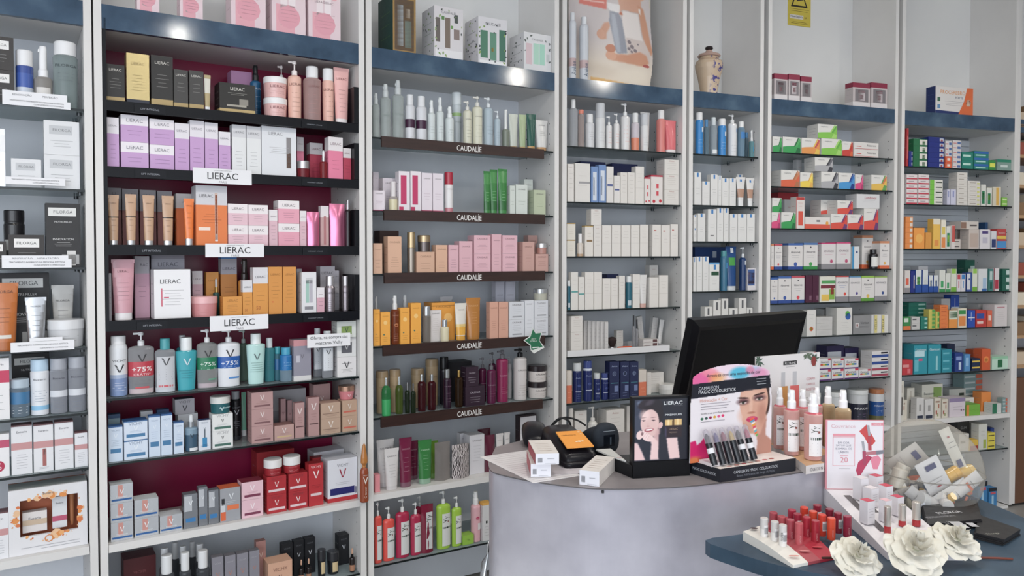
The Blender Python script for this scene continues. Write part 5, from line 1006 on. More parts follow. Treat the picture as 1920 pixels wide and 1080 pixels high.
put(2, 3, """l_browncar 201 229 352 d.14
l_browncar 230 261 354 d.14
l_browncar 263 294 356 d.14
l_browncar 296 324 358 d.14
l_fdn 200 224 365
l_fdn 236 258 364
l_fdn 269 292 366
l_fdn 305 328 367
l_obox 331 367 363 d.13
l_otube 346 366 372
l_obig 368 427 348
l_pw 428 465 382 n2
l_pw 466 503 384 n2
l_pwt 505 521 393
l_pw2 522 562 376 n2
l_pwt 563 575 395
l_pouch 577 601 397
l_tubbox 602 617 386
l_pouch 620 649 382
l_blkbot 651 662 375""")
put(2, 4, """l_gthin 203 208 512 d.05
l_pbig 252 280 480 d.12
l_ptube2 209 254 486
l_gbig 283 346 478 d.15
l_wbig 288 357 505
l_pwt 360 380 508 d.15
l_pjar2 358 405 555
l_amb 386 410 510 d.15
l_drop2 400 413 522 d.11
l_amb 417 453 556
l_ambg 414 444 482 d.14
l_ambbot 446 470 485 d.12
l_ambw 454 473 525
l_ambw 474 502 501
l_amb2 503 529 500
l_amb2 530 555 500
l_gw 556 566 504 d.12
l_picw 565 593 510
l_psm 594 608 539
l_gw 600 628 499 d.13
l_silbot 609 628 517
l_gw 635 658 507 d.13
l_silbot 644 663 517""")
put(2, 5, """v_therm 204 237 629
v_pred 239 286 622
v_teal 288 326 634
v_tq 328 367 632
v_tq 330 350 628 d.16
v_pgrn 367 405 617
v_pblu 406 447 617
v_pg2 446 464 618 d.14
v_mint 461 495 625
v_tq2 494 513 633 d.07
v_sm 513 527 650 d.07
v_blu 523 546 651
v_disp 549 582 637
v_ctube 584 604 615 d.08
v_ctube 600 625 620
v_mask 631 667 602
v_maskg 631 667 602 d.15""".replace('v_mask 631 667 602\nv_maskg 631 667 602 d.15', 'v_maskw 631 667 669\n^v_mask 631 667 633\n^v_maskg 631 667 602'))
put(2, 6, """v_bw 199 226 799
v_bt 199 222 777 d.12
v_bws 228 273 789 n2
v_gvl 260 283 771 d.15
v_bw 275 297 779
v_bw 298 320 776
v_bt 291 314 768 d.15
v_bw 322 341 791
v_gvl 330 368 776 d.13
^v_gv 325 362 748
v_drop 343 367 777
v_pic 369 392 788
v_wg 395 434 776 n2
^v_tjar 392 428 742
v_bcan 429 449 733 d.12
v_mtube 449 462 735 d.18
v_pb 469 510 735 n3
v_pby 512 549 797
v_pbt 551 569 755
v_pthin 524 534 748 d.12
v_pthin 537 546 751 d.12
v_pbt 576 597 745
v_be 600 637 755 n2
v_ber 640 671 750 n2
^v_pjar 633 665 722
v_gtray 510 572 730 d.2
v_pb 586 618 720 d.15""")
put(2, 7, """v_sil 201 244 908 n3
v_sil 246 292 936 n2
v_sil 294 337 966
v_silt 339 366 927
v_silt 367 385 914
v_silt 386 406 919
v_gor 408 447 915
v_pkw 449 490 903 n2
v_redc 497 534 893 n2
^v_redjar 492 525 860
v_redc 538 574 887 n2
^v_redjar 528 560 854
v_redt 576 604 869
v_redt 583 605 858 d.14
v_redb 478 549 845 d.2
v_wred 612 670 860
v_wb 590 648 848 d.15""")
put(2, 8, """v_rdark 224 286 1046 d.18
v_clearw 292 320 1041 d.02
v_clearw 330 352 1036 d.02
v_clearw 362 387 1032 d.02
v_clearw 293 312 1028 d.1
v_clearw 329 345 1024 d.1
v_clearw 360 378 1020 d.1
v_clearw 315 330 1018 d.19
v_clearw 348 362 1016 d.19
v_gpk 392 414 1045 d.03
v_gpk 416 437 1042 d.03
v_gpk 439 461 1038 d.03
v_gpk 463 482 1033 d.03
v_brn 484 503 1025 d.03
v_bge 498 544 1054 d.02
v_bk 524 545 1020 d.12
v_bk 547 566 1014 d.12
v_bk 568 588 1009 d.12
v_bjar 592 607 1030 d.05
v_bjar 610 632 1033 d.05
v_bk 632 658 1003 d.13
v_bfd 652 663 1028 d.03
v_bfd 556 566 1050 d.05
v_bfd 570 580 1048 d.05""")
put(3, 0, """c_giftg 738 781 -12 p.17
c_gift1 815 869 14 p.13
c_gift2 897 951 34 p.13
c_gift3 982 1034 63 p.13""")
put(3, 1, """c_mist 699 713 175
c_mist 714 734 158
c_mist 736 758 151
c_foam 760 779 178
c_foam 780 801 181
c_wsp 802 817 188
c_wsp 818 833 183
c_wsp 835 852 200 d.02
c_wbig 847 866 174 d.1
c_crm 868 885 190
c_crm 885 905 181
c_pblu 906 925 183
c_pblu 926 939 208
c_dgrn 941 955 206
c_ltube 957 974 214
c_gtube 975 989 215
c_dtube 990 1008 214
c_wtube 1008 1031 226""")
put(3, 2, """c_vws 700 711 322 d.15
c_vw 700 722 357
c_vw 718 745 334 d.1
c_fdn 729 746 340 d.03
c_vpic 748 769 321
c_vpic 770 790 321
c_vw 791 811 324
c_vw 812 832 325
c_wred 833 850 323
c_green 909 923 321
c_green 920 936 318
c_green 936 954 317 d.02
c_gw 956 966 348
c_gw 967 989 346
c_gw 983 999 336 d.13
c_pg 1001 1023 356""")
put(3, 3, """c_bes 700 717 456
c_brnb 712 748 432 d.16
c_be 727 753 443
c_gbot 763 779 435
c_bes 781 815 472
^c_gjar 783 807 441
c_be 817 839 459
c_pk 841 860 459
c_pk 861 886 452
c_pks 889 920 441 n2
c_pk 922 940 439
c_pks 942 970 441 n2
c_bp 980 1002 453
c_bp 990 1008 441 d.14
c_bp 1004 1028 476
^c_sjar 1005 1025 456""")
put(3, 4, """c_yel 700 712 580
c_yel 713 731 585
c_asp 700 710 556 d.12
c_asp 732 748 554
c_yel 750 768 577
c_asp 752 766 553 d.13
c_yel 770 789 568
c_clr 791 808 574
c_yelb 809 853 567 d.08
c_wc 810 832 582 d.03
c_sdrop 825 842 599 d.015
c_wt 828 852 556 d.19
c_ytube 856 880 568
c_atube 876 905 558
c_pe 918 934 566
c_pe 935 953 566
c_ws 955 983 566 n2
c_wt2 984 1001 563
c_ws 1002 1028 563 n2
^c_cjar 1000 1026 541
c_wb 929 946 528 d.19
c_wb 948 966 528 d.19""")
put(3, 5, """c_tan 704 727 695 d.07
c_tan 729 750 692 d.07
c_gbt 714 732 708 d.015
c_ybt 740 755 706
c_dbt 758 768 717
c_dbt 769 779 719 d.02
c_tan 770 794 690 d.11
c_tan 797 821 672 d.12
c_rbt 782 798 702
c_rbt 801 817 702
c_kbt 823 841 669 d.12
c_pbt 830 846 692
c_obt 852 868 694
c_pc 872 909 724
^c_pc 873 897 688
c_pbk 842 884 678 d.17
c_dmag 897 912 670 d.09
c_dmag 912 930 672 d.03
c_dmag 916 930 660 d.15
c_mag 930 953 656
c_wp 950 960 668 d.1
c_wpb 962 988 653
c_kjar 989 1025 684 n2""")
put(3, 6, """c_pkb 701 711 890
c_wtb 708 742 823 d.07
c_wtb 722 750 840 d.02
c_mtb 750 774 820
c_mtb 765 786 826 d.12
c_gtb 786 812 824
c_ltb 806 823 826 d.09
c_clp 817 846 828 d.04
c_zeb 850 882 832
c_wcs 880 908 815 d.06
c_wcs 862 878 812 d.14
c_magp 909 930 815 d.06
c_magp 898 922 803 d.17
c_wtb 932 946 812 d.06
c_wtb 947 958 810 d.06
c_dkc 974 1006 778 d.08
c_blk 1008 1035 793 d.12""")
put(3, 7, """k_org 699 714 942
k_org 715 738 950
k_mag 739 766 935
k_mag 767 788 942
k_dmg 790 813 945
k_mag 775 796 930 d.16
k_grn 816 844 920
k_grn 845 866 930
k_soap 866 889 1003
k_pnk 880 901 921
k_yw 904 920 942""")
put(4, 0, """a_can 1065 1080 24 d.02
a_can 1085 1103 32 d.02""")
put(4, 1, """a_big 1066 1083 187
a_clo 1083 1095 206
a_sw 1096 1114 214
a_wc 1115 1134 194
a_pm 1135 1147 218
a_pm 1149 1161 213
a_pm 1162 1180 194
a_op 1182 1198 212
a_wc 1199 1215 213
a_wt 1212 1230 208
a_cb 1229 1249 207
a_ct 1249 1271 226""")
put(4, 2, """a_c 1064 1076 307
a_cg 1078 1106 306
a_bl 1108 1121 312
a_bl 1122 1136 309
a_cb2 1137 1150 312
a_cb2 1151 1162 329
a_c 1163 1176 323
a_c 1177 1190 323
a_c2 1191 1207 312
a_cj 1208 1219 332
a_cj 1220 1242 328
a_c 1245 1272 299 n3
a_nv 1088 1135 303 d.2
a_nv 1147 1195 307 d.2""")
put(4, 3, """a_gold 1063 1079 418 n2
a_fb 1081 1094 438
a_goldm 1097 1112 423
a_c 1113 1128 422
^a_c 1108 1128 392
a_c2 1129 1146 422
a_c2 1147 1164 422
a_c2 1165 1182 422
a_c2 1183 1199 422
a_c2 1200 1215 421
a_cr 1223 1239 421
a_cr 1240 1256 422
a_cr 1257 1271 420""")
put(4, 4, """a_teal 1063 1070 526
a_ctl 1071 1084 510
a_ctl 1085 1096 519
a_c2 1097 1113 510
a_c2 1114 1129 510
a_c2 1130 1145 522
a_c2 1146 1159 522
a_c2 1161 1172 517
a_teal 1173 1185 518
a_c2 1187 1200 514
a_wt 1201 1216 515
a_c2 1218 1235 520
a_c2 1236 1253 516
a_c 1218 1234 497 d.15
a_nv 1138 1160 514 d.18""")
put(4, 6, """a_or 1063 1073 695
a_ds 1074 1091 680
a_db 1093 1111 676
a_ds 1113 1126 699
a_db 1127 1142 699
a_nc 1143 1162 678
a_nc 1164 1181 678
a_nc 1182 1198 678
a_or 1199 1213 693
a_c2 1214 1222 698 d.06
a_c2 1222 1253 700 d.06
a_cmp 1236 1266 719 d.01""")
put(4, 7, """a_ob 1064 1078 765
a_c 1078 1101 770 d.05
a_pmw 1102 1122 762
a_c 1120 1134 768 d.12
a_c 1138 1172 768 d.03
a_c 1176 1200 760 d.08""")
put(5, 1, """r_bl 1302 1317 211
r_gr 1318 1328 224
r_cl 1329 1343 220
r_bl 1344 1360 223
r_pm 1362 1380 215
r_cb2 1381 1395 228
r_gr 1394 1403 248 d.08
r_sp 1404 1418 244""")
put(5, 2, """r_c 1301 1314 323
r_c 1316 1330 340
r_c 1332 1345 327
r_c 1346 1352 329
r_c 1353 1366 334
r_c 1367 1379 334
r_c 1381 1392 327 d.12
r_tt 1383 1401 332
r_tt 1402 1420 334
r_c 1395 1408 328 d.12""")
put(5, 3, """r_c 1300 1306 403 n2
r_c 1308 1322 400
r_cb 1327 1343 392
r_c 1344 1356 390
r_c 1357 1366 390
r_c 1368 1382 401
r_c 1383 1399 401
r_c 1400 1415 401""")
put(5, 4, """r_ban 1303 1384 463 d.21 p.06
r_c 1300 1305 482
r_c 1306 1317 481
r_c 1318 1329 481
r_50 1330 1349 492
r_tl 1350 1364 470
r_nv 1365 1385 462 d.04
r_np 1386 1400 463
r_face 1401 1420 503""")
put(5, 5, """r_g 1322 1336 575
r_g 1338 1352 563
r_g 1354 1366 560
r_g 1368 1384 578
r_g 1386 1400 559
r_g 1401 1412 577""")
put(6, 0, """x_face 1449 1474 138 p.06
x_face 1476 1497 139 p.06
x_face 1499 1519 143 p.06
x_face 1596 1628 155 p.06
x_face 1630 1660 155 p.06""")
put(6, 1, """s_gr 1447 1464 256
s_gr 1466 1499 257
s_or 1501 1535 259
s_lg 1538 1576 260
^s_lg 1531 1567 233
s_rd 1577 1597 265
^s_rd 1568 1588 239
s_flat 1599 1645 267 n2 p.12""")
put(6, 2, """s_br 1463 1498 319
s_yl 1499 1523 323
s_gy 1538 1570 322
^s_gy 1526 1560 295
s_bl 1571 1601 324
s_pk 1602 1617 327
s_mx 1632 1661 328
s_wr 1492 1502 292 d.18""")
put(6, 3, """s_pk 1446 1462 398
^s_gr 1447 1466 371
s_gr 1463 1491 398
s_redt 1492 1508 369
s_long 1509 1556 407
^s_rp 1538 1566 375 d.1
s_rp 1557 1588 401
^s_rp 1569 1598 376
s_rp 1589 1618 402
s_rp 1619 1646 391
^s_wr 1605 1648 364
s_wr 1470 1490 374 d.15
s_redbox 1458 1496 355 d.24""")
put(6, 4, """b_or 1446 1451 457
b_rd 1452 1467 457
b_bl 1478 1505 456
b_gn 1507 1533 455
b_ad 1540 1567 455
b_ad 1568 1595 454
b_bs 1598 1611 462
b_or 1616 1637 441 d.08
b_jar 1628 1648 468 d.015
b_or 1648 1668 452
b_ad 1472 1478 458""".replace('\nb_ad 1472 1478 458', ''))
put(6, 5, """b_bl 1446 1459 520
b_bl 1460 1484 518
b_rd 1485 1509 517
b_pur 1511 1523 516
b_pur 1524 1536 516
b_fr 1538 1567 518
b_ah 1568 1592 517
b_av 1593 1615 518
b_yl 1616 1640 517
b_ab 1641 1664 518""")
put(6, 6, """b_hex 1514 1531 581
b_gw 1532 1562 594 n3
b_glob 1570 1599 577
b_gw 1544 1568 579 d.14
b_gry 1601 1640 591
b_yw 1641 1654 590
b_yw 1655 1667 590""")
put(6, 7, """n_c 1538 1560 672 n2
n_c 1562 1584 672 n2
n_c 1586 1612 672 n2
n_c 1613 1635 692
n_x 1637 1668 658 n2
n_y 1637 1668 686 n2
n_d 1552 1584 648 d.16
n_d 1586 1612 652 d.16
n_c 1514 1532 660""".replace('n_x 1637 1668 658 n2\nn_y 1637 1668 686 n2', 'n_y 1637 1668 684 n2\n^n_x 1637 1668 658 n2'))
put(6, 8, """n_t 1500 1540 735
n_t 1548 1588 733
n_t 1592 1629 729
n_t2 1632 1664 728""")
put(7, 0, "x_pro 1750 1820 163 p.07")
put(7, 1, """p_rd 1697 1701 240
p_nv 1702 1709 283 n3
p_gr 1710 1736 260 n4
p_nv 1738 1768 257 n6
p_wr 1771 1781 292 n2
p_or 1771 1781 293
p_wr 1784 1799 263 n6
p_tl 1801 1822 285 n2
p_tb 1824 1851 283 n3
p_gy 1852 1864 300
p_tg 1867 1899 299""".replace('p_wr 1771 1781 292 n2\n', '').replace('p_or 1771 1781 293', 'p_or 1770 1782 293 n2\n^p_wr 1770 1782 264 n3'))
put(7, 2, """p_r 1698 1718 327 n6
p_r 1720 1740 327 n6
p_lg 1742 1766 337 n5
p_vb 1774 1780 355
p_vb 1781 1791 355
p_w 1793 1812 323 n7
p_wy 1813 1836 339 n6
p_gs 1838 1847 346
p_gs 1849 1858 352
p_y2 1860 1875 350
p_ll 1877 1887 370 n2""")
put(7, 3, """p_of 1697 1711 406 n6
p_oj 1713 1733 427
p_am 1735 1746 436
p_ye 1749 1762 410
p_yr 1764 1773 412
p_gs 1774 1782 424
p_rw 1783 1790 422
p_br 1783 1809 448 n2
p_tube 1792 1815 430 d.12
p_tube 1816 1835 430
^p_br 1801 1834 415 
p_wv 1837 1856 430
p_wn 1858 1868 433
p_rb 1869 1886 429
p_nb 1853 1872 417 d.15""")
put(7, 4, """p_wo 1697 1707 507
p_bg 1717 1729 506
p_bb 1730 1741 506
p_bb 1742 1750 516
p_bb 1751 1760 516
p_gw 1762 1773 506
p_gw 1774 1783 512
p_gl 1784 1794 504
p_rwt 1795 1802 513
p_bt 1803 1811 513
p_bc 1813 1823 511
p_gl 1824 1833 504
p_wb 1835 1852 504
p_tc 1854 1863 504
p_rc 1864 1874 503
p_gt 1880 1896 504 n3
p_gt 1810 1828 487 d.15
p_wn 1722 1740 499 d.15
p_nv 1708 1716 508""")
put(7, 5, """p_gf 1695 1709 594
p_wf 1711 1726 594 n2
p_tf 1728 1741 594 n3
^p_tf 1703 1738 567 n3
p_yf 1743 1755 580 n5
p_yf 1756 1763 584 n3
p_os 1764 1779 572 n6
p_go 1781 1797 582
p_wg 1798 1814 578
p_bx 1816 1830 582
p_rx 1832 1851 581
p_ox 1853 1862 582
p_pw 1866 1890 571
p_wf 1766 1783 560 d.13
p_bx 1784 1800 553 d.13
p_wf 1836 1858 570 d.14""".replace('^p_tf 1703 1738 567 n3', 'p_tf 1705 1738 567 n6 d.13'))
put(7, 6, """p_gg 1694 1714 675
p_gc 1716 1741 647
p_gd 1743 1767 646
p_ge 1769 1787 655 n3
p_bn 1793 1808 661
p_lb 1811 1822 664
p_yn 1825 1841 672 n2
p_fr 1844 1860 654
p_gb 1863 1894 668
p_yn 1778 1793 645 d.14
p_ge 1788 1796 676 n2
p_gc 1697 1714 644 d.13
p_fr 1827 1843 655 d.14""")
put(7, 7, """p_ch 1691 1698 714
p_fl 1693 1712 752
p_ch 1704 1718 727 d.09
p_cl 1722 1736 746
p_cl 1738 1754 748
p_te 1732 1771 720 d.11
p_fl 1756 1768 746
p_fl 1770 1781 748
p_lv 1784 1814 746
p_ol 1816 1842 758 n2
p_gx 1800 1834 732 d.12
p_w 1830 1853 750 n2
p_oo 1844 1862 735 d.09
p_gw2 1865 1882 756
p_st 1884 1895 746 n4
p_st 1808 1856 700 n6 d.2""")
put(7, 8, """p_gu 1800 1822 790 d.12
p_w 1803 1822 813 d.03
p_yo 1824 1839 824 d.02
p_ww 1840 1856 795
p_yb 1857 1871 811 n3
p_ww 1826 1846 793 d.12
p_bn 1878 1890 800 d.1""")
put(7, 9, """p_w 1700 1718 905
p_or 1722 1738 895
p_gl 1744 1760 910
p_blr 1841 1858 902 d.02
p_blr 1861 1876 914 d.02""")
label_goods()
# ------------------------------------------------------------------ signs on the shelves
def shelf_sign(bk, x0, x1, y0, y1, label, lines, t=-.006, col='e6e6ea', kind='shelf_sign'):
    b = B[bk]; s0 = hit(b, x0, 478, t)[0]; s1 = hit(b, x1, 478, t)[0]; xc = (x0+x1)/2; zt = hit(b, xc, y0, t)[1]; zb = hit(b, xc, y1, t)[1]
    w, h = s1-s0, zt-zb; m = MB().box(-w/2, w/2, -.0008, .0008, 0, h, M(col)); o = m.build(kind, None, W_(b, (s0+s1)/2, t, zb), b.rz)
    p = MB()
    for tx, fz, fw, c, *r in lines: p.text(tx, fw*w, fz*h, flat(-.0009), M(c), cx=(r[0]*w/2 if r else 0), hmax=h*.8)
    p.build('sign_lettering', o); tag(o, label, 'sign', None); return o
for (a, y, z_, k) in ((363, 317, 345, 'second'), (385, 457, 482, 'third'), (392, 591, 619, 'fourth')):
    shelf_sign(2, a, a+110, y, z_, 'white lettered name sign clipped to the %s black rail' % k, [('LIERAC', .52, .52, '2a2a2e'), ('LABORATOIRE COSMÉTIQUE', .88, .3, '8a8a8e'), ('PARIS', .12, .13, '8a8a8e')])
b2 = B[2]
for i in range(4):
    z = SZ[2][i]
    for (fx, tx, k) in ((.16, 'LIFT INTEGRAL', 'left'), (.8, 'HYDRAGENIST  LUMILOGIE', 'right')):
        o = MB().box(-.05, .05, -.001, .001, -.014, .014, M('16181e', 'k')).build('shelf_label', None, W_(b2, b2.L*fx, -.0022, z-.018), b2.rz)
        MB().text(tx, .06, 0, flat(-.0011), M('9a9ea8')).build('label_lettering', o)
        tag(o, 'small glossy black label plate at the %s of the %s black rail' % (k, ORD[i].replace('first', 'top')), 'label')
TR = 'TRATAMENTO INSPIRADO NA MEDICINA ESTÉTICA'
for i, (x0, x1, y0, y1, up) in enumerate(((9, 136, 187, 201, 'RENOVAÇÃO            PERFEIÇÃO'), (12, 124, 333, 347, ''), (3, 134, 486, 502, 'INNOVAÇÃO     HIDRATAÇÃO'), (17, 137, 640, 658, 'HIDRATAÇÃO INTENSIVA'))):
    k = ['top', 'second', 'third', 'fourth'][i]
    shelf_sign(1, x0, x1, y0, y1, 'narrow white text strip on the %s shelf edge, far-left bay' % k, [(TR, .68, .8, '5a5a60'), ('CLINICAMENTE COMPROVADA', .3, .45, '5a5a60', .35)], t=.004, kind='shelf_strip')
    if up: shelf_sign(1, x0+(0 if i != 3 else 36), x1-(6 if i != 3 else 22), y0-13 if i == 0 else y0-7, y1-12 if i == 0 else y1-10, 'second white strip behind the text strip, %s shelf, far-left bay' % k, [(up, .55, .7, '7a7a80')], t=.008, kind='shelf_strip')
shelf_sign(2, 575, 656, 626, 650, 'white offer note taped across bottles in the raspberry bay', [('Oferta, na compra das', .7, .86, '2a2a2e'), ('mascaras Vichy', .28, .62, '2a2a2e')], t=.012, kind='offer_note')
# star
b3 = B[3]; sx, sz, sy = hit(b3, 1000, 639, -.014)
PX = sy/F
def star(pts): return [((x-999)*PX*1.14, -(y-639)*PX) for x, y in pts]
SO = [(998, 615), (1003, 624), (1016, 624), (1011, 639), (1021, 653), (1000, 663), (994, 657), (992, 647), (980, 637), (992, 630)]
SI = [(998, 617), (1003, 625.5), (1014, 625), (1010, 639), (1017, 651), (999, 656), (995, 656), (993.5, 646), (982.5, 637.5), (993, 631)]
def fan(m, pts, y, mt): c = (sum(p[0] for p in pts)/len(pts), sum(p[1] for p in pts)/len(pts)); n = len(pts); m.add([(c[0], y, c[1])]+[(x, y, z) for x, z in pts], [(0, i+1, (i+1) % n+1) for i in range(n)][:], mt)
SO = star(SO)[::-1]; SI = star(SI)[::-1]
m = MB(); n = len(SO)
m.slab([], 0, 0, M('e4e6e2')) if 0 else None
fan(m, SO, -.001, M('dfe2de')); m.add([(x, -.001, z) for x, z in SO]+[(x, .001, z) for x, z in SO], [(i, (i+1) % n, n+(i+1) % n, n+i) for i in range(n)], M('dfe2de')); fan(m, SO[::-1], .001, M('c8cac6'))
so = m.build('star_sign', None, W_(b3, sx, -.014, sz), b3.rz); tag(so, 'green star-shaped badge hanging on a brown shelf rail', 'sign')
m = MB(); fan(m, SI, -.0014, M('14704c')); m.text('CINCO', .026, .009, flat(-.0018), M('e6ece6')).text('ESTRELAS', .036, -.001, flat(-.0018), M('e6ece6')); m.panel(-.006, .03, -.034, -.029, flat(-.0014), M('e6ece6')); m.build('star_face', so)
# ampoule on the upright between bays 2 and 3
sa, za, ya = hit(b2, 683, 941, -.018); h = hit(b2, 683, 832, -.018)[1]-za; r = .5*17/F*ya
am = empty('display_ampoule', W_(b2, sa, -.018, za), b2.rz, 'amber glass-look display ampoule fixed to the white upright', 'ampoule')
MB().lathe([(.8, 0), (1, .02*h), (1, .5*h), (.85, .56*h), (.42, .6*h)], M('93401a', 'g'), r, r*.8).build('body', am)
MB().lathe([(.42, .6*h), (.4, .63*h), (.8, .68*h), (.75, .76*h), (.3, .98*h), (.1, h)], M('b87426', 'g'), r, r*.8).build('tip', am)
m = MB(); mp = flat(-r*.82); m.text('VICHY', r*1.1, .47*h, mp, M('dcd0c8')).text('V', r*1.1, .38*h, mp, M('ece4dc'), hh=.06*h*2); m.text('C tensor', .2*h, .18*h, mp, M('dcc8b8'), vert=True); m.build('lettering', am)
# gift box in the far-left bay
b1 = B[1]; s0 = hit(b1, 8, 478, .03)[0]; s1 = hit(b1, 157, 478, .03)[0]; zt = hit(b1, 82, 913, .03)[1]; w = s1-s0; h = zt-SZ[1][6]
gb = empty('gift_box', W_(b1, (s0+s1)/2, .03, SZ[1][6]+.0005), b1.rz, 'large white gift box with orange splash and window, far-left bay', 'box')
m = MB(); m.box(-w/2, w/2, 0, .012, 0, h*.27, M('dddcdf')); m.box(-w/2, w/2, 0, .012, h*.83, h, M('dddcdf')); m.box(-w/2, -w*.36, 0, .012, h*.27, h*.83, M('dddcdf')); m.box(w*.38, w/2, 0, .012, h*.27, h*.83, M('dddcdf'))
m.box(-w/2, w/2, .09, .1, 0, h, M('c9683a')); m.box(-w/2, -w/2+.003, .012, .09, 0, h, M('c8c9c9')); m.box(w/2-.003, w/2, .012, .09, 0, h, M('c8c9c9')); m.box(-w/2+.003, w/2-.003, .012, .09, h-.003, h, M('a9aeac')); m.box(-w/2+.003, w/2-.003, .012, .09, 0, .003, M('c8c9c9')); m.build('case', gb)
m = MB(); rr = random.Random(3)
for i in range(70):
    a = rr.uniform(0, 2*PI); q = rr.uniform(.0, 1); x = math.cos(a)*w*(.40+.08*q); z = h*.55+math.sin(a)*h*(.30+.1*q); s_ = rr.uniform(.004, .02)*(1.1-q)
    if abs(x) < w*.37 and h*.27 < z < h*.83: continue
    x = max(-w*.47, min(w*.47, x)); z = max(h*.05, min(h*.96, z)); m.add([(x+s_*math.cos(k*PI/3+a)*rr.uniform(.6, 1), -.0006-i*4e-6, z+s_*math.sin(k*PI/3+a)*rr.uniform(.6, 1)) for k in range(6)], [tuple(range(6))], M(rr.choice(['e08a34', 'd8702c', 'e8a45c', 'e6b88a'])))
m.text('Eucerin', w*.14, h*.9, flat(-.001), M('5a5a62')); m.text('O', w*.12, h*.2, flat(-.001), M('d8802c')); m.panel(-w*.35, w*.4, h*.1, h*.106, flat(-.0008), M('9a9aa0')); m.panel(-w*.1, w*.4, h*.06, h*.066, flat(-.0008), M('9a9aa0')); m.build('box_print', gb)
def inner(x0, x1, z1, col, bcol, nm='small_carton'):
    o = MB().box(x0*w, x1*w, .03, .06, h*.29, z1*h, M(col)).build(nm, gb); MB().box(x0*w, x1*w, .0285, .0297, h*.4, h*.48, M(bcol)).text('Eucerin', (x1-x0)*w*.5, h*(z1-.1), flat(.0294), M('5a5a64'), cx=(x0+x1)/2*w).build('carton_print', o)
inner(-.33, -.02, .6, 'dcd6d4', 'c8b096'); inner(.05, .24, .78, 'd8dade', 'c05070'); MB().lathe([(.02*w, h*.29), (.03*w, h*.36), (.035*w, h*.7), (.05*w, h*.8)], M('a8683c', 'g'), cx=.31*w, cy=.045, n=12).build('small_tube', gb)
# yellow alarm notice on the upper back of the supplement bay
b6 = B[6]; t6 = D-.002; s0 = hit(b6, 1477.5, 0, t6)[0]; s1 = hit(b6, 1520, 0, t6)[0]; w = s1-s0; zb = hit(b6, 1498, 49, t6)[1]; h = w*1.62
ys = MB().box(-w/2, w/2, -.001, .001, 0, h, M('c9b416')).build('alarm_notice', None, W_(b6, (s0+s1)/2, t6, zb), b6.rz); tag(ys, 'yellow alarm notice with black warning triangle, supplement bay back', 'sign')
m = MB(); fl = flat(-.0012); T = [(-.38, .66), (.36, .66), (0, 1.5)]
for i in range(3):
    (x0, z0), (x1, z1) = T[i], T[(i+1) % 3]; c = (0, .94); q = .78
    m.add([(x0*w, -.0013, z0*w), (x1*w, -.0013, z1*w), ((c[0]+(x1-c[0])*q)*w, -.0013, (c[1]+(z1-c[1])*q)*w), ((c[0]+(x0-c[0])*q)*w, -.0013, (c[1]+(z0-c[1])*q)*w)], [(0, 1, 2, 3)], M('1e1a10'))
m.add([(x*w, -.0013, z*w) for x, z in [(-.12, .86), (.16, .92), (.16, 1.1), (-.1, 1.06)]], [(0, 1, 2, 3)], M('2a2428'))
for z, q in ((.58, .42), (.51, .36), (.13, .3), (.08, .36)): m.panel(-q*w, q*w, z*w, z*w+.002, fl, M('5c4c10'))
m.panel(-.42*w, .17*w, .24*w, .38*w, fl, M('d8d4cc')); m.text('HiperSegura', .52*w, .31*w, flat(-.0018), M('4a4664'), cx=-.125*w); m.text('24', .1*w, .31*w, flat(-.0018), M('6a5a10'), cx=.27*w); m.build('notice_print', ys)
# painted ginger-jar vase
b5 = B[5]; vz = ZV; sv, zz, yv = hit(b5, 1329, 172, .13); rv = 25.5/F*yv; hv = hit(b5, 1329, 87, .13)[1]-vz
CERA = noise_mat('painted_glaze', ['bfa58a', 'c9b49c', 'd2c4b2'], 3, .25)
nt = CERA.node_tree; p = nt.nodes['Principled BSDF']; src = p.inputs['Base Color'].links[0].from_socket
vo = nt.nodes.new('ShaderNodeTexNoise'); vo.inputs['Scale'].default_value = 42; vo.inputs['Detail'].default_value = 3; tc = nt.nodes.new('ShaderNodeTexCoord'); nt.links.new(tc.outputs['Object'], vo.inputs['Vector'])
sp = nt.nodes.new('ShaderNodeSeparateXYZ'); nt.links.new(tc.outputs['Object'], sp.inputs[0])
r1 = nt.nodes.new('ShaderNodeMapRange'); r1.inputs['From Min'].default_value = .53; r1.inputs['From Max'].default_value = .57; nt.links.new(vo.outputs['Fac'], r1.inputs['Value'])
r2 = nt.nodes.new('ShaderNodeMapRange'); r2.inputs['From Min'].default_value = -.03; r2.inputs['From Max'].default_value = -.012; nt.links.new(sp.outputs['X'], r2.inputs['Value'])
mu = nt.nodes.new('ShaderNodeMath'); mu.operation = 'MULTIPLY'; nt.links.new(r1.outputs[0], mu.inputs[0]); nt.links.new(r2.outputs[0], mu.inputs[1])
mx = nt.nodes.new('ShaderNodeMix'); mx.data_type = 'RGBA'; nt.links.new(mu.outputs[0], mx.inputs['Factor']); nt.links.new(src, mx.inputs['A']); mx.inputs['B'].default_value = (*lin('4a4684'), 1); nt.links.new(mx.outputs['Result'], p.inputs['Base Color'])
va = empty('lidded_vase', W_(b5, sv, .13, vz+.0005), b5.rz, 'cream lidded ceramic jar with blue painted flowers on the valance', 'vase')
MB().lathe([(.55, 0), (.6, .02*hv), (.62, .12*hv), (.8, .38*hv), (.98, .56*hv), (1, .64*hv), (.93, .7*hv), (.7, .75*hv), (.66, .79*hv)], CERA, rv, n=40).build('body', va)
MB().lathe([(.8, .79*hv), (.84, .81*hv), (.74, .84*hv), (.3, .88*hv), (.22, .92*hv)], M('b8988a', 'g'), rv, n=32).build('lid', va)
MB().lathe([(.15, .92*hv), (.3, .95*hv), (.26, .985*hv), (.1, hv)], M('2a2224', 'g'), rv, n=20).build('lid_knob', va)

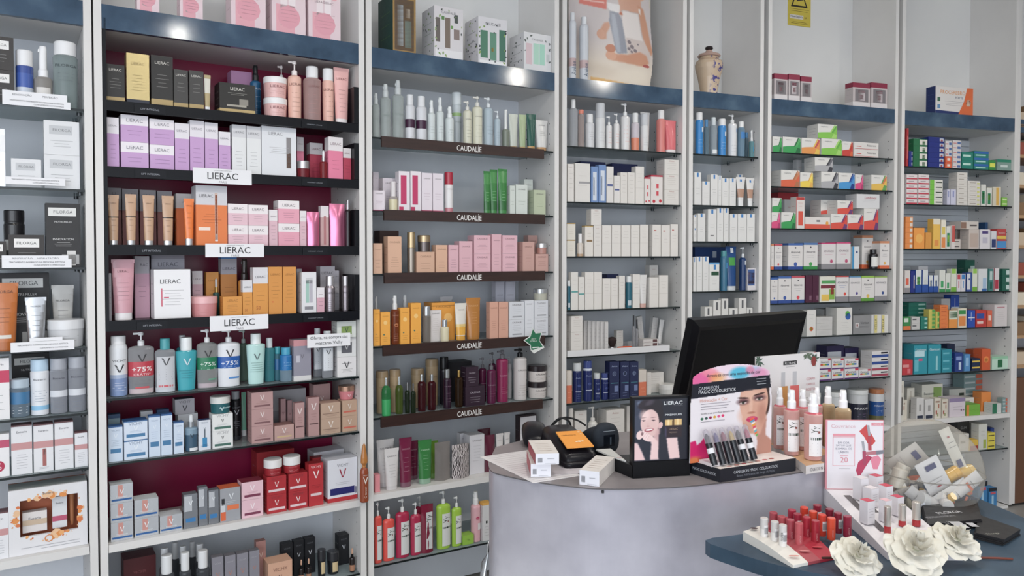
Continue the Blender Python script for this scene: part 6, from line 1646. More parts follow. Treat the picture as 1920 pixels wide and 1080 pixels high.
# ------------------------------------------------------------------ big picture board of a baby (valance of the cream-carton bay)
def TFc(ox, oy, sc, x0, y0, x1, y1): return lambda L: [((ox+cx/sc-x0)/(x1-x0), (oy+cy/sc-y0)/(y1-y0)) for cx, cy in L]
q = TFc(1040, 0, 3.6, 1066, -70, 1226, 158); pc = Pic(150, 214, 'cbc2c1')
E = lambda cx, cy, rx, ry, c, rot=0, soft=.08, al=1: pc.ell(*q([(cx, cy)])[0], rx/3.6/160, ry/3.6/228, c, rot, soft, al)
Pp = lambda L, c, al=1, soft=2: pc.poly(q(L), c, al, soft)
pc.grad('d9cdbf', lambda x, y: np.clip((y-.62)*5, 0, 1)); Pp([(150, -200), (325, -200), (325, 72), (155, 50)], 'd67f74'); Pp([(200, -10), (300, -6), (300, 4), (200, 0)], 'ecd0c8'); Pp([(180, 20), (310, 26), (310, 34), (180, 28)], 'ecd0c8')
E(520, -130, 110, 120, 'd3a58c'); E(500, -190, 120, 90, '8a6a50')
Pp([(400, -40), (560, -40), (575, 60), (440, 90), (405, 60)], 'cfa08a'); Pp([(540, 10), (585, 30), (612, 120), (640, 230), (662, 300), (650, 330), (615, 290), (575, 200), (550, 90)], 'c79378', soft=3)
Pp([(426, 58), (549, 64), (575, 200), (594, 252), (446, 264), (421, 150)], 'b5a8a6', soft=3); Pp([(430, 62), (545, 68), (570, 200), (588, 246), (452, 256), (425, 150)], 'e2dad6', soft=3); Pp([(545, 30), (552, 60), (565, 70), (560, 30)], 'e8e2de')
Pp([(455, 235), (590, 240), (640, 310), (640, 380), (560, 345), (480, 350)], 'cdbfba', soft=3)
for (x, y, s_) in ((480, 262, 14), (500, 290, 16), (478, 305, 12), (525, 312, 14), (498, 322, 10), (545, 268, 7)): E(x, y, s_, s_*.8, '6a6068', 30, .3, .8)
Pp([(330, 335), (380, 350), (470, 345), (560, 315), (610, 330), (632, 380), (600, 408), (500, 405), (400, 398), (335, 392), (322, 360)], 'c68f74', soft=4); E(355, 365, 36, 28, 'cf9c82'); E(610, 402, 26, 10, 'a8504c')
Pp([(262, 235), (285, 200), (310, 155), (342, 150), (348, 175), (325, 220), (322, 262), (285, 268)], 'cb9a82', soft=3); E(288, 232, 26, 30, 'cf9f88'); E(352, 318, 34, 26, 'b9785c')
Pp([(400, 60), (428, 80), (432, 95), (410, 92)], 'b8684c')
Pp([(345, 75), (395, 70), (425, 120), (442, 210), (466, 335), (400, 348), (385, 330), (360, 220), (340, 140)], '8d919d', soft=2); Pp([(352, 90), (378, 95), (400, 200), (420, 335), (396, 340), (366, 220)], 'a3a8b4', soft=3); Pp([(325, 25), (410, 28), (414, 82), (350, 78), (330, 60)], 'e2dedd')
E(300, 470, 120, 40, 'cbbcab', 10, .9, .5); E(520, 480, 130, 50, 'e6dccc', -10, .9, .6); Pp([(225, 512), (570, 545), (575, 575), (225, 560)], 'd9a860', .8)
yy, xx = pc.y, pc.x; ex = q([(632, 0), (655, 250), (664, 340), (655, 440), (632, 575)]); bound = np.interp(yy, [e[1] for e in ex], [e[0] for e in ex]); mask = xx < bound+.0
b4 = B[4]; s0 = hit(b4, 1066, 0, .13)[0]; s1 = hit(b4, 1226, 0, .13)[0]; w = s1-s0; h = hit(b4, 1146, -70, .13)[1]-ZV
bd = empty('advertising_board', W_(b4, (s0+s1)/2, .13, ZV+.001), b4.rz, 'curved advertising board picturing a baby holding a grey bottle', 'poster')
bend = lambda x, z: -.03*math.sin((x/w+.5)*PI); picture(pc, w, h, 'printed_face', bd, bend=bend, mask=mask)
m = MB(); N = 16; ec = [(e[0]*w-w/2, h-e[1]*h) for e in ex]
for i in range(N):
    x0, x1 = -w/2+w*.955*i/N, -w/2+w*.955*(i+1)/N; m.add([(x0, bend(x0, 0)+.002, 0), (x1, bend(x1, 0)+.002, 0), (x1, bend(x1, 0)+.002, h), (x0, bend(x0, 0)+.002, h)], [(3, 2, 1, 0)], M('c8bfb0'))
m.build('board_back', bd)
ab = MB(); [ab.box(x-.006, x+.006, -.03+.035, .06, 0, .09, M('c8bfb0')) for x in (-.1, .1)]; ab.build('board_feet', bd)['kind'] = 'stuff'

# sample tray, cards and small things on the fifth shelf of bay 4
def at4(px, t, dz=0): return W_(b4, hit(b4, px, 478, t)[0], t, SZ[4][4]+dz)
x0 = hit(b4, 1064, 478, .006)[0]; x1 = hit(b4, 1256, 478, .006)[0]
tr = MB(); tr.box(x0, x1, .004, .008, 0, .03, M('d8d8da')); tr.box(x0, x1, .008, .24, 0, .003, M('d8d8da')); tr.box(x0, x0+.003, .008, .24, .003, .03, M('d0d0d2')); tr.box(x1-.003, x1, .008, .24, .003, .03, M('d0d0d2')); tr.box(x0, x1, .24, .243, 0, .03, M('d0d0d2')); 
tag(tr.build('product_tray', None, b4.p+Vector((0, 0, SZ[4][4]+.0005)), b4.rz), 'shallow white tray with front lip on fifth shelf, cream-carton bay', 'tray')
def obj4(sn, px0, px1, yt, t, tilt=0, dz=.0035, lab='', dp=None):
    s = ST[sn]; a, c = hit(b4, px0, 478, t)[0], hit(b4, px1, 478, t)[0]; w_ = c-a; zt_ = hit(b4, (px0+px1)/2, yt, t)[1]; zb_ = SZ[4][4]+dz
    o = make('lotion_carton', s, w_, zt_-zb_, dp or w_*.7, W_(b4, (a+c)/2, t+.02, zb_+.0005), b4.rz); 
    if tilt: o.rotation_euler = (0, tilt, b4.rz)
    o['label'] = lab; o['category'] = CAT[s['k']]; return o
obj4('a_c', 1066, 1087, 622, .05, lab='cream carton at left of the sample tray, lower one', dp=.1); obj4('a_c', 1066, 1087, 592, .05, dz=hit(b4, 1076.5, 622, .05)[1]-SZ[4][4]+.001, lab='cream carton stacked on another at left of the sample tray', dp=.1)
for i in range(7): obj4('a_crd', 1090+i*8, 1103+i*8 if i < 6 else 1144, 601+i*.5, .09-.011*i, lab='%s of seven pale sample cards standing in the tray' % ORD[i], dp=.008)['group'] = 'sample cards in the tray'
obj4('a_lip', 1190, 1195, 592, .06, lab='slim clear gloss tube with dark cap, left of its pair'); obj4('a_lip', 1196, 1201, 600, .06, lab='slim clear gloss tube with dark cap, right of its pair')
for i in range(3): obj4('a_dbox', 1205, 1232, 620, .05+0*i, dz=.0035+.0195*i, lab='flat white carton with brown square, %s' % ['bottom of three in the tray', 'middle of three in the tray', 'top of three in the tray'][i], dp=.06).scale = (1, 1, .0188/(hit(b4, 1218, 620, .05)[1]-SZ[4][4]-.0035-.0195*i))
obj4('a_crd', 1203, 1212, 593, .13, tilt=-.12, lab='tall pale card leaning behind the flat cartons'); obj4('a_crd', 1221, 1231, 596, .14, tilt=.12, lab='tall pale card leaning right behind the flat cartons'); obj4('a_wt', 1236, 1244, 600, .1, tilt=.14, lab='slim tan-topped tube leaning at the right of the tray')
obj4('a_c', 1158, 1170, 620, .14, lab='small cream carton behind the powder brush')
br = empty('powder_brush', at4(1148, .05, .004), b4.rz, 'round powder brush with dark brown bristles in the tray', 'brush'); MB().lathe([(.014, 0), (.013, .02), (.011, .028)], M('b8b8ba', 'm'), n=16).build('handle', br); MB().lathe([(.011, .028), (.019, .045), (.024, .062), (.018, .074), (.006, .078)], M('2c1a18', 'r'), n=20).build('bristles', br)
o = MB().lathe([(.3, -.035), (.9, -.03), (1, 0), (.9, .03), (.3, .035)], M('e0531c', 'g'), .018, .014, n=14).build('cosmetic_pouch', None, at4(1172, .04, .019), 0); o.rotation_euler = (0, PI/2, b4.rz); o.scale = (.8, 1, 1.3); tag(o, 'flat orange zip pouch lying in the sample tray', 'pouch')

# ------------------------------------------------------------------ main counter
ZC = 1.07; HC = CAMZ-ZC
def spline(pts, n=8, closed=False):
    out = []; N = len(pts)
    for i in range(N if closed else N-1):
        P = [Vector(pts[(i+k) % N] if closed else pts[min(max(i+k, 0), N-1)]) for k in (-1, 0, 1, 2)]
        for j in range(n):
            t = j/n; out.append(tuple(.5*((2*P[1])+(P[2]-P[0])*t+(2*P[0]-5*P[1]+4*P[2]-P[3])*t*t+(3*P[1]-P[0]-3*P[2]+P[3])*t**3)))
    if not closed: out.append(tuple(pts[-1]))
    return out
def cz(px, py, z=ZC): v = on_z(px, py, z); return (v.x, v.y)
front = [cz(915, 868), cz(922, 883), cz(950, 892), cz(1000, 902), cz(1065, 911), cz(1130, 916), cz(1220, 915), cz(1300, 910), cz(1400, 899), cz(1480, 888), cz(1560, 876)]
fr = spline(front, 6); back = [(.90, 2.15), (1.02, 2.50), (.98, 2.60), (.7, 2.47), (.42, 2.33), (.2, 2.26), (.045, 2.215), (-.045, 2.12)]
outl = fr+back
ct = empty('counter', (.3, 2.1, 0), 0, 'curved grey mottled sales counter with taupe top', 'counter')
loc2 = lambda L, g=0: [(x-.3, y-2.1) for x, y in L]
cen = Vector((.4, 2.2)); shr = [tuple(cen+(Vector(p)-cen)*.994) for p in outl]
MB().prism(loc2(shr), 0, ZC-.0035, GREYL).build('curved_body', ct); MB().prism(loc2(shr), 0, 0, GREYL) if 0 else None
MB().prism(loc2(outl), ZC-.003, ZC, M('5c585a', 'g'), TOPG).build('counter_top', ct)
m = MB(); kx, ky = cz(1130, 919, ZC-.004); m.lathe([(.003, ZC-.010), (.003, ZC-.0045)], M('2a2a2c'), n=8, cx=kx-.3, cy=ky-2.1-.002); m.build('edge_screw', ct)
# chrome chair arm peeping out at the counter's left foot
o = MB().tube([(0, 0, .0), (.01, .0, .10), (.03, .01, .16), (.055, .03, .18), (.07, .06, .17)], .011, M('c8ccd0', 'm'), 10); v = on_z(905, 1078, .55); ch = o.build('chrome_rail', None, (v.x-.004, v.y, .49)); tag(ch, 'curved chrome rail end behind the counter left edge', 'rail')
MB().lathe([(.011, -.49), (.011, .0)], M('c8ccd0', 'm'), n=10).build('rail_post', ch)

# papers
def sheet(name, pts, z, lab, cat='paper', col='d8d4d6', lines=0, par=None):
    P = [cz(x, y, z) for x, y in pts]; c = Vector((sum(p[0] for p in P)/len(P), sum(p[1] for p in P)/len(P))); L = [(p[0]-c.x, p[1]-c.y) for p in P]
    o = MB().prism(L, 0, .0006, M(col)).build(name, None, (c.x, c.y, z)); tag(o, lab, cat)
    if lines:
        m = MB(); rr = random.Random(lines)
        for i in range(lines):
            t = (i+.6)/(lines+.2); a = Vector(L[0]).lerp(Vector(L[-1]), t); b_ = Vector(L[1]).lerp(Vector(L[2]), t); s_ = a.lerp(b_, .08); e_ = a.lerp(b_, rr.uniform(.5, .92)); d_ = Vector((L[-1][0]-L[0][0], L[-1][1]-L[0][1])).normalized()*.0012
            m.add([(s_.x, s_.y, .0009), (e_.x, e_.y, .0009), (e_.x+d_.x, e_.y+d_.y, .0009), (s_.x+d_.x, s_.y+d_.y, .0009)], [(0, 1, 2, 3)], M('a49aa0'))
        m.build('printed_lines', o)
    return o
sheet('paper_sheet', [(900, 857), (992, 844), (1090, 892), (1000, 906)], ZC+.0005, 'printed paper sheet overhanging the counter left end', lines=16)
sheet('paper_sheet', [(985, 852), (1075, 856), (1098, 887), (1006, 893)], ZC+.0015, 'second paper sheet lying under the pink carton stack', lines=14, col='c9c2c8')
# cartons lying on the counter
def lying(x, y, w_, l, h_, rz, z, lab, side, top='d9d2cc', end='dcdce4', notch=False):
    m = MB(); m.box(-w_/2, w_/2, 0, l, 0, h_, M(top), M(end)); o = m.build('lying_carton', None, (x, y, z), rz)
    p = MB()
    p.add([(-w_/2-.0004, l*.99, .001), (-w_/2-.0004, .002, .001), (-w_/2-.0004, .002, h_-.001), (-w_/2-.0004, l*.99, h_-.001)], [(0, 1, 2, 3)], M(side))
    for i in range(9): p.panel(-w_*.4+i*w_*.022, -w_*.4+i*w_*.022+w_*.012, h_*.2, h_*.62, flat(0), M('55555c'))
    p.panel(0, w_*.3, h_*.5, h_*.54, flat(0), M('8a8a92')); p.panel(-w_*.1, w_*.36, h_*.08, h_*.11, flat(0), M('a8a8b0'))
    for i in range(5): p.add([(-w_*.3, l*(.2+.13*i), h_+.0004), (w_*.3, l*(.2+.13*i), h_+.0004), (w_*.3, l*(.215+.13*i), h_+.0004), (-w_*.3, l*(.215+.13*i), h_+.0004)], [(0, 1, 2, 3)], M('b8a49c'))
    p.build('box_print', o); tag(o, lab, 'box'); o['group'] = 'cartons lying on the counter'; return o
x, y = cz(1014, 896); lying(x, y, .048, .13, .031, math.radians(3), ZC+.0025, 'white and pink carton on the papers, lower of two', 'b8525e')
x, y = cz(1027, 871, ZC+.034); lying(x-.001, y, .056, .135, .026, math.radians(6), ZC+.034, 'white and pink carton on top of the lower carton', 'b03c4c')
x, y = cz(1103, 910); lying(x+.002, y-.004, .047, .14, .034, math.radians(-22), ZC+.0005, 'single white carton beside the card reader', 'c8c4cc')
name_fix = [o for o in bpy.data.objects if o.name.startswith('carton') and o.get('group') == 'cartons lying on the counter']

# card reader
tm = empty('card_reader', (.172, 1.915, ZC+.0005), math.radians(14), 'black card reader with orange receipt cover on the counter', 'card reader')
def loft(secs, m, mat, n=16, pw=.5):
    """rounded-rect sections (y, halfwidth, z0, z1)"""
    rings = []
    for (y, hw, z0, z1) in secs:
        for i in range(n):
            a = 2*PI*i/n; ca, sa_ = math.cos(a), math.sin(a); rings.append((hw*math.copysign(abs(ca)**pw, ca), y, (z0+z1)/2+(z1-z0)/2*math.copysign(abs(sa_)**pw, sa_)))
    fs = [(k*n+i, (k+1)*n+i, (k+1)*n+(i+1) % n, k*n+(i+1) % n) for k in range(len(secs)-1) for i in range(n)]
    fs += [tuple(range(n)), tuple(reversed([(len(secs)-1)*n+i for i in range(n)]))]; m.add(rings, fs, mat, True); return m
BK = M('15141a', 'k'); BKG = M('121318', 'k')
loft([(0, .034, .004, .02), (.008, .044, 0, .034), (.04, .047, 0, .045), (.12, .048, 0, .062), (.19, .046, 0, .066), (.215, .04, .004, .05)], MB(), BK).build('body', tm)
loft([(-.012, .03, .0, .012), (-.008, .045, 0, .016), (.06, .056, 0, .02), (.2, .056, 0, .02), (.225, .04, 0, .014)], MB(), BK).build('base_rim', tm)
c = MB(); c.add([(-.035, .006, .047), (.036, .006, .047), (.033, .1, .0655), (-.035, .1, .0655), (-.035, .006, .050), (.036, .006, .050), (.033, .1, .0685), (-.035, .1, .0685)], [(0, 1, 5, 4), (1, 2, 6, 5), (2, 3, 7, 6), (3, 0, 4, 7), (4, 5, 6, 7), (3, 2, 1, 0)], M('e8930c'))
co = c.build('orange_cover', tm); c = MB()
v, f, tw, th = textdata('redunicre'); k = .038/tw; c.add([(-.008+a*k, .075+b_*k, .0690+(.075+b_*k-.1)*.197) for a, b_ in v], f, M('6a4410'))
for (a, b_, r_) in ((.024, .09, .004), (.026, .078, .003), (.008, .035, .006), (.016, .036, .004), (0, .034, .004)): c.add([(a+r_*math.cos(i), b_+r_*.7*math.sin(i), .0692+(b_+r_*.7*math.sin(i)-.1)*.197) for i in range(6)], [tuple(range(6))], M('f0dcb8'))
c.build('cover_print', co)
# handset cradle hump behind the reader
hb_ = empty('reader_cradle', (.066, 2.10, ZC+.0005), math.radians(2), 'black curved cradle behind the pink cartons', 'cradle')
loft([(0, .02, 0, .02), (.02, .034, 0, .035), (.07, .036, 0, .046), (.12, .034, 0, .050), (.16, .028, 0, .036), (.175, .02, 0, .02)], MB(), BK, pw=.7).build('shell', hb_)
# barcode scanner
sx_, sy_ = cz(1142, 857); sc = empty('barcode_scanner', (sx_, sy_, ZC+.0005), math.radians(-10), 'dark blue-black barcode scanner resting head up on counter', 'scanner')
SB = M('1a232e', 'r'); m = MB(); rings = []; n = 28
for (t, k) in ((0, .72), (.003, .88), (.012, 1), (.028, .98), (.042, .78), (.046, .5)):
    for i in range(n):
        a_ = 2*PI*i/n; ca, sa_ = math.cos(a_), math.sin(a_); rings.append((.037*k*math.copysign(abs(ca)**.8, ca)*(1-.12*max(0, -sa_)), t, .044+.0425*k*math.copysign(abs(sa_)**(.9 if sa_ > 0 else .6), sa_)))
fs = [(k*n+i, (k+1)*n+i, (k+1)*n+(i+1) % n, k*n+(i+1) % n) for k in range(5) for i in range(n)]+[tuple(range(n)), tuple(reversed([5*n+i for i in range(n)]))]
m.add(rings, fs, SB, True); m.build('scanner_head', sc)
m = MB(); m.panel(-.018, .018, .0675, .069, flat(-.0005), M('9aa2ac')); m.panel(-.017, .017, .028, .058, flat(-.0006), M('0e141c', 'g')); m.panel(.002, .006, .032, .052, flat(-.001), M('4c5864', 'g')); m.build('scan_window', sc)
loft([(.03, .03, .006, .070), (.055, .028, .006, .072), (.085, .02, .014, .062), (.12, .012, .02, .045), (.14, .008, .024, .036)], MB(), SB, pw=.8).build('grip', sc); sc.rotation_euler = (0, 0, math.radians(24))
cb = MB().tube(spline([(.205, 2.16, 1.108), (.18, 2.17, 1.122), (.145, 2.18, 1.127), (.115, 2.17, 1.112), (.098, 2.12, 1.09), (.10, 2.09, 1.12), (.125, 2.08, 1.146), (.152, 2.08, 1.136), (.155, 2.10, 1.10), (.145, 2.11, 1.078)], 6), .0028, M('17181b', 'r'), 8).build('scanner_cable'); cb.location = (.008, .06, -.001); tag(cb, 'thin black coiled cable rising behind the card reader', 'cable')
# leaflets and low glass behind
sp_, _, _ = hit(b4, 1188, 478, .08); o = MB().box(-.05, .05, -.05, .05, 0, .005, M('d4d6dc')).box(-.048, .054, -.046, .055, .0053, .009, M('bcc2d0')).build('paper_pile', None, W_(b4, sp_, .075, SZ[4][6]+.0005), b4.rz); tag(o, 'small pile of white papers on the seventh shelf, cream-carton bay', 'paper')

# ------------------------------------------------------------------ framed display with a woman (counter)
def base_from(pa, pb, z):
    a = Vector(cz(*pa, z)); c = Vector(cz(*pb, z)); d = c-a; return a, c, d.length, math.atan2(d.y, d.x)
def vplane(pa, rz, px, py):
    """x along plane and height for a pixel on the vertical plane through pa with heading rz"""
    u = Vector((math.cos(rz), math.sin(rz), 0)); nn = Vector((-u.y, u.x, 0)); r = ray(px, py); o = Vector((pa.x, pa.y, 0)); k = (o-Vector((CAMP.x, CAMP.y, 0))).dot(nn)/r.dot(nn); w_ = CAMP+r*k; return (w_-o).dot(u), w_.z
a, c, w, rz = base_from((1185.5, 897), (1292, 891), ZC)
pt = empty('picture_stand', (a.x, a.y, ZC+.0005), rz, 'black framed display stand picturing a laughing dark-haired woman', 'display')
h = vplane(a, rz, 1240, 744)[1]-ZC
m = MB(); m.box(0, w, -.0, .02, 0, h, M('0d0e13', 'k')); m.box(-.0, w, -.004, 0, 0, h*.2, M('0a0b0f', 'k')); m.build('frame', pt)
m = MB(); m.prism([(-.001, .0), (-.001, .2), (-.05, .16), (-.03, .10)], 0, .03, M('101116', 'k')); m.build('leaflet_tray', pt); MB().box(.0, w, .0205, .10, 0, .03, M('101116', 'k')).build('base', pt); m = MB(); m.prism([(-.005, .03), (-.005, .15), (-.044, .148), (-.03, .09)], .0302, .034, M('d0d0cc')); m.panel(-.02, -.006, .0345, .035, flat(.06), M('b83c4c')); m.build('leaflet', pt)
pw, ph = w*.93, h*.765; pc = Pic(110, 132, '1a1c28')
e = lambda x, y, rx, ry, c_, rot=0, soft=.1, al=1: pc.ell((x-110)/665, (y-130)/750, rx/665, ry/750, c_, rot, soft, al, asp=750/665)
pl = lambda L, c_, al=1, s_=2: pc.poly([((x-110)/665, (y-130)/750) for x, y in L], c_, al, s_)
e(150, 300, 120, 260, '3a4258', 0, .9, .7); e(180, 180, 40, 30, '8a98b0', 30, .9, .6); pl([(110, 330), (190, 300), (190, 600), (110, 620)], '3c4254', .8, 5)
e(330, 300, 140, 150, '1a141c', 0, .1); e(250, 190, 100, 60, '241c26', -20, .3); e(380, 220, 80, 90, '1c161e', 20, .2); e(300, 170, 60, 30, '5c5460', -30, .9, .5)
pl([(350, 560), (420, 480), (415, 720), (400, 760), (330, 700)], 'c8a4a4', 1, 4)
e(300, 410, 115, 160, 'd9b8b4', 8, .1); e(310, 500, 95, 90, 'd8b6b2', 0, .3); e(235, 320, 60, 60, 'ead0cc', 0, .8, .7); e(432, 450, 28, 42, 'd6b0ae', 20, .12)
pl([(225, 250), (330, 240), (400, 300), (420, 400), (440, 350), (400, 230), (300, 200), (220, 220)], '1e161c', 1, 3)
for x in (222, 345): e(x, 385, 24, 7, '6c5358', 3, .5); e(x, 350, 34, 5, '8a6c6c', -4, .6, .8); e(x, 390, 9, 6, '2c2226', 0, .4)
e(275, 440, 12, 30, 'd4aeaa', 5, .9, .6); e(278, 456, 22, 6, 'b88a88', 0, .7, .8); e(290, 502, 58, 22, 'a04c58', -6, .25); e(290, 498, 46, 11, 'eee6e4', -6, .2); e(400, 540, 30, 60, 'c49c9c', 20, .9, .5)
pl([(110, 600), (180, 590), (330, 640), (310, 870), (250, 870), (110, 640)], '1f2432', 1, 3); pl([(110, 650), (150, 660), (200, 760), (245, 870), (110, 870)], 'e0c0c0', 1, 3); pl([(410, 560), (510, 560), (520, 720), (560, 870), (400, 870), (415, 700)], '20232f', 1, 3)
pl([(510, 610), (645, 605), (660, 720), (680, 860), (550, 870), (525, 740)], 'e4c6c4', 1, 3); pl([(300, 870), (320, 680), (310, 640), (360, 600), (400, 650), (410, 870)], 'e3c5c3', 1, 3)
e(280, 600, 75, 42, 'e6c9c6', 15, .15); e(175, 560, 42, 55, 'e6c9c6', 20, .15); [e(205+22*i, 540+16*i, 14, 40, 'ead0ce', 35, .2) for i in range(4)]; [e(214+22*i, 548+16*i, 2, 34, 'c49c9c', 35, .8, .7) for i in range(4)]; e(205, 545, 16, 22, '5c3c40', 10, .5, .7)
pl([(490, 385), (585, 385), (582, 460), (490, 460)], 'd9b57c', 1, 1); pl([(608, 382), (700, 380), (700, 458), (606, 460)], 'd9b57c', 1, 1); pl([(585, 385), (606, 383), (606, 460), (584, 460)], '6c4c28', 1, 1); pl([(520, 385), (545, 385), (545, 460), (520, 460)], 'efd9a8', .9, 2); pl([(640, 382), (660, 382), (660, 460), (640, 460)], 'efd9a8', .9, 2)
pl([(488, 462), (706, 460), (700, 600), (495, 605)], '2a1c24', 1, 2); pl([(488, 465), (505, 465), (510, 600), (495, 600)], '464466', .8, 3)
po = picture(pc, pw, ph, 'picture', pt, (w/2, -.0008, h*.205))
m = MB(); my = flat(-.001)
def tl(m, tx, x, y, w_, col, hh=None, my=my): m.text(tx, w_/665*pw, h*.205+ph*(1-(y-130)/750), my, M(col), cx=w/2-pw/2+(x-110)/665*pw, hh=hh)
tl(m, 'LIERAC', 590, 180, 235, 'e4e6ea', .0085); tl(m, 'PARIS', 655, 216, 110, '7a7c86', .0018); tl(m, 'PREMIUM', 592, 325, 205, 'dcdee2', .0045); tl(m, 'LIERAC', 595, 500, 110, 'b09078'); tl(m, 'PREMIUM', 590, 543, 100, '8a7468'); m.build('poster_lettering', pt)

# ------------------------------------------------------------------ magic colour stick display
A = Vector(cz(1350, 905)); Bq = Vector(cz(1492, 883)); Cq = Vector(cz(1292, 887)); dAB = Bq-A; w = dAB.length; rz = math.atan2(dAB.y, dAB.x); u = Vector((math.cos(rz), math.sin(rz))); nn = Vector((-u.y, u.x)); off = (Cq-A).dot(u); dep = (Cq-A).dot(nn)
cd_ = empty('makeup_display', (A.x, A.y, ZC+.0005), rz, 'cardboard make-up stick display with arched header and a face', 'display')
hb = vplane(A, rz, 1420, 865)[1]-ZC-.006
sk = off  # the tray's left side runs back-left
tray = [(0, 0), (w, 0), (w+sk*.35, dep), (sk, dep)]
m = MB(); m.prism(tray, 0, hb, M('171a24'), M('ddd2cc')); m.build('tray', cd_)
bz, yb = hb, dep*.72
def vp2(px, py, y0):  # local x, z on plane local y=y0
    o = A+nn*y0; r = ray(px, py); n3 = Vector((nn.x, nn.y, 0)); k = (Vector((o.x, o.y, 0))-Vector((0, 0, 0))).dot(n3)/r.dot(n3); w_ = CAMP+r*k; return (Vector((w_.x, w_.y))-o).dot(u), w_.z-ZC
xl, zl = vp2(1294, 864, yb); xr, _ = vp2(1446, 846, yb); _, zt = vp2(1370, 684, yb); xt, zsh = vp2(1437, 710, yb); xtl, zshl = vp2(1299, 717, yb)
Wd = xr-xl; Hd = zt-bz; pc = Pic(160, 196, 'e6e0e4')
# picture pixel space: zoom crop (4.154x off 1280,660): board spans x 45..695(bottom) y 95..860
q = lambda L: [((x-50)/640, (y-(95-(x-370)*.0))/762) for x, y in L]
e = lambda x, y, rx, ry, c_, rot=0, soft=.1, al=1: pc.ell((x-50)/640, (y-95)/762, rx/640, ry/762, c_, rot, soft, al, asp=762/640)
pl = lambda L, c_, al=1, s_=2: pc.poly([((x-50)/640, (y-95)/762) for x, y in L], c_, al, s_)
pl([(50, 95), (690, 95), (690, 235), (50, 235)], 'e8d4e0'); e(120, 190, 110, 60, 'dd5c94', 0, .6, .9); e(200, 150, 70, 40, 'e88c9c', 20, .6, .8); e(250, 200, 60, 40, 'e8a04c', 0, .9, .6); e(430, 170, 80, 50, '4cb4d0', 0, .5, .9); e(540, 160, 60, 36, '9cc4dc', 0, .6, .8); e(590, 190, 70, 50, 'd88cb0', 0, .7, .8); e(510, 150, 34, 30, 'e46c8c', 0, .6, .6)
pl([(50, 232), (690, 205), (690, 310), (50, 345)], '171a26', 1, 1)
# face
pl([(440, 320), (690, 305), (690, 880), (560, 880), (570, 800), (470, 620), (430, 480)], 'e6e0e4'); e(555, 330, 115, 80, '3c2a26', 0, .1); e(640, 420, 36, 120, '3c2a26', 0, .2)
pl([(560, 640), (650, 560), (640, 700), (700, 760), (700, 880), (560, 880), (575, 760)], 'b98878', 1, 4); pl([(470, 420), (640, 420), (645, 560), (600, 690), (560, 700), (500, 640), (450, 560)], 'cf9f8c', 1, 5)
e(545, 410, 116, 190, 'd3a490', 0, .06); pl([(50, 232), (690, 205), (690, 310), (50, 345)], '171a26', 1, 1); e(545, 560, 90, 120, 'd0a08c', 10, .1); e(470, 520, 50, 60, 'dcb09c', 0, .9, .7); e(610, 520, 34, 90, 'b07c6c', 0, .9, .6); e(520, 360, 70, 40, 'dfb8a4', 0, .9, .7)
for x, y in ((458, 418), (588, 398)): e(x, y-40, 46, 7, '3c2824', 6 if x < 500 else -10, .4); e(x, y-10, 46, 24, '54343c', 0, .9, .85); e(x, y, 28, 11, 'c8b4b0', -4, .3); e(x, y, 11, 11, '3c4038', 0, .3); e(x, y-10, 32, 5, '2a1c1c', -6, .4)
e(520, 450, 14, 60, 'e4c0ac', 0, .9, .6); e(524, 506, 30, 9, 'a8705e', 0, .7, .8); e(530, 560, 46, 24, 'c03c64', 0, .2); e(528, 548, 34, 8, 'd8607c', 0, .5, .8)
for i in range(9): pl([(512+i*6, 557+i*17), (544+i*4, 547+i*17), (546+i*4, 558+i*17), (515+i*6, 574+i*17)], ['e8703c', '4cb0d0', 'e8e4e0', 'e8a03c', 'd83c64', 'e8e4e0', '4cb0d0', 'e8703c', '5cb45c'][i], 1, 1)
pl([(50, 690), (90, 680), (100, 720), (130, 700), (150, 670), (190, 680), (200, 860), (50, 860)], 'd02868', 1, 2); e(80, 840, 50, 30, 'd89c3c', 0, .9, .7)
for i, c_ in enumerate(('3c6c54', '34504c', '8c2450', 'd8a84c', 'd85c8c', 'd83c6c')): e(138+32*i, 514-i*2, 11, 11, c_, 0, .2)
# arch mask
yy, xx = pc.y, pc.x; arch = .135*(1-np.sqrt(np.clip(1-((xx-.5)/.52)**2, 0, 1)))*1.35; narrow = np.clip((.4-yy)/.4, 0, 1)*.04; mk = (yy > arch) & (xx > narrow) & (xx < 1-narrow)
po = picture(pc, Wd, Hd, 'printed_backboard', cd_, (xl+Wd/2, yb, bz), mask=mk)
bp = [(xl, 0), (xr, 0), (xr-.04*Wd, Hd*.84), (xr-.12*Wd, Hd*.94), (xl+Wd*.5, Hd*.99), (xl+.12*Wd, Hd*.94), (xl+.04*Wd, Hd*.84)]
m = MB(); N = len(bp); m.add([(x, yb+.0015, bz+z) for x, z in bp]+[(x, yb+.004, bz+z) for x, z in bp], [tuple(range(N)), tuple(reversed(range(N, 2*N)))]+[(i, N+i, N+(i+1) % N, (i+1) % N) for i in range(N)], M('cfc8cc')); m.build('backboard_core', cd_)
m = MB(); fy = flat(yb-.0008); X = lambda x: xl+(x-50)/640*Wd; Z = lambda y: bz+Hd*(1-(y-95)/762)
m.text('Atreva-se com uma explosão de cor', .66*Wd, Z(175), fy, M('3c3444'), cx=X(380)); m.text('CAMALEON', .24*Wd, Z(268), fy, M('b8bcc4'), cx=X(185)); m.text('MAGIC COLOURSTICK', .45*Wd, Z(298), fy, M('dcdfe4'), cx=X(252), hh=.008)
m.text('Hidratação + Cor', .33*Wd, Z(370), fy, M('dca090'), cx=X(225)); m.text('Escolha a sua cor e fique deslumbrante', .4*Wd, Z(474), fy, M('5c5860'), cx=X(255))
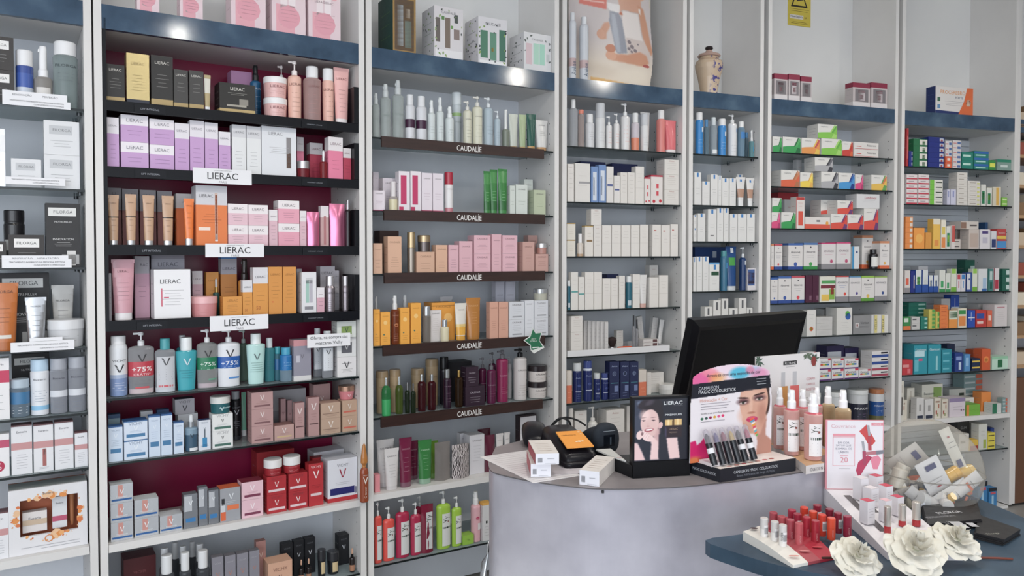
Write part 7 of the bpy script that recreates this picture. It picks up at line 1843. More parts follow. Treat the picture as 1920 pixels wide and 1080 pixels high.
for i, y in enumerate((398, 420, 440, 540)): m.panel(X(125), X(355-i*15), Z(y), Z(y)+.0014, fy, M('9c969e'))
for i in range(3): m.panel(X(560+i*3), X(640), Z(232+i*22), Z(232+i*22)+.0016, fy, M('9ca0a8'))
m.build('header_lettering', cd_)
m = MB(); m.text('CAMALEON MAGIC COLOURSTICK', w*.58, hb*.6, flat(0), M('c8ccd2'), cx=w*.46, hh=.0065); m.text('Baton hidratante de longa duração', w*.5, hb*.28, flat(0), M('7a7e88'), cx=w*.46)
side_n = Vector((sk, dep)).normalized(); v, f, tw, th = textdata('MAGIC COLOURSTICK'); k = Vector((sk, dep)).length*.75/tw
m.add([(Vector((sk, dep))*.5+side_n*(-a_*k))[:] + (hb*.5+b_*k*1.3,) for a_, b_ in v], f, M('b8bcc4')); m.v[-len(v):] = [(x-.0006*side_n.y, y-.0006*abs(side_n.x), z) for x, y, z in m.v[-len(v):]]
m.build('tray_lettering', cd_)
m = MB(); rr = random.Random(5)
for i in range(7): cx_, cy_ = w*(.15+.1*i), dep*(.1+.02*i); m.add([(cx_+.008*math.cos(k*PI/4), cy_+.005*math.sin(k*PI/4), hb+.0004) for k in range(8)], [tuple(range(8))], M(['b87c74', 'a86c64', 'a83c44', 'a86c5c', 'b87468', 'c05c64', 'a83c34'][i]))
m.build('colour_swatch', cd_)['kind'] = 'stuff'
MB().prism([(-.008, .02), (w*.52, .03), (w*.5, yb-.004), (sk*.6, yb-.004)], hb+.0005, hb+.008, M('d8d0d2')).build('stick_riser', cd_)
for i, (bx, by) in enumerate(((540, 938), (590, 933), (632, 926), (676, 920), (716, 913), (764, 905))):
    P0 = on_z(1160+bx/3, 560+by/3, ZC+hb+.004); P0 = P0+Vector((nn.x, nn.y, 0))*.0; tp = Vector((-.018, .028, .082)); s_ = empty('makeup_stick', P0, 0, '%s chubby black make-up stick with clear cap, from the left' % ['leftmost', 'second', 'third', 'fourth', 'fifth', 'rightmost'][i], 'make-up', 'black make-up sticks leaning in the cardboard display')
    ax = tp.normalized(); s_.rotation_euler = Vector((0, 0, 1)).rotation_difference(ax).to_euler(); r_ = .0082
    MB().lathe([(r_, 0), (r_, .052)], M('1c1e24', 'g'), n=14).build('barrel', s_); MB().lathe([(r_*.8, .0525), (r_*.75, .066), (r_*.2, .075)], M(['2c2a34', '4c3c7c', '8c2c44', 'c8a82c', '2c2a2c', 'b83c5c'][i], 'g'), n=12).build('tip', s_)
    MB().lathe([(r_*.95, .052), (r_*.85, .080), (r_*.5, .085)], M('d8d4dc', 'c'), n=14).build('clear_cap', s_)
    if i in (0, 4, 5): MB().lathe([(r_*1.04, .028), (r_*1.04, .04)], M('d8d8dc'), n=14, cap0=False, cap1=False).build('paper_label', s_)

# ------------------------------------------------------------------ body-oil tray, card and bottles
a, c, w0, rz = base_from((1511, 890), (1560, 882), ZC); w = .15; u = Vector((math.cos(rz), math.sin(rz))); nn = Vector((-u.y, u.x)); ox = cz(1487, 868)
oi = empty('oil_display', (a.x, a.y, ZC+.0005), rz, 'peach tray with tall white leaf-bordered card behind the oil bottles', 'display')
hb = .021; dL = Vector(cz(1487, 872))-a; lx, ly = dL.dot(u), dL.dot(nn)
MB().prism([(0, 0), (.06, 0), (.082, .05), (.17, .06), (.17, .22), (lx*2.4, .22), (lx, ly)], 0, hb, M('d6cfcc'), M('c4996e')).build('tray', oi)
m = MB(); m.text('ÓLEOS N', .042, hb*.5, flat(0), M('6a6468'), cx=.034); m.build('tray_lettering', oi)
yb = .2
def vp3(px, py, y0):
    o = a+nn*y0; r = ray(px, py); n3 = Vector((nn.x, nn.y, 0)); k = Vector((o.x, o.y, 0)).dot(n3)/r.dot(n3); w_ = CAMP+r*k; return (Vector((w_.x, w_.y))-o).dot(u), w_.z-ZC
x0, z0 = vp3(1417, 668, yb); x1, z1 = vp3(1537, 662, yb); h = (z0+z1)/2-hb
MB().box(x0, x1, yb, yb+.003, hb+.0005, hb+h, M('dcd8d8')).build('back_card', oi)
m = MB(); fy = flat(yb); Wc = x1-x0; X = lambda f: x0+f*Wc; Z = lambda f: hb+h*(1-f)
m.panel(X(.42), X(.63), Z(.12), Z(.075), fy, M('1c1c20')); m.text('KLORANE', Wc*.17, Z(.098), flat(yb-.0009), M('dcdcdc'), cx=X(.525)); m.panel(X(.46), X(.6), Z(.145), Z(.14), fy, M('9a9a9a'))
rr = random.Random(4)
for (fx, fz, n_, c_) in ((.04, .05, 14, '4c6454'), (.8, .03, 14, '5c6c58'), (.92, .08, 10, '4c5c50')):
    for i in range(n_):
        a_ = rr.uniform(0, 2*PI); l = rr.uniform(.04, .12)*Wc; cx_, cz_ = X(fx), Z(fz); p2 = (cx_+l*math.cos(a_), cz_+l*math.sin(a_)); q_ = .003
        P = [(cx_, cz_), (cx_+l*.5*math.cos(a_)-q_*math.sin(a_), cz_+l*.5*math.sin(a_)+q_*math.cos(a_)), p2, (cx_+l*.5*math.cos(a_)+q_*math.sin(a_), cz_+l*.5*math.sin(a_)-q_*math.cos(a_))]
        P = [(max(X(0), min(X(1), x)), min(Z(0), z)) for x, z in P]; m.add([(x, yb-.0005-i*1e-5, z) for x, z in P], [(3, 2, 1, 0)], M(c_))
m.add([(X(.9)+.012*math.cos(k*PI/5)*.8, yb-.0009, Z(.1)+.014*math.sin(k*PI/5)) for k in range(10)], [tuple(range(10))], M('8c3430'))
for fx, c_ in ((.42, 'c88a3c'), (.6, 'd8605c')): m.panel(X(fx-.07), X(fx+.07), Z(.9), Z(.36), fy, M(c_)); m.panel(X(fx-.03), X(fx+.03), Z(.36), Z(.2), fy, M('b8b8bc'))
for i, tx in enumerate(('CORPO', 'CABELOS', 'ROSTO')): m.text(tx, Wc*.14, Z(.3+.06*i), flat(yb-.0009), M('c88088'), cx=X(.85))
for i in range(6): m.panel(X(.78), X(.93), Z(.52+.03*i), Z(.515+.03*i), fy, M('a8a0a4')); m.panel(X(.12), X(.24), Z(.3+.06*i), Z(.293+.06*i), fy, M('8c8a8e'))
m.build('card_print', oi)
LBL = [('Yy', .72, .3, '3a3c34', -.1), ('O', .66, .13, '8c3c34', .15)]
sty('oil', 'spray', '', 'f2c4bc', ck='t', cap='ececee', hb=.72, nr=.55, sh=.04, r=[(-.68, .5, .1, .82, 'e6e2e2'), (-.6, .46, .46, .52, '1c3c2c')], t=[('|Yy', .7, .16, '3a3c34', -.15), ('O', .64, .14, '8c3c34', .1)], b=[(.97, 1, 'c04858')])
ST['oil']['in'] = 'f0aa9c'; ST['oil']['fill'] = .85; ST['oil']['ln'] = (.14, .42, 4, '9a9498')
sty('oila', 'spray', '', 'dcc094', ck='t', cap='ececee', hb=.72, nr=.55)
ST['oila']['in'] = 'c09458'; ST['oila']['fill'] = .85
for i, (sn, x0, x1, yt, yb_, lab) in enumerate((('oil', 1472, 1501, 733, 854, 'pink body-oil spray bottle, second nearest with clear front label'), ('oil', 1511, 1545, 740, 863, 'pink body-oil spray bottle standing nearest on the tray'), ('oil', 1452, 1475, 728, 842, 'pink body-oil spray bottle at the left of the tray, partly hidden'), ('oil', 1495, 1519, 732, 844, 'pink body-oil spray bottle in the second row, middle'), ('oil', 1523, 1544, 728, 838, 'pink body-oil spray bottle at the rear beside the amber ones'),
    ('oila', 1543, 1567, 726, 838, 'amber body-oil spray bottle, left of its pair'), ('oila', 1569, 1598, 733, 850, 'amber body-oil spray bottle, right of its pair, behind the white card'))):
    v = on_z((x0+x1)/2, yb_, ZC+.022); w_ = (x1-x0)/F*v.y; kk = (CAMZ-vplane(Vector((v.x, v.y)), 0, (x0+x1)/2, yt)[1]); hh = CAMZ-kk-(ZC+.022)
    o = make(sn, ST[sn], w_, hh, w_, (v.x, v.y+w_*.3, ZC+.0222), math.radians(8)); tag(o, lab, 'bottle', 'body-oil spray bottles on the counter tray')

# ------------------------------------------------------------------ monitor seen from behind
PL = Vector((.513, 2.13)); PR = Vector((.945, 2.44)); d = PR-PL; wm = d.length; rz = math.atan2(d.y, d.x)
mo = empty('monitor', (PL.x-.05, PL.y+.06, ZC+.0005), rz, 'black flat monitor tilted back, seen from behind on the counter', 'monitor')
tl_ = math.radians(14); hm = .325; zb = .03; MT = Matrix.Rotation(tl_, 4, 'X')
def mt(x, y, z): v = MT @ Vector((x, y, z)); return (v.x, v.y, v.z+zb)
m = MB(); T_ = .03
ring = lambda e, y, z0=0: [(e, y, z0+e), (wm-e, y, z0+e), (wm-e, y, hm-e), (e, y, hm-e)]
pts = ring(0, .035)+ring(0, .012)+ring(.018, 0)+ring(.03, .004); m.add([mt(*p) for p in pts], [(3, 2, 1, 0)]+[(k*4+i, k*4+(i+1) % 4, k*4+4+(i+1) % 4, k*4+4+i) for k in range(3) for i in range(4)]+[(12, 13, 14, 15)], M('0b0b0f', 'k'))
m.build('rear_shell', mo)
m = MB(); m.add([mt(x, y, z) for x, y, z in ((.012, .0355, .012), (wm-.012, .0355, .012), (wm-.012, .0355, hm-.012), (.012, .0355, hm-.012))], [(3, 2, 1, 0)], M('10141a', 'g')); m.build('screen', mo)
m = MB(); m.box(wm*.38, wm*.62, -.02, .16, 0, .012, BKG, bev=.003); m.box(wm*.45, wm*.55, .03, .07, .0125, zb+.1, BKG); m.build('stand', mo)

# ------------------------------------------------------------------ blue desk
ZD = .98
dk = [(.42, 1.665), (.505, 1.70), (.60, 1.745), (.72, 1.80), (.84, 1.86), (.905, 1.92), (.95, 2.02), (1.06, 2.09), (1.15, 2.05), (1.185, 1.96), (1.205, 1.82), (1.21, 1.72), (1.17, 1.59), (1.05, 1.49), (.92, 1.443), (.80, 1.433), (.70, 1.447), (.613, 1.48), (.568, 1.506), (.513, 1.545), (.464, 1.597)]
dsk = empty('side_desk', (.85, 1.75, 0), 0, 'rounded dark blue laminate desk top in front of the counter', 'desk')
dl = [(x-.85, y-1.75) for x, y in dk][::-1]
def ccw(L): return L if sum(x0*y1-x1*y0 for (x0, y0), (x1, y1) in zip(L, L[1:]+L[:1])) > 0 else L[::-1]
dl = ccw(dl); MB().prism(spline(dl, 3, True), ZD-.03, ZD, DESKB).build('desk_top', dsk)
MB().lathe([(.16, 0), (.16, ZD-.0305)], DESKB, cx=.1, cy=-.02, n=40).build('pedestal', dsk)

# lipstick stand (left)
LS = [Vector(cz(*p, ZD)) for p in ((1393, 1014), (1487, 1066), (1568, 1054), (1620, 1020), (1545, 985), (1470, 985))]
c0 = LS[0]
ls = empty('lipstick_stand', (c0.x, c0.y, ZD+.0005), 0, 'low sloping lipstick stand with white, pink and crimson stripes', 'display')
P = [(p.x-c0.x, p.y-c0.y) for p in (LS[0], LS[1], LS[2], LS[3])]+[(P_[0], P_[1]) for P_ in [((LS[0].x+.16-c0.x), (LS[0].y+.13-c0.y))]]
def cut(a, b_, t): return (a[0]+(b_[0]-a[0])*t, a[1]+(b_[1]-a[1])*t)
L0, L1 = (0, 0), P[1]; R1 = (P[1][0]+.105, P[1][1]+.045); R0 = (L0[0]+.135, L0[1]+.10)
# quad L0(back-left) L1(front-left) R1(front-right) R0(back-right); height falls towards the front
zt = lambda t: .020*(1-t)+.006*t+.008*math.sin(PI*min(1, t))*.6
cols = [('dcd8d0', 0, .34), ('a8424c', .34, .62), ('b01a34', .62, 1.0)]
for col, s0, s1 in cols:
    m = MB(); N = 6; a0, a1, b0, b1 = cut(L0, R0, s0), cut(L1, R1, s0), cut(L0, R0, s1), cut(L1, R1, s1)
    v = []
    for j in range(N+1):
        t = j/N; pa, pb = cut(a0, a1, t), cut(b0, b1, t); v += [(*pa, 0), (*pb, 0), (*pb, zt(t)), (*pa, zt(t))]
    f = []
    for j in range(N):
        o = j*4; f += [(o+3, o+7, o+6, o+2), (o, o+4, o+7, o+3), (o+2, o+6, o+5, o+1), (o+1, o+5, o+4, o)]
    f += [(0, 3, 2, 1), (N*4, N*4+1, N*4+2, N*4+3)]; m.add(v, f, M(col)); m.build('stand_stripe', ls)
m = MB(); ztx = .0105
def lips(cx, cy, col):
    for sg, rx in ((1, .011), (-1, .009)):
        m.add([(cx+rx*math.cos(k*PI/6), cy+(.0045 if sg > 0 else .004)*math.sin(k*PI/6)*(1+.2*math.cos(2*k*PI/6)), ztx+.004+sg*1e-4) for k in range(12)], [tuple(range(12))], M(col))
q1 = cut(cut(L0, L1, .88), cut(R0, R1, .88), .17); q2 = cut(cut(L0, L1, .82), cut(R0, R1, .82), .48); q3 = cut(cut(L0, L1, .8), cut(R0, R1, .8), .8)
for qq, cc in ((q1, 'd8948c'), (q2, 'dc8c8c'), (q3, 'd4404c')): lips(*qq, cc)
q4 = cut(cut(L0, L1, .06), cut(R0, R1, .06), .17); m.add([(q4[0]+.009*math.cos(k*PI/6), q4[1]+.006*math.sin(k*PI/6), .0245) for k in range(12)], [tuple(range(12))], M('4c3838'))
m.build('printed_lips', ls)['kind'] = 'stuff'
LP_ = [(418, 790, 125, 'w'), (480, 810, 125, 'w'), (527, 835, 130, 'w')] + [(472, 752, 120, 'a8404c'), (520, 775, 120, 'b04850'), (572, 795, 120, 'a83c4a'), (622, 822, 128, 'b84c54'), (580, 735, 118, 'a81c3c'), (612, 758, 118, 'a01c38'), (665, 780, 120, 'ae1c34'), (718, 805, 124, 'a61c30'),
       (652, 720, 118, 'd2381c'), (703, 745, 120, 'd4401e'), (757, 765, 120, 'd8381c'), (810, 787, 122, 'e0481e'), (728, 705, 116, '8c1c34'), (800, 728, 116, '7c1a30'), (850, 748, 113, '8c2034'), (904, 770, 116, '94203c')]
for i, (cx_, by, hpx, col) in enumerate(LP_):
    v = on_z(1300+cx_/3.097, 760+by/3.097, ZD+.012); r_ = (47 if col != 'w' else 46)/3.097/2/F*v.y; hh = hpx/3.097/F*v.y*1.02
    t_ = (v.x-c0.x, v.y-c0.y)
    gi = (i-3) % 4 if i > 2 else i
    lab = '%s white tester lipstick with barcode on the striped stand' % ['leftmost', 'middle', 'nearest'][i] if col == 'w' else '%s %s lipstick of its row on the striped stand' % (['rearmost', 'second', 'third', 'front'][gi], ['dusty rose', 'deep crimson', 'bright orange-red', 'dark wine'][(i-3)//4])
    s_ = empty('lipstick', (v.x, v.y+r_, ZD+.0135), 0, lab, 'lipstick', 'lipsticks on the striped stand')
    b_ = M('d8d4d0', 'g') if col == 'w' else M(col, 'g')
    MB().lathe([(r_*.95, -.001), (r_, .002), (r_, hh*.52)], b_, n=18).build('base', s_)
    MB().lathe([(r_*.97, hh*.5205), (r_, hh*.53), (r_, hh*.97), (r_*.9, hh)], b_ if col != 'w' else M('c8c4c2', 'g'), n=18).build('cap', s_)
    m = MB(); rm = lambda x, z, e_, r_=r_: ((r_+e_)*math.sin(x/r_), -(r_+e_)*math.cos(x/r_))
    if col == 'w' or i in (8, 11, 13, 15, 17):
        m.panel(-r_*.3, r_*.9, hh*.25, hh*.7, rm, M('dedcdc'), .0004, nx=5); [m.panel(-r_*.2+r_*.14*k, -r_*.14+r_*.14*k, hh*.3, hh*.6, rm, M('4a4a50'), .0008) for k in range(7)]
        if i == 2: m.text('TESTER', hh*.4, hh*.5, rm, M('2c2c30'), cx=-r_*.5, vert=True, hmax=r_*.6)
    else: m.text('LIPSTICK', hh*.35, hh*.3, rm, M('d8a0a0'), cx=0, vert=True, hmax=r_*.4)
    m.build('label', s_)

# ------------------------------------------------------------------ white sloping make-up stand with pink-edged sign
xa, ya = cz(1545, 946, ZD); xb, yb_ = cz(1664, 1050, ZD); W3 = .15
wd = empty('cosmetics_stand', (xb, yb_, ZD+.0005), 0, 'white sloping make-up stand with pink-edged sign at its back', 'display')
Ls = math.hypot(xa-xb, ya-yb_); th = math.atan2(-(xa-xb), ya-yb_); wd.rotation_euler = (0, 0, th)
hB, hF = .042, .014
m = MB(); m.add([(0, 0, 0), (W3, 0, 0), (W3, Ls, 0), (0, Ls, 0), (0, 0, hF), (W3, 0, hF), (W3, Ls, hB), (0, Ls, hB)], [(0, 3, 2, 1), (4, 5, 6, 7), (0, 1, 5, 4), (1, 2, 6, 5), (2, 3, 7, 6), (3, 0, 4, 7)], M('dedade')); m.build('sloping_base', wd)
zz_ = lambda y: hF+(hB-hF)*y/Ls
m = MB()
for x0, x1, y0, y1 in ((.028, .044, .1, .3), (.058, .07, .2, .31)): m.add([(x0, y0, zz_(y0)+.0005), (x1, y0, zz_(y0)+.0005), (x1, y1, zz_(y1)+.0005), (x0, y1, zz_(y1)+.0005)], [(0, 1, 2, 3)], M('6c6664', 'm'))
m.build('mirror_slot', wd)
m = MB(); v, f, tw, th_ = textdata('LIP'); k = .02/tw; m.add([(.03+a_*k, .03+b_*k*1.5, zz_(.03+b_*k*1.5)+.0006) for a_, b_ in v], f, M('8c868c')); m.build('base_print', wd)
sw = .1385; hs = .172; sy = Ls-.012
sg = MB().box(-.002, sw, sy, sy+.004, zz_(sy)+.0005, zz_(sy)+hs, M('dd8c98')).build('sign_board', wd)
m = MB(); z0 = zz_(sy); fy = flat(sy); m.panel(.002, sw-.002, z0+.002, z0+hs-.001, fy, M('e2dde2')); fy = flat(sy-.0004); X = lambda f: f*sw; Z = lambda f: z0+hs*(1-f)
m.text('Couvrance', sw*.42, Z(.085), fy, M('d8a8b0'), cx=X(.29)); m.panel(X(.78), X(.99), Z(.075), Z(.035), fy, M('e08c98')); m.text('NOVO', sw*.13, Z(.055), flat(sy-.0009), M('f0dce0'), cx=X(.885))
m.panel(X(.11), X(.5), Z(.235), Z(.195), fy, M('e4909c'))
for (xa_, xb__, za_, zb__) in ((.11, .5, .24, .247), (.11, .5, .65, .657), (.11, .12, .24, .657), (.49, .5, .24, .657)): m.panel(X(xa_), X(xb__), Z(zb__), Z(za_), fy, M('e4a4ae'))
for i, tx in enumerate(('DÁ COR', 'BATOM QUE', 'ILUMINA OS', 'LÁBIOS')): m.text(tx, sw*(.2, .26, .28, .18)[i], Z(.32+.045*i), fy, M('8a8a9a'), cx=X(.3))
m.text('20', sw*.13, Z(.57), fy, M('d87c8c'), cx=X(.31)); m.panel(X(.24), X(.38), Z(.515), Z(.508), fy, M('d87c8c')); m.panel(X(.22), X(.42), Z(.7), Z(.695), fy, M('b0aab0'))
def poly2(L, col, e_=.0005): m.add([(X(x), sy-e_, Z(y)) for x, y in L], [tuple(range(len(L)))[::-1]], M(col))
poly2([(.57, .16), (.70, .06), (.76, .16), (.86, .30), (.80, .36), (.72, .33), (.66, .24)], 'cc3c3c'); poly2([(.52, .72), (.56, .6), (.72, .5), (.8, .53), (.68, .68), (.57, .84)], 'b83058'); poly2([(.76, .54), (.9, .5), (.96, .56), (.9, .7), (.82, .7)], 'e08098')
for (x, y, dx, dy, cc) in ((.70, .07, .03, .36, 'b83c4c'), (.61, .3, .03, .34, 'a83c5c'), (.69, .455, .30, -.03, 'b8707c')):
    if abs(dy) > abs(dx): poly2([(x, y), (x+.045, y), (x+dx+.045, y+dy*.45), (x+dx, y+dy*.45)], 'a0a0a8', .0008); poly2([(x+dx-.01, y+dy*.42), (x+dx+.05, y+dy*.42), (x+dx+.06, y+dy), (x+dx-.0, y+dy)], cc, .0010)
    else: poly2([(x, y), (x+.18, y-.02), (x+.18, y+.035), (x, y+.045)], cc, .0008); poly2([(x+.18, y-.022), (x+.31, y-.03), (x+.31, y+.02), (x+.18, y+.037)], '7c7c88', .0010)
m.build('sign_print', sg)
# small cartons and silver lipsticks standing on it: crop (3.097x off 1300,760): x0,x1,ytop,ybottom
def onwd(px, py):   # intersect ray with sloping plane
    o = Vector((xb, yb_, ZD+hF)); R3 = Matrix.Rotation(th_g, 3, 'Z'); n_ = (R3 @ Vector((0, -(hB-hF), Ls))).normalized(); r = ray(px, py); k = (o-CAMP).dot(n_)/r.dot(n_); return CAMP+r*k
th_g = wd.rotation_euler.z
for i, (x0, x1, y0, y1, tc) in enumerate(((1003, 1062, 565, 700, 'cc3c54'), (1110, 1160, 562, 688, 'e4b4bc'), (1178, 1232, 542, 650, 'cc3c5c'), (1025, 1085, 492, 600, 'dcd4d8'), (1112, 1168, 478, 580, 'cc3c54'), (965, 1025, 432, 560, 'dcd8dc'), (1055, 1110, 420, 520, 'cc4058'))):
    px = lambda x: 1300+x/3.097; v = onwd(px((x0+x1)/2), 760+y1/3.097); w_ = (x1-x0)/3.097/F*v.y; hh = (y1-y0)/3.097/F*v.y
    o = MB().box(-w_/2, w_/2, 0, w_, .0, hh, M('dfdbe0')).build('lipstick_carton', None, (v.x, v.y, v.z+.0035), math.radians(24))
    p = MB(); p.add([(-w_/2, 0, hh+.0004), (w_/2, 0, hh+.0004), (w_/2, w_, hh+.0004), (-w_/2, w_, hh+.0004)], [(0, 1, 2, 3)], M(tc)); [p.panel(-w_*.3, w_*.3, hh*(.3+.12*k), hh*(.3+.12*k)+.0007, flat(0), M('b0a8b0')) for k in range(4)]; p.build('print', o)
    tag(o, ['nearest left white lipstick carton with red top', 'pale-topped lipstick carton between two red-topped ones', 'nearest right white lipstick carton with pink-red top', 'plain-topped lipstick carton in the middle row, left', 'red-topped lipstick carton in the middle row, right', 'plain-topped tall lipstick carton in the back row', 'red-topped lipstick carton furthest back beside the sign'][i], 'box', 'white lipstick cartons on the sloping stand')
for i, (x0, x1, y0, y1) in enumerate(((1116, 1156, 595, 752), (1202, 1244, 585, 712), (1283, 1330, 570, 712))):
    px = lambda x: 1300+x/3.097; v = onwd(px((x0+x1)/2), 760+y1/3.097); r_ = (x1-x0)/3.097/2/F*v.y; hh = (y1-y0)/3.097/F*v.y
    s_ = empty('lipstick', (v.x, v.y+r_, v.z+.002), 0, '%s red lipstick with tall silver cap on the white stand' % ['leftmost', 'middle', 'rightmost'][i], 'lipstick', 'silver-capped lipsticks')
    MB().lathe([(r_*.95, 0), (r_, .001), (r_*.95, hh*.26)], M('b8262c', 'g'), n=18).build('base', s_); MB().lathe([(r_*.95, hh*.2605), (r_, hh*.27), (r_, hh*.98), (r_*.92, hh)], M('dcd6cc', 'm'), n=20).build('silver_cap', s_)

# ------------------------------------------------------------------ acrylic globe with samples
gc = Vector((1.045, 1.935, 1.058)); R = .1265; zbot = ZD+.001-gc.z
gl = empty('acrylic_globe', (gc.x, gc.y, ZD+.0005), 0, 'clear acrylic globe bowl full of sample tubes and jars', 'bowl'); zo = gc.z-ZD-.0005
ACR = M('b4b2aa', 'c')
ACR2 = bpy.data.materials.new('clear_acrylic'); ACR2.use_nodes = True; nt = ACR2.node_tree; p = nt.nodes['Principled BSDF']; p.inputs['Base Color'].default_value = (.62, .6, .55, 1); p.inputs['Roughness'].default_value = .05
tr_ = nt.nodes.new('ShaderNodeBsdfTransparent'); tr_.inputs[0].default_value = (.93, .92, .89, 1); mx = nt.nodes.new('ShaderNodeMixShader'); lw = nt.nodes.new('ShaderNodeLayerWeight'); lw.inputs['Blend'].default_value = .3; mr = nt.nodes.new('ShaderNodeMapRange'); mr.inputs['To Min'].default_value = .08; mr.inputs['To Max'].default_value = .6
nt.links.new(lw.outputs['Facing'], mr.inputs[0]); nt.links.new(mr.outputs[0], mx.inputs[0]); nt.links.new(tr_.outputs[0], mx.inputs[1]); nt.links.new(p.outputs[0], mx.inputs[2]); nt.links.new(mx.outputs[0], nt.nodes['Material Output'].inputs['Surface'])
a0 = math.asin(zbot/R); prof = [(R*math.cos(a0+(0-a0)*i/10), zo+R*math.sin(a0+(0-a0)*i/10)) for i in range(11)]
MB().lathe(prof, ACR2, 1, n=56, cap1=False).build('lower_bowl', gl)
prof = [(R*math.cos(PI/2*i/12), zo+.0012+R*math.sin(PI/2*i/12)) for i in range(12)]+[(.001, zo+R)]
MB().lathe(prof, ACR2, 1, n=56, cap0=False).build('upper_dome', gl)
MB().tube([(R*1.003*math.cos(i*PI/24), R*1.003*math.sin(i*PI/24), zo) for i in range(49)], .0016, M('b8b4ac', 'c'), 6).build('seam_rim', gl)
# contents: (sx, sz, depth, kind, angle in picture plane, tip towards viewer, colour, label)   sx,sz in globe radii
rr = random.Random(11)
def sample(sx, sz, dy, kind, ang, yaw, lab, col='d8d4d0', w_=.03, l=.08, cap='d8d8dc'):
    P = Vector((sx*R, dy*R, sz*R)); lim = R*.97-l*.36; P = P*min(1, lim/P.length); P.z = max(P.z, zbot+.018); P = P+gc; nm = {'sachet': 'foil_sachet', 'tube': 'sample_tube', 'jar': 'sample_jar'}[kind]
    o = empty(nm, P, 0, lab, {'sachet': 'sachet', 'tube': 'tube', 'jar': 'jar'}[kind]); o.rotation_euler = Matrix.Rotation(math.radians(yaw), 3, 'Z').to_4x4().to_euler(); o.rotation_mode = 'XYZ'
    o.matrix_world = Matrix.Translation(P) @ Matrix.Rotation(math.radians(yaw), 4, 'Z') @ Matrix.Rotation(math.radians(ang), 4, 'Y')
    if kind == 'sachet':
        m = MB(); nx = 6; v = []; f = []
        for sd in (-1, 1):
            o_ = len(v)
            for j in range(nx+1):
                for i in range(nx+1):
                    u_, t_ = i/nx, j/nx; v.append((-w_/2+w_*u_, sd*(.0008+.004*math.sin(PI*u_)*math.sin(PI*t_)*rr.uniform(.7, 1.2)), -l/2+l*t_))
            f += [(o_+j*(nx+1)+i, o_+j*(nx+1)+i+1, o_+(j+1)*(nx+1)+i+1, o_+(j+1)*(nx+1)+i) for j in range(nx) for i in range(nx)]
        m.add(v, f, M(col, 'g'), True); m.build('foil', o)
        m = MB(); m.panel(-w_*.2, w_*.25, l*.2, l*.36, flat(-.0056), M('4c507c')); m.panel(-w_*.35, w_*.3, -l*.1, -l*.09, flat(-.0056), M('8a8890')); m.panel(-w_*.35, w_*.2, -l*.2, -l*.19, flat(-.0056), M('8a8890')); m.panel(-w_*.1, w_*.1, -l*.34, -l*.3, flat(-.0056), M('a83c4c')); m.build('sachet_print', o)
    elif kind == 'tube':
        a_ = w_/2; m = MB(); n = 14; zs = [(-l/2+.012, .8, .8), (-l*.1, .92, .6), (l*.3, 1, .3), (l/2, 1, .05)]; v = []
        for z, ka, kb in zs: v += [(a_*ka*math.cos(2*PI*i/n), a_*kb*math.sin(2*PI*i/n), z) for i in range(n)]
        m.add(v, [(k*n+i, k*n+(i+1) % n, (k+1)*n+(i+1) % n, (k+1)*n+i) for k in range(3) for i in range(n)], M(col, 'g'), True); m.build('body', o)
        MB().lathe([(.72, -l/2), (.78, -l/2+.012)], M(cap, 'g'), a_, a_*.8, n=14).build('cap', o)
        m = MB(); m.panel(-a_*.7, a_*.7, 0, .006, flat(-a_*.62), M('d8643c')); m.panel(-a_*.6, a_*.5, .012, .0135, flat(-a_*.58), M('7c7c84')); m.build('tube_print', o)
    else:
        MB().lathe([(.9, -l/2), (1, -l/2+.004), (1, l*.15)], M(col, 'g'), w_/2, n=18).build('body', o); MB().lathe([(1.04, l*.152), (1.04, l/2-.002), (.98, l/2)], M(cap, 'g'), w_/2, n=18).build('lid', o)
sample(-.12, .02, -.45, 'sachet', -28, 0, 'large white foil sachet with blue square in the globe front', 'd8d8de', .06, .085)
sample(.50, .48, -.15, 'sachet', 155, 0, 'long white sachet leaning along the globe right wall', 'd4d2cc', .028, .12)
sample(.15, -.30, -.55, 'sachet', 62, 10, 'long white sachet lying across the globe front', 'd2d2d6', .034, .1)
sample(-.3, .15, .2, 'sachet', 50, -20, 'translucent grey sachet at the back of the globe', 'b8b4b2', .05, .09)
sample(-.62, -.14, -.1, 'jar', -160, 20, 'frosted white sample jar at the globe left wall', 'c8c2b8', .036, .05, 'd0ccc4')
sample(-.48, -.1, .1, 'jar', 25, 0, 'second frosted jar behind the left wall jar', 'c0bab0', .034, .05, 'd2cec6')
sample(.36, -.02, -.25, 'jar', 60, 0, 'sample pot with yellow lid beside the big sachet', 'd8a83c', .032, .035, 'dca82c')
sample(.62, -.36, -.3, 'tube', 25, 0, 'yellow-orange sample tube at the globe right', 'e09c2c', .03, .075, 'e0a83c')
sample(.47, -.16, -.55, 'tube', 52, 0, 'white sample tube with orange stripe', 'd4d2d6', .034, .085)
sample(.72, -.04, -.1, 'jar', 80, 0, 'yellow jar pressed to the globe right wall', 'd8b04c', .04, .035, 'd8b45c')
sample(-.32, -.48, -.62, 'jar', -65, 10, 'white jar with navy label band low in the globe', 'd0d0d6', .038, .05, 'd4d8e0')
sample(-.42, -.42, -.5, 'tube', -50, 0, 'tube with barcode label low left in the globe', 'c4c4ca', .03, .07)
sample(-.62, -.38, -.35, 'tube', 80, 10, 'grey sample tube lying at the globe left', '9c9a9c', .03, .07, 'a8a6a8')
sample(-.03, -.44, -.72, 'jar', -90, 80, 'small white pot facing forward near the globe bottom', 'd0ccd0', .026, .04, 'e0e0e4')
sample(.08, -.52, -.6, 'tube', 130, 10, 'silver sample tube with barcode near the globe bottom', 'b8b6bc', .032, .06)
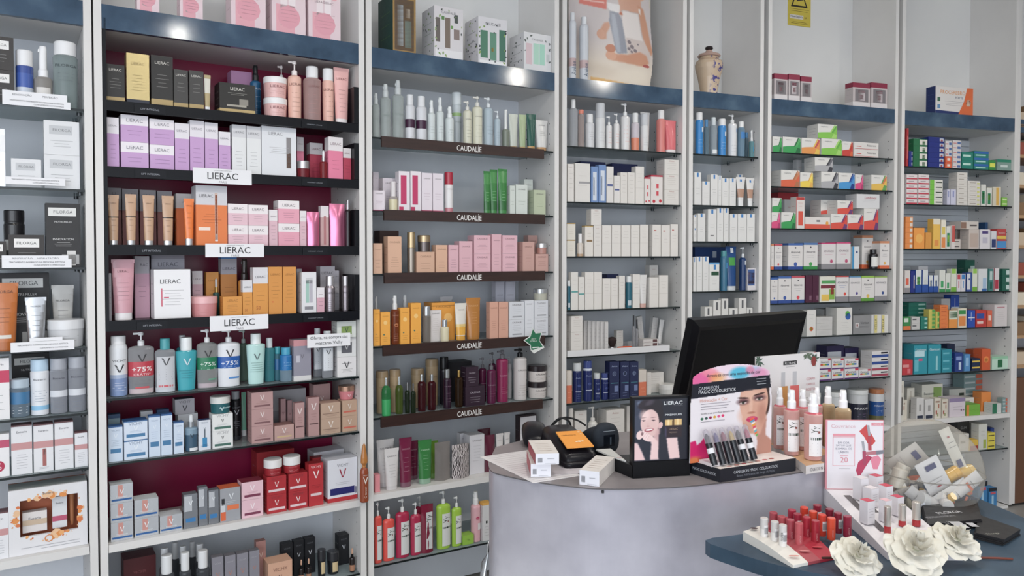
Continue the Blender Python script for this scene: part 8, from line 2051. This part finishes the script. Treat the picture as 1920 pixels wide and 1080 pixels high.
sample(-.35, -.5, -.3, 'jar', 30, 0, 'turquoise sample pot at the globe bottom left', '2c7ca8', .03, .03, '2c84b0')
sample(.52, -.5, -.5, 'tube', 110, 0, 'navy and white sample tube at the globe bottom right', '2c3450', .028, .07, 'c8ccd4')
sample(-.1, -.45, -.2, 'jar', 70, 0, 'red-lidded pot under the sachets', 'c8c4c8', .03, .035, 'b8404c')
sample(.25, -.48, .1, 'tube', 70, 20, 'white tube lying across the globe floor', 'ccc8cc', .03, .08)
sample(.5, -.45, .3, 'jar', 20, 0, 'pale green pot at the rear of the globe', '9cb8a8', .034, .04, 'b8ccc0')
sample(-.3, -.42, .4, 'tube', 95, 0, 'white tube at the rear of the globe floor', 'c8c4c4', .03, .08)
sample(.12, -.16, .1, 'sachet', 20, 30, 'folded white sachet in the middle of the globe', 'cac8cc', .045, .07)

for i in range(16):
    a_ = i*2.4; q_ = (.25+.4*((i*7) % 5)/4); z_ = -.42-.1*(i % 3)*.6 if q_ > .5 else -.5+.16*(i % 2)
    kd_ = ['tube', 'jar'][i % 2]
    sample(q_*math.cos(a_), z_, q_*math.sin(a_)*.9, kd_, 60+37*i, 53*i, '%s %s deep inside the globe, %s' % (['grey', 'white', 'amber', 'navy', 'rose', 'silver', 'cream', 'blue'][i//2], ['sample tube', 'sample pot'][i % 2], ['right', 'rear', 'left', 'front'][int(((math.degrees(a_)+45) % 360)//90)]),
        ['a8a6a8', 'd0ced2', 'd8a04c', '2c3454', 'c88a94', 'b4b6bc', 'd2cab8', '3c6ca4'][i//2], .026, .05 if i % 2 else .065, ['d0d0d4', 'c8c4c0', 'dcb04c', 'c4c8d0'][i % 4])
# flyers
def flyer_stack(pts, z, n, lab, name='leaflet', th=.0035, pr=None, cat='leaflet', grp=None):
    out = []
    for i in range(n):
        P = [cz(x+rr.uniform(-1.5, 1.5)+i*.5, y+rr.uniform(-.8, .8), z) for x, y in pts]; c = Vector((sum(p[0] for p in P)/4, sum(p[1] for p in P)/4))
        o = MB().prism(ccw([(p[0]-c.x, p[1]-c.y) for p in P]), 0, th*.88, M('1e1d20')).build(name, None, (c.x, c.y, z+.0004+th*i)); tag(o, lab+(', top of the pile' if i == n-1 else ', %s from the bottom' % ORD[i] if i else ', bottom of the pile'), cat, grp); out.append(o)
    return out
fs_ = flyer_stack([(1736, 1002), (1726, 958), (1828, 950), (1838, 990)], ZD, 6, 'black leaflet before the globe', grp='black leaflets under the globe')
top = fs_[-1]; m = MB(); zt_ = .0033; a0_ = Vector(cz(1726, 958, ZD))-Vector(cz(1736, 1002, ZD)); ang = math.atan2(*(Vector(cz(1828, 950, ZD))-Vector(cz(1726, 958, ZD))).yx)
def ftext(m, tx, px, py, w_, col, z, o, hh=None, hmax=None):
    v, f, tw, th__ = textdata(tx); k = w_/tw; c = on_z(px, py, z+.001); ca, sa_ = math.cos(ang), math.sin(ang); kz = (hh/th__) if hh else k
    m.add([(c.x-o.location.x+a_*k*ca-b_*kz*sa_, c.y-o.location.y+a_*k*sa_+b_*kz*ca, z+.0003-o.location.z) for a_, b_ in v], f, M(col))
zt__ = top.location.z+.0031
ftext(m, 'FILORGA', 1779, 960, .062, 'd8d8dc', zt__, top, .014); ftext(m, 'MICROPEELING REDENSIFICANTE', 1763, 968, .075, '9a9a9e', zt__, top, .01); ftext(m, 'V', 1775, 980, .02, '5c5c60', zt__, top)
for px, py, r_ in ((1798, 984, .013), (1823, 984, .008)):
    c = on_z(px, py, zt__); m.add([(c.x-top.location.x+r_*x, c.y-top.location.y+r_*1.6*y, zt__+.0003-top.location.z) for x, y in ((-1, -1), (1, -1), (1, 1), (-1, 1))], [(0, 1, 2, 3)], M('b4b4b8'))
m.build('leaflet_print', top)
f2 = flyer_stack([(1826, 1010), (1834, 975), (1912, 1004), (1880, 1024)], ZD, 4, 'black leaflet fanned to the right', grp='black leaflets fanned right')
m = MB(); top = f2[-1]; zt__ = top.location.z+.0031; ftext(m, 'Filorga', 1862, 1000, .03, 'a8a89c', zt__, top); m.build('leaflet_print', top)

# ------------------------------------------------------------------ white silk roses
PET = noise_mat('silk_petal', ['c9c4b4', 'd2cec2', 'd8d5cc'], 14, .8, bump=.2)
def rose(px, py, Rr, tilt, azim, lab, seed, yd):
    rg = random.Random(seed); c = on_y(px, py, yd); o = empty('silk_rose', (c.x, c.y, c.z), 0, lab, 'flower', 'white silk roses on the blue desk')
    o.rotation_euler = (Matrix.Rotation(azim, 3, 'Z') @ Matrix.Rotation(tilt, 3, 'X')).to_euler()
    for ring, (n_, r0, r1, lift, cup) in enumerate(((5, .1, 1.02, -.1, .1), (5, .1, .93, -.05, .2), (4, .1, .76, -.01, .34), (4, .06, .50, .04, .75), (4, .03, .33, .08, 1.1), (3, .02, .18, .12, 1.5))):
        for k in range(n_):
            a_ = 2*PI*(k+.5*(ring % 2)+rg.uniform(-.22, .22))/n_; wd_ = 2*PI/n_*.74; m = MB(); nu, nv = 10, 8; v = []
            s_ = rg.uniform(.88, 1.1); ph = rg.uniform(0, 6)
            for j in range(nv+1):
                t_ = j/nv; rad = (r0+(r1-r0)*t_*s_)
                for i in range(nu+1):
                    q_ = i/nu*2-1; wv = wd_*(.35+.65*math.sin(PI*min(1, .12+t_*.75))); an = a_+q_*wv; rd = rad*(1-.13*q_*q_*t_)+.03*math.sin(q_*5+ph)*t_*t_
                    zz1 = lift+cup*(t_**1.6)*.38-.1*max(0, t_-.7)*3*(1-cup*.4)+.06*math.sin(q_*6+ph)*t_*t_-.02*q_*q_
                    v.append((Rr*rd*math.cos(an), Rr*rd*math.sin(an), Rr*zz1))
            m.add(v, [(j*(nu+1)+i, j*(nu+1)+i+1, (j+1)*(nu+1)+i+1, (j+1)*(nu+1)+i) for j in range(nv) for i in range(nu)], PET, True); m.build('petal', o)
    MB().lathe([(.05*Rr, -.25*Rr), (.14*Rr, -.12*Rr), (.1*Rr, .1*Rr)], M('a8a890', 'r'), n=10).build('rose_base', o); return o
rose(1608, 1043, .050, math.radians(38), math.radians(20), 'white silk rose nearest the lipsticks, left of three', 1, 1.5)
rose(1717, 1030, .060, math.radians(34), 0, 'largest white silk rose in the middle, facing forward', 2, 1.49)
rose(1795, 1012, .050, math.radians(28), math.radians(25), 'white silk rose at the right before the black leaflets', 3, 1.54)
v = on_z(1838, 1045, ZD+.004); o = MB().tube([(0, 0, 0), (.03, -.004, .001), (.062, -.006, 0)], .0022, M('7c3c2c', 'r'), 6).build('twig', None, (v.x, v.y, ZD+.003)); tag(o, 'thin reddish twig poking out beside the right rose', 'twig')
v = on_z(1541, 1045, ZD+.02); o = MB().tube([(0, 0, 0), (.03, -.002, .001), (.05, -.006, 0)], .0022, M('4c2c24', 'r'), 6).build('twig', None, (v.x, v.y, ZD+.019)); tag(o, 'dark brown twig at the left of the left rose', 'twig')
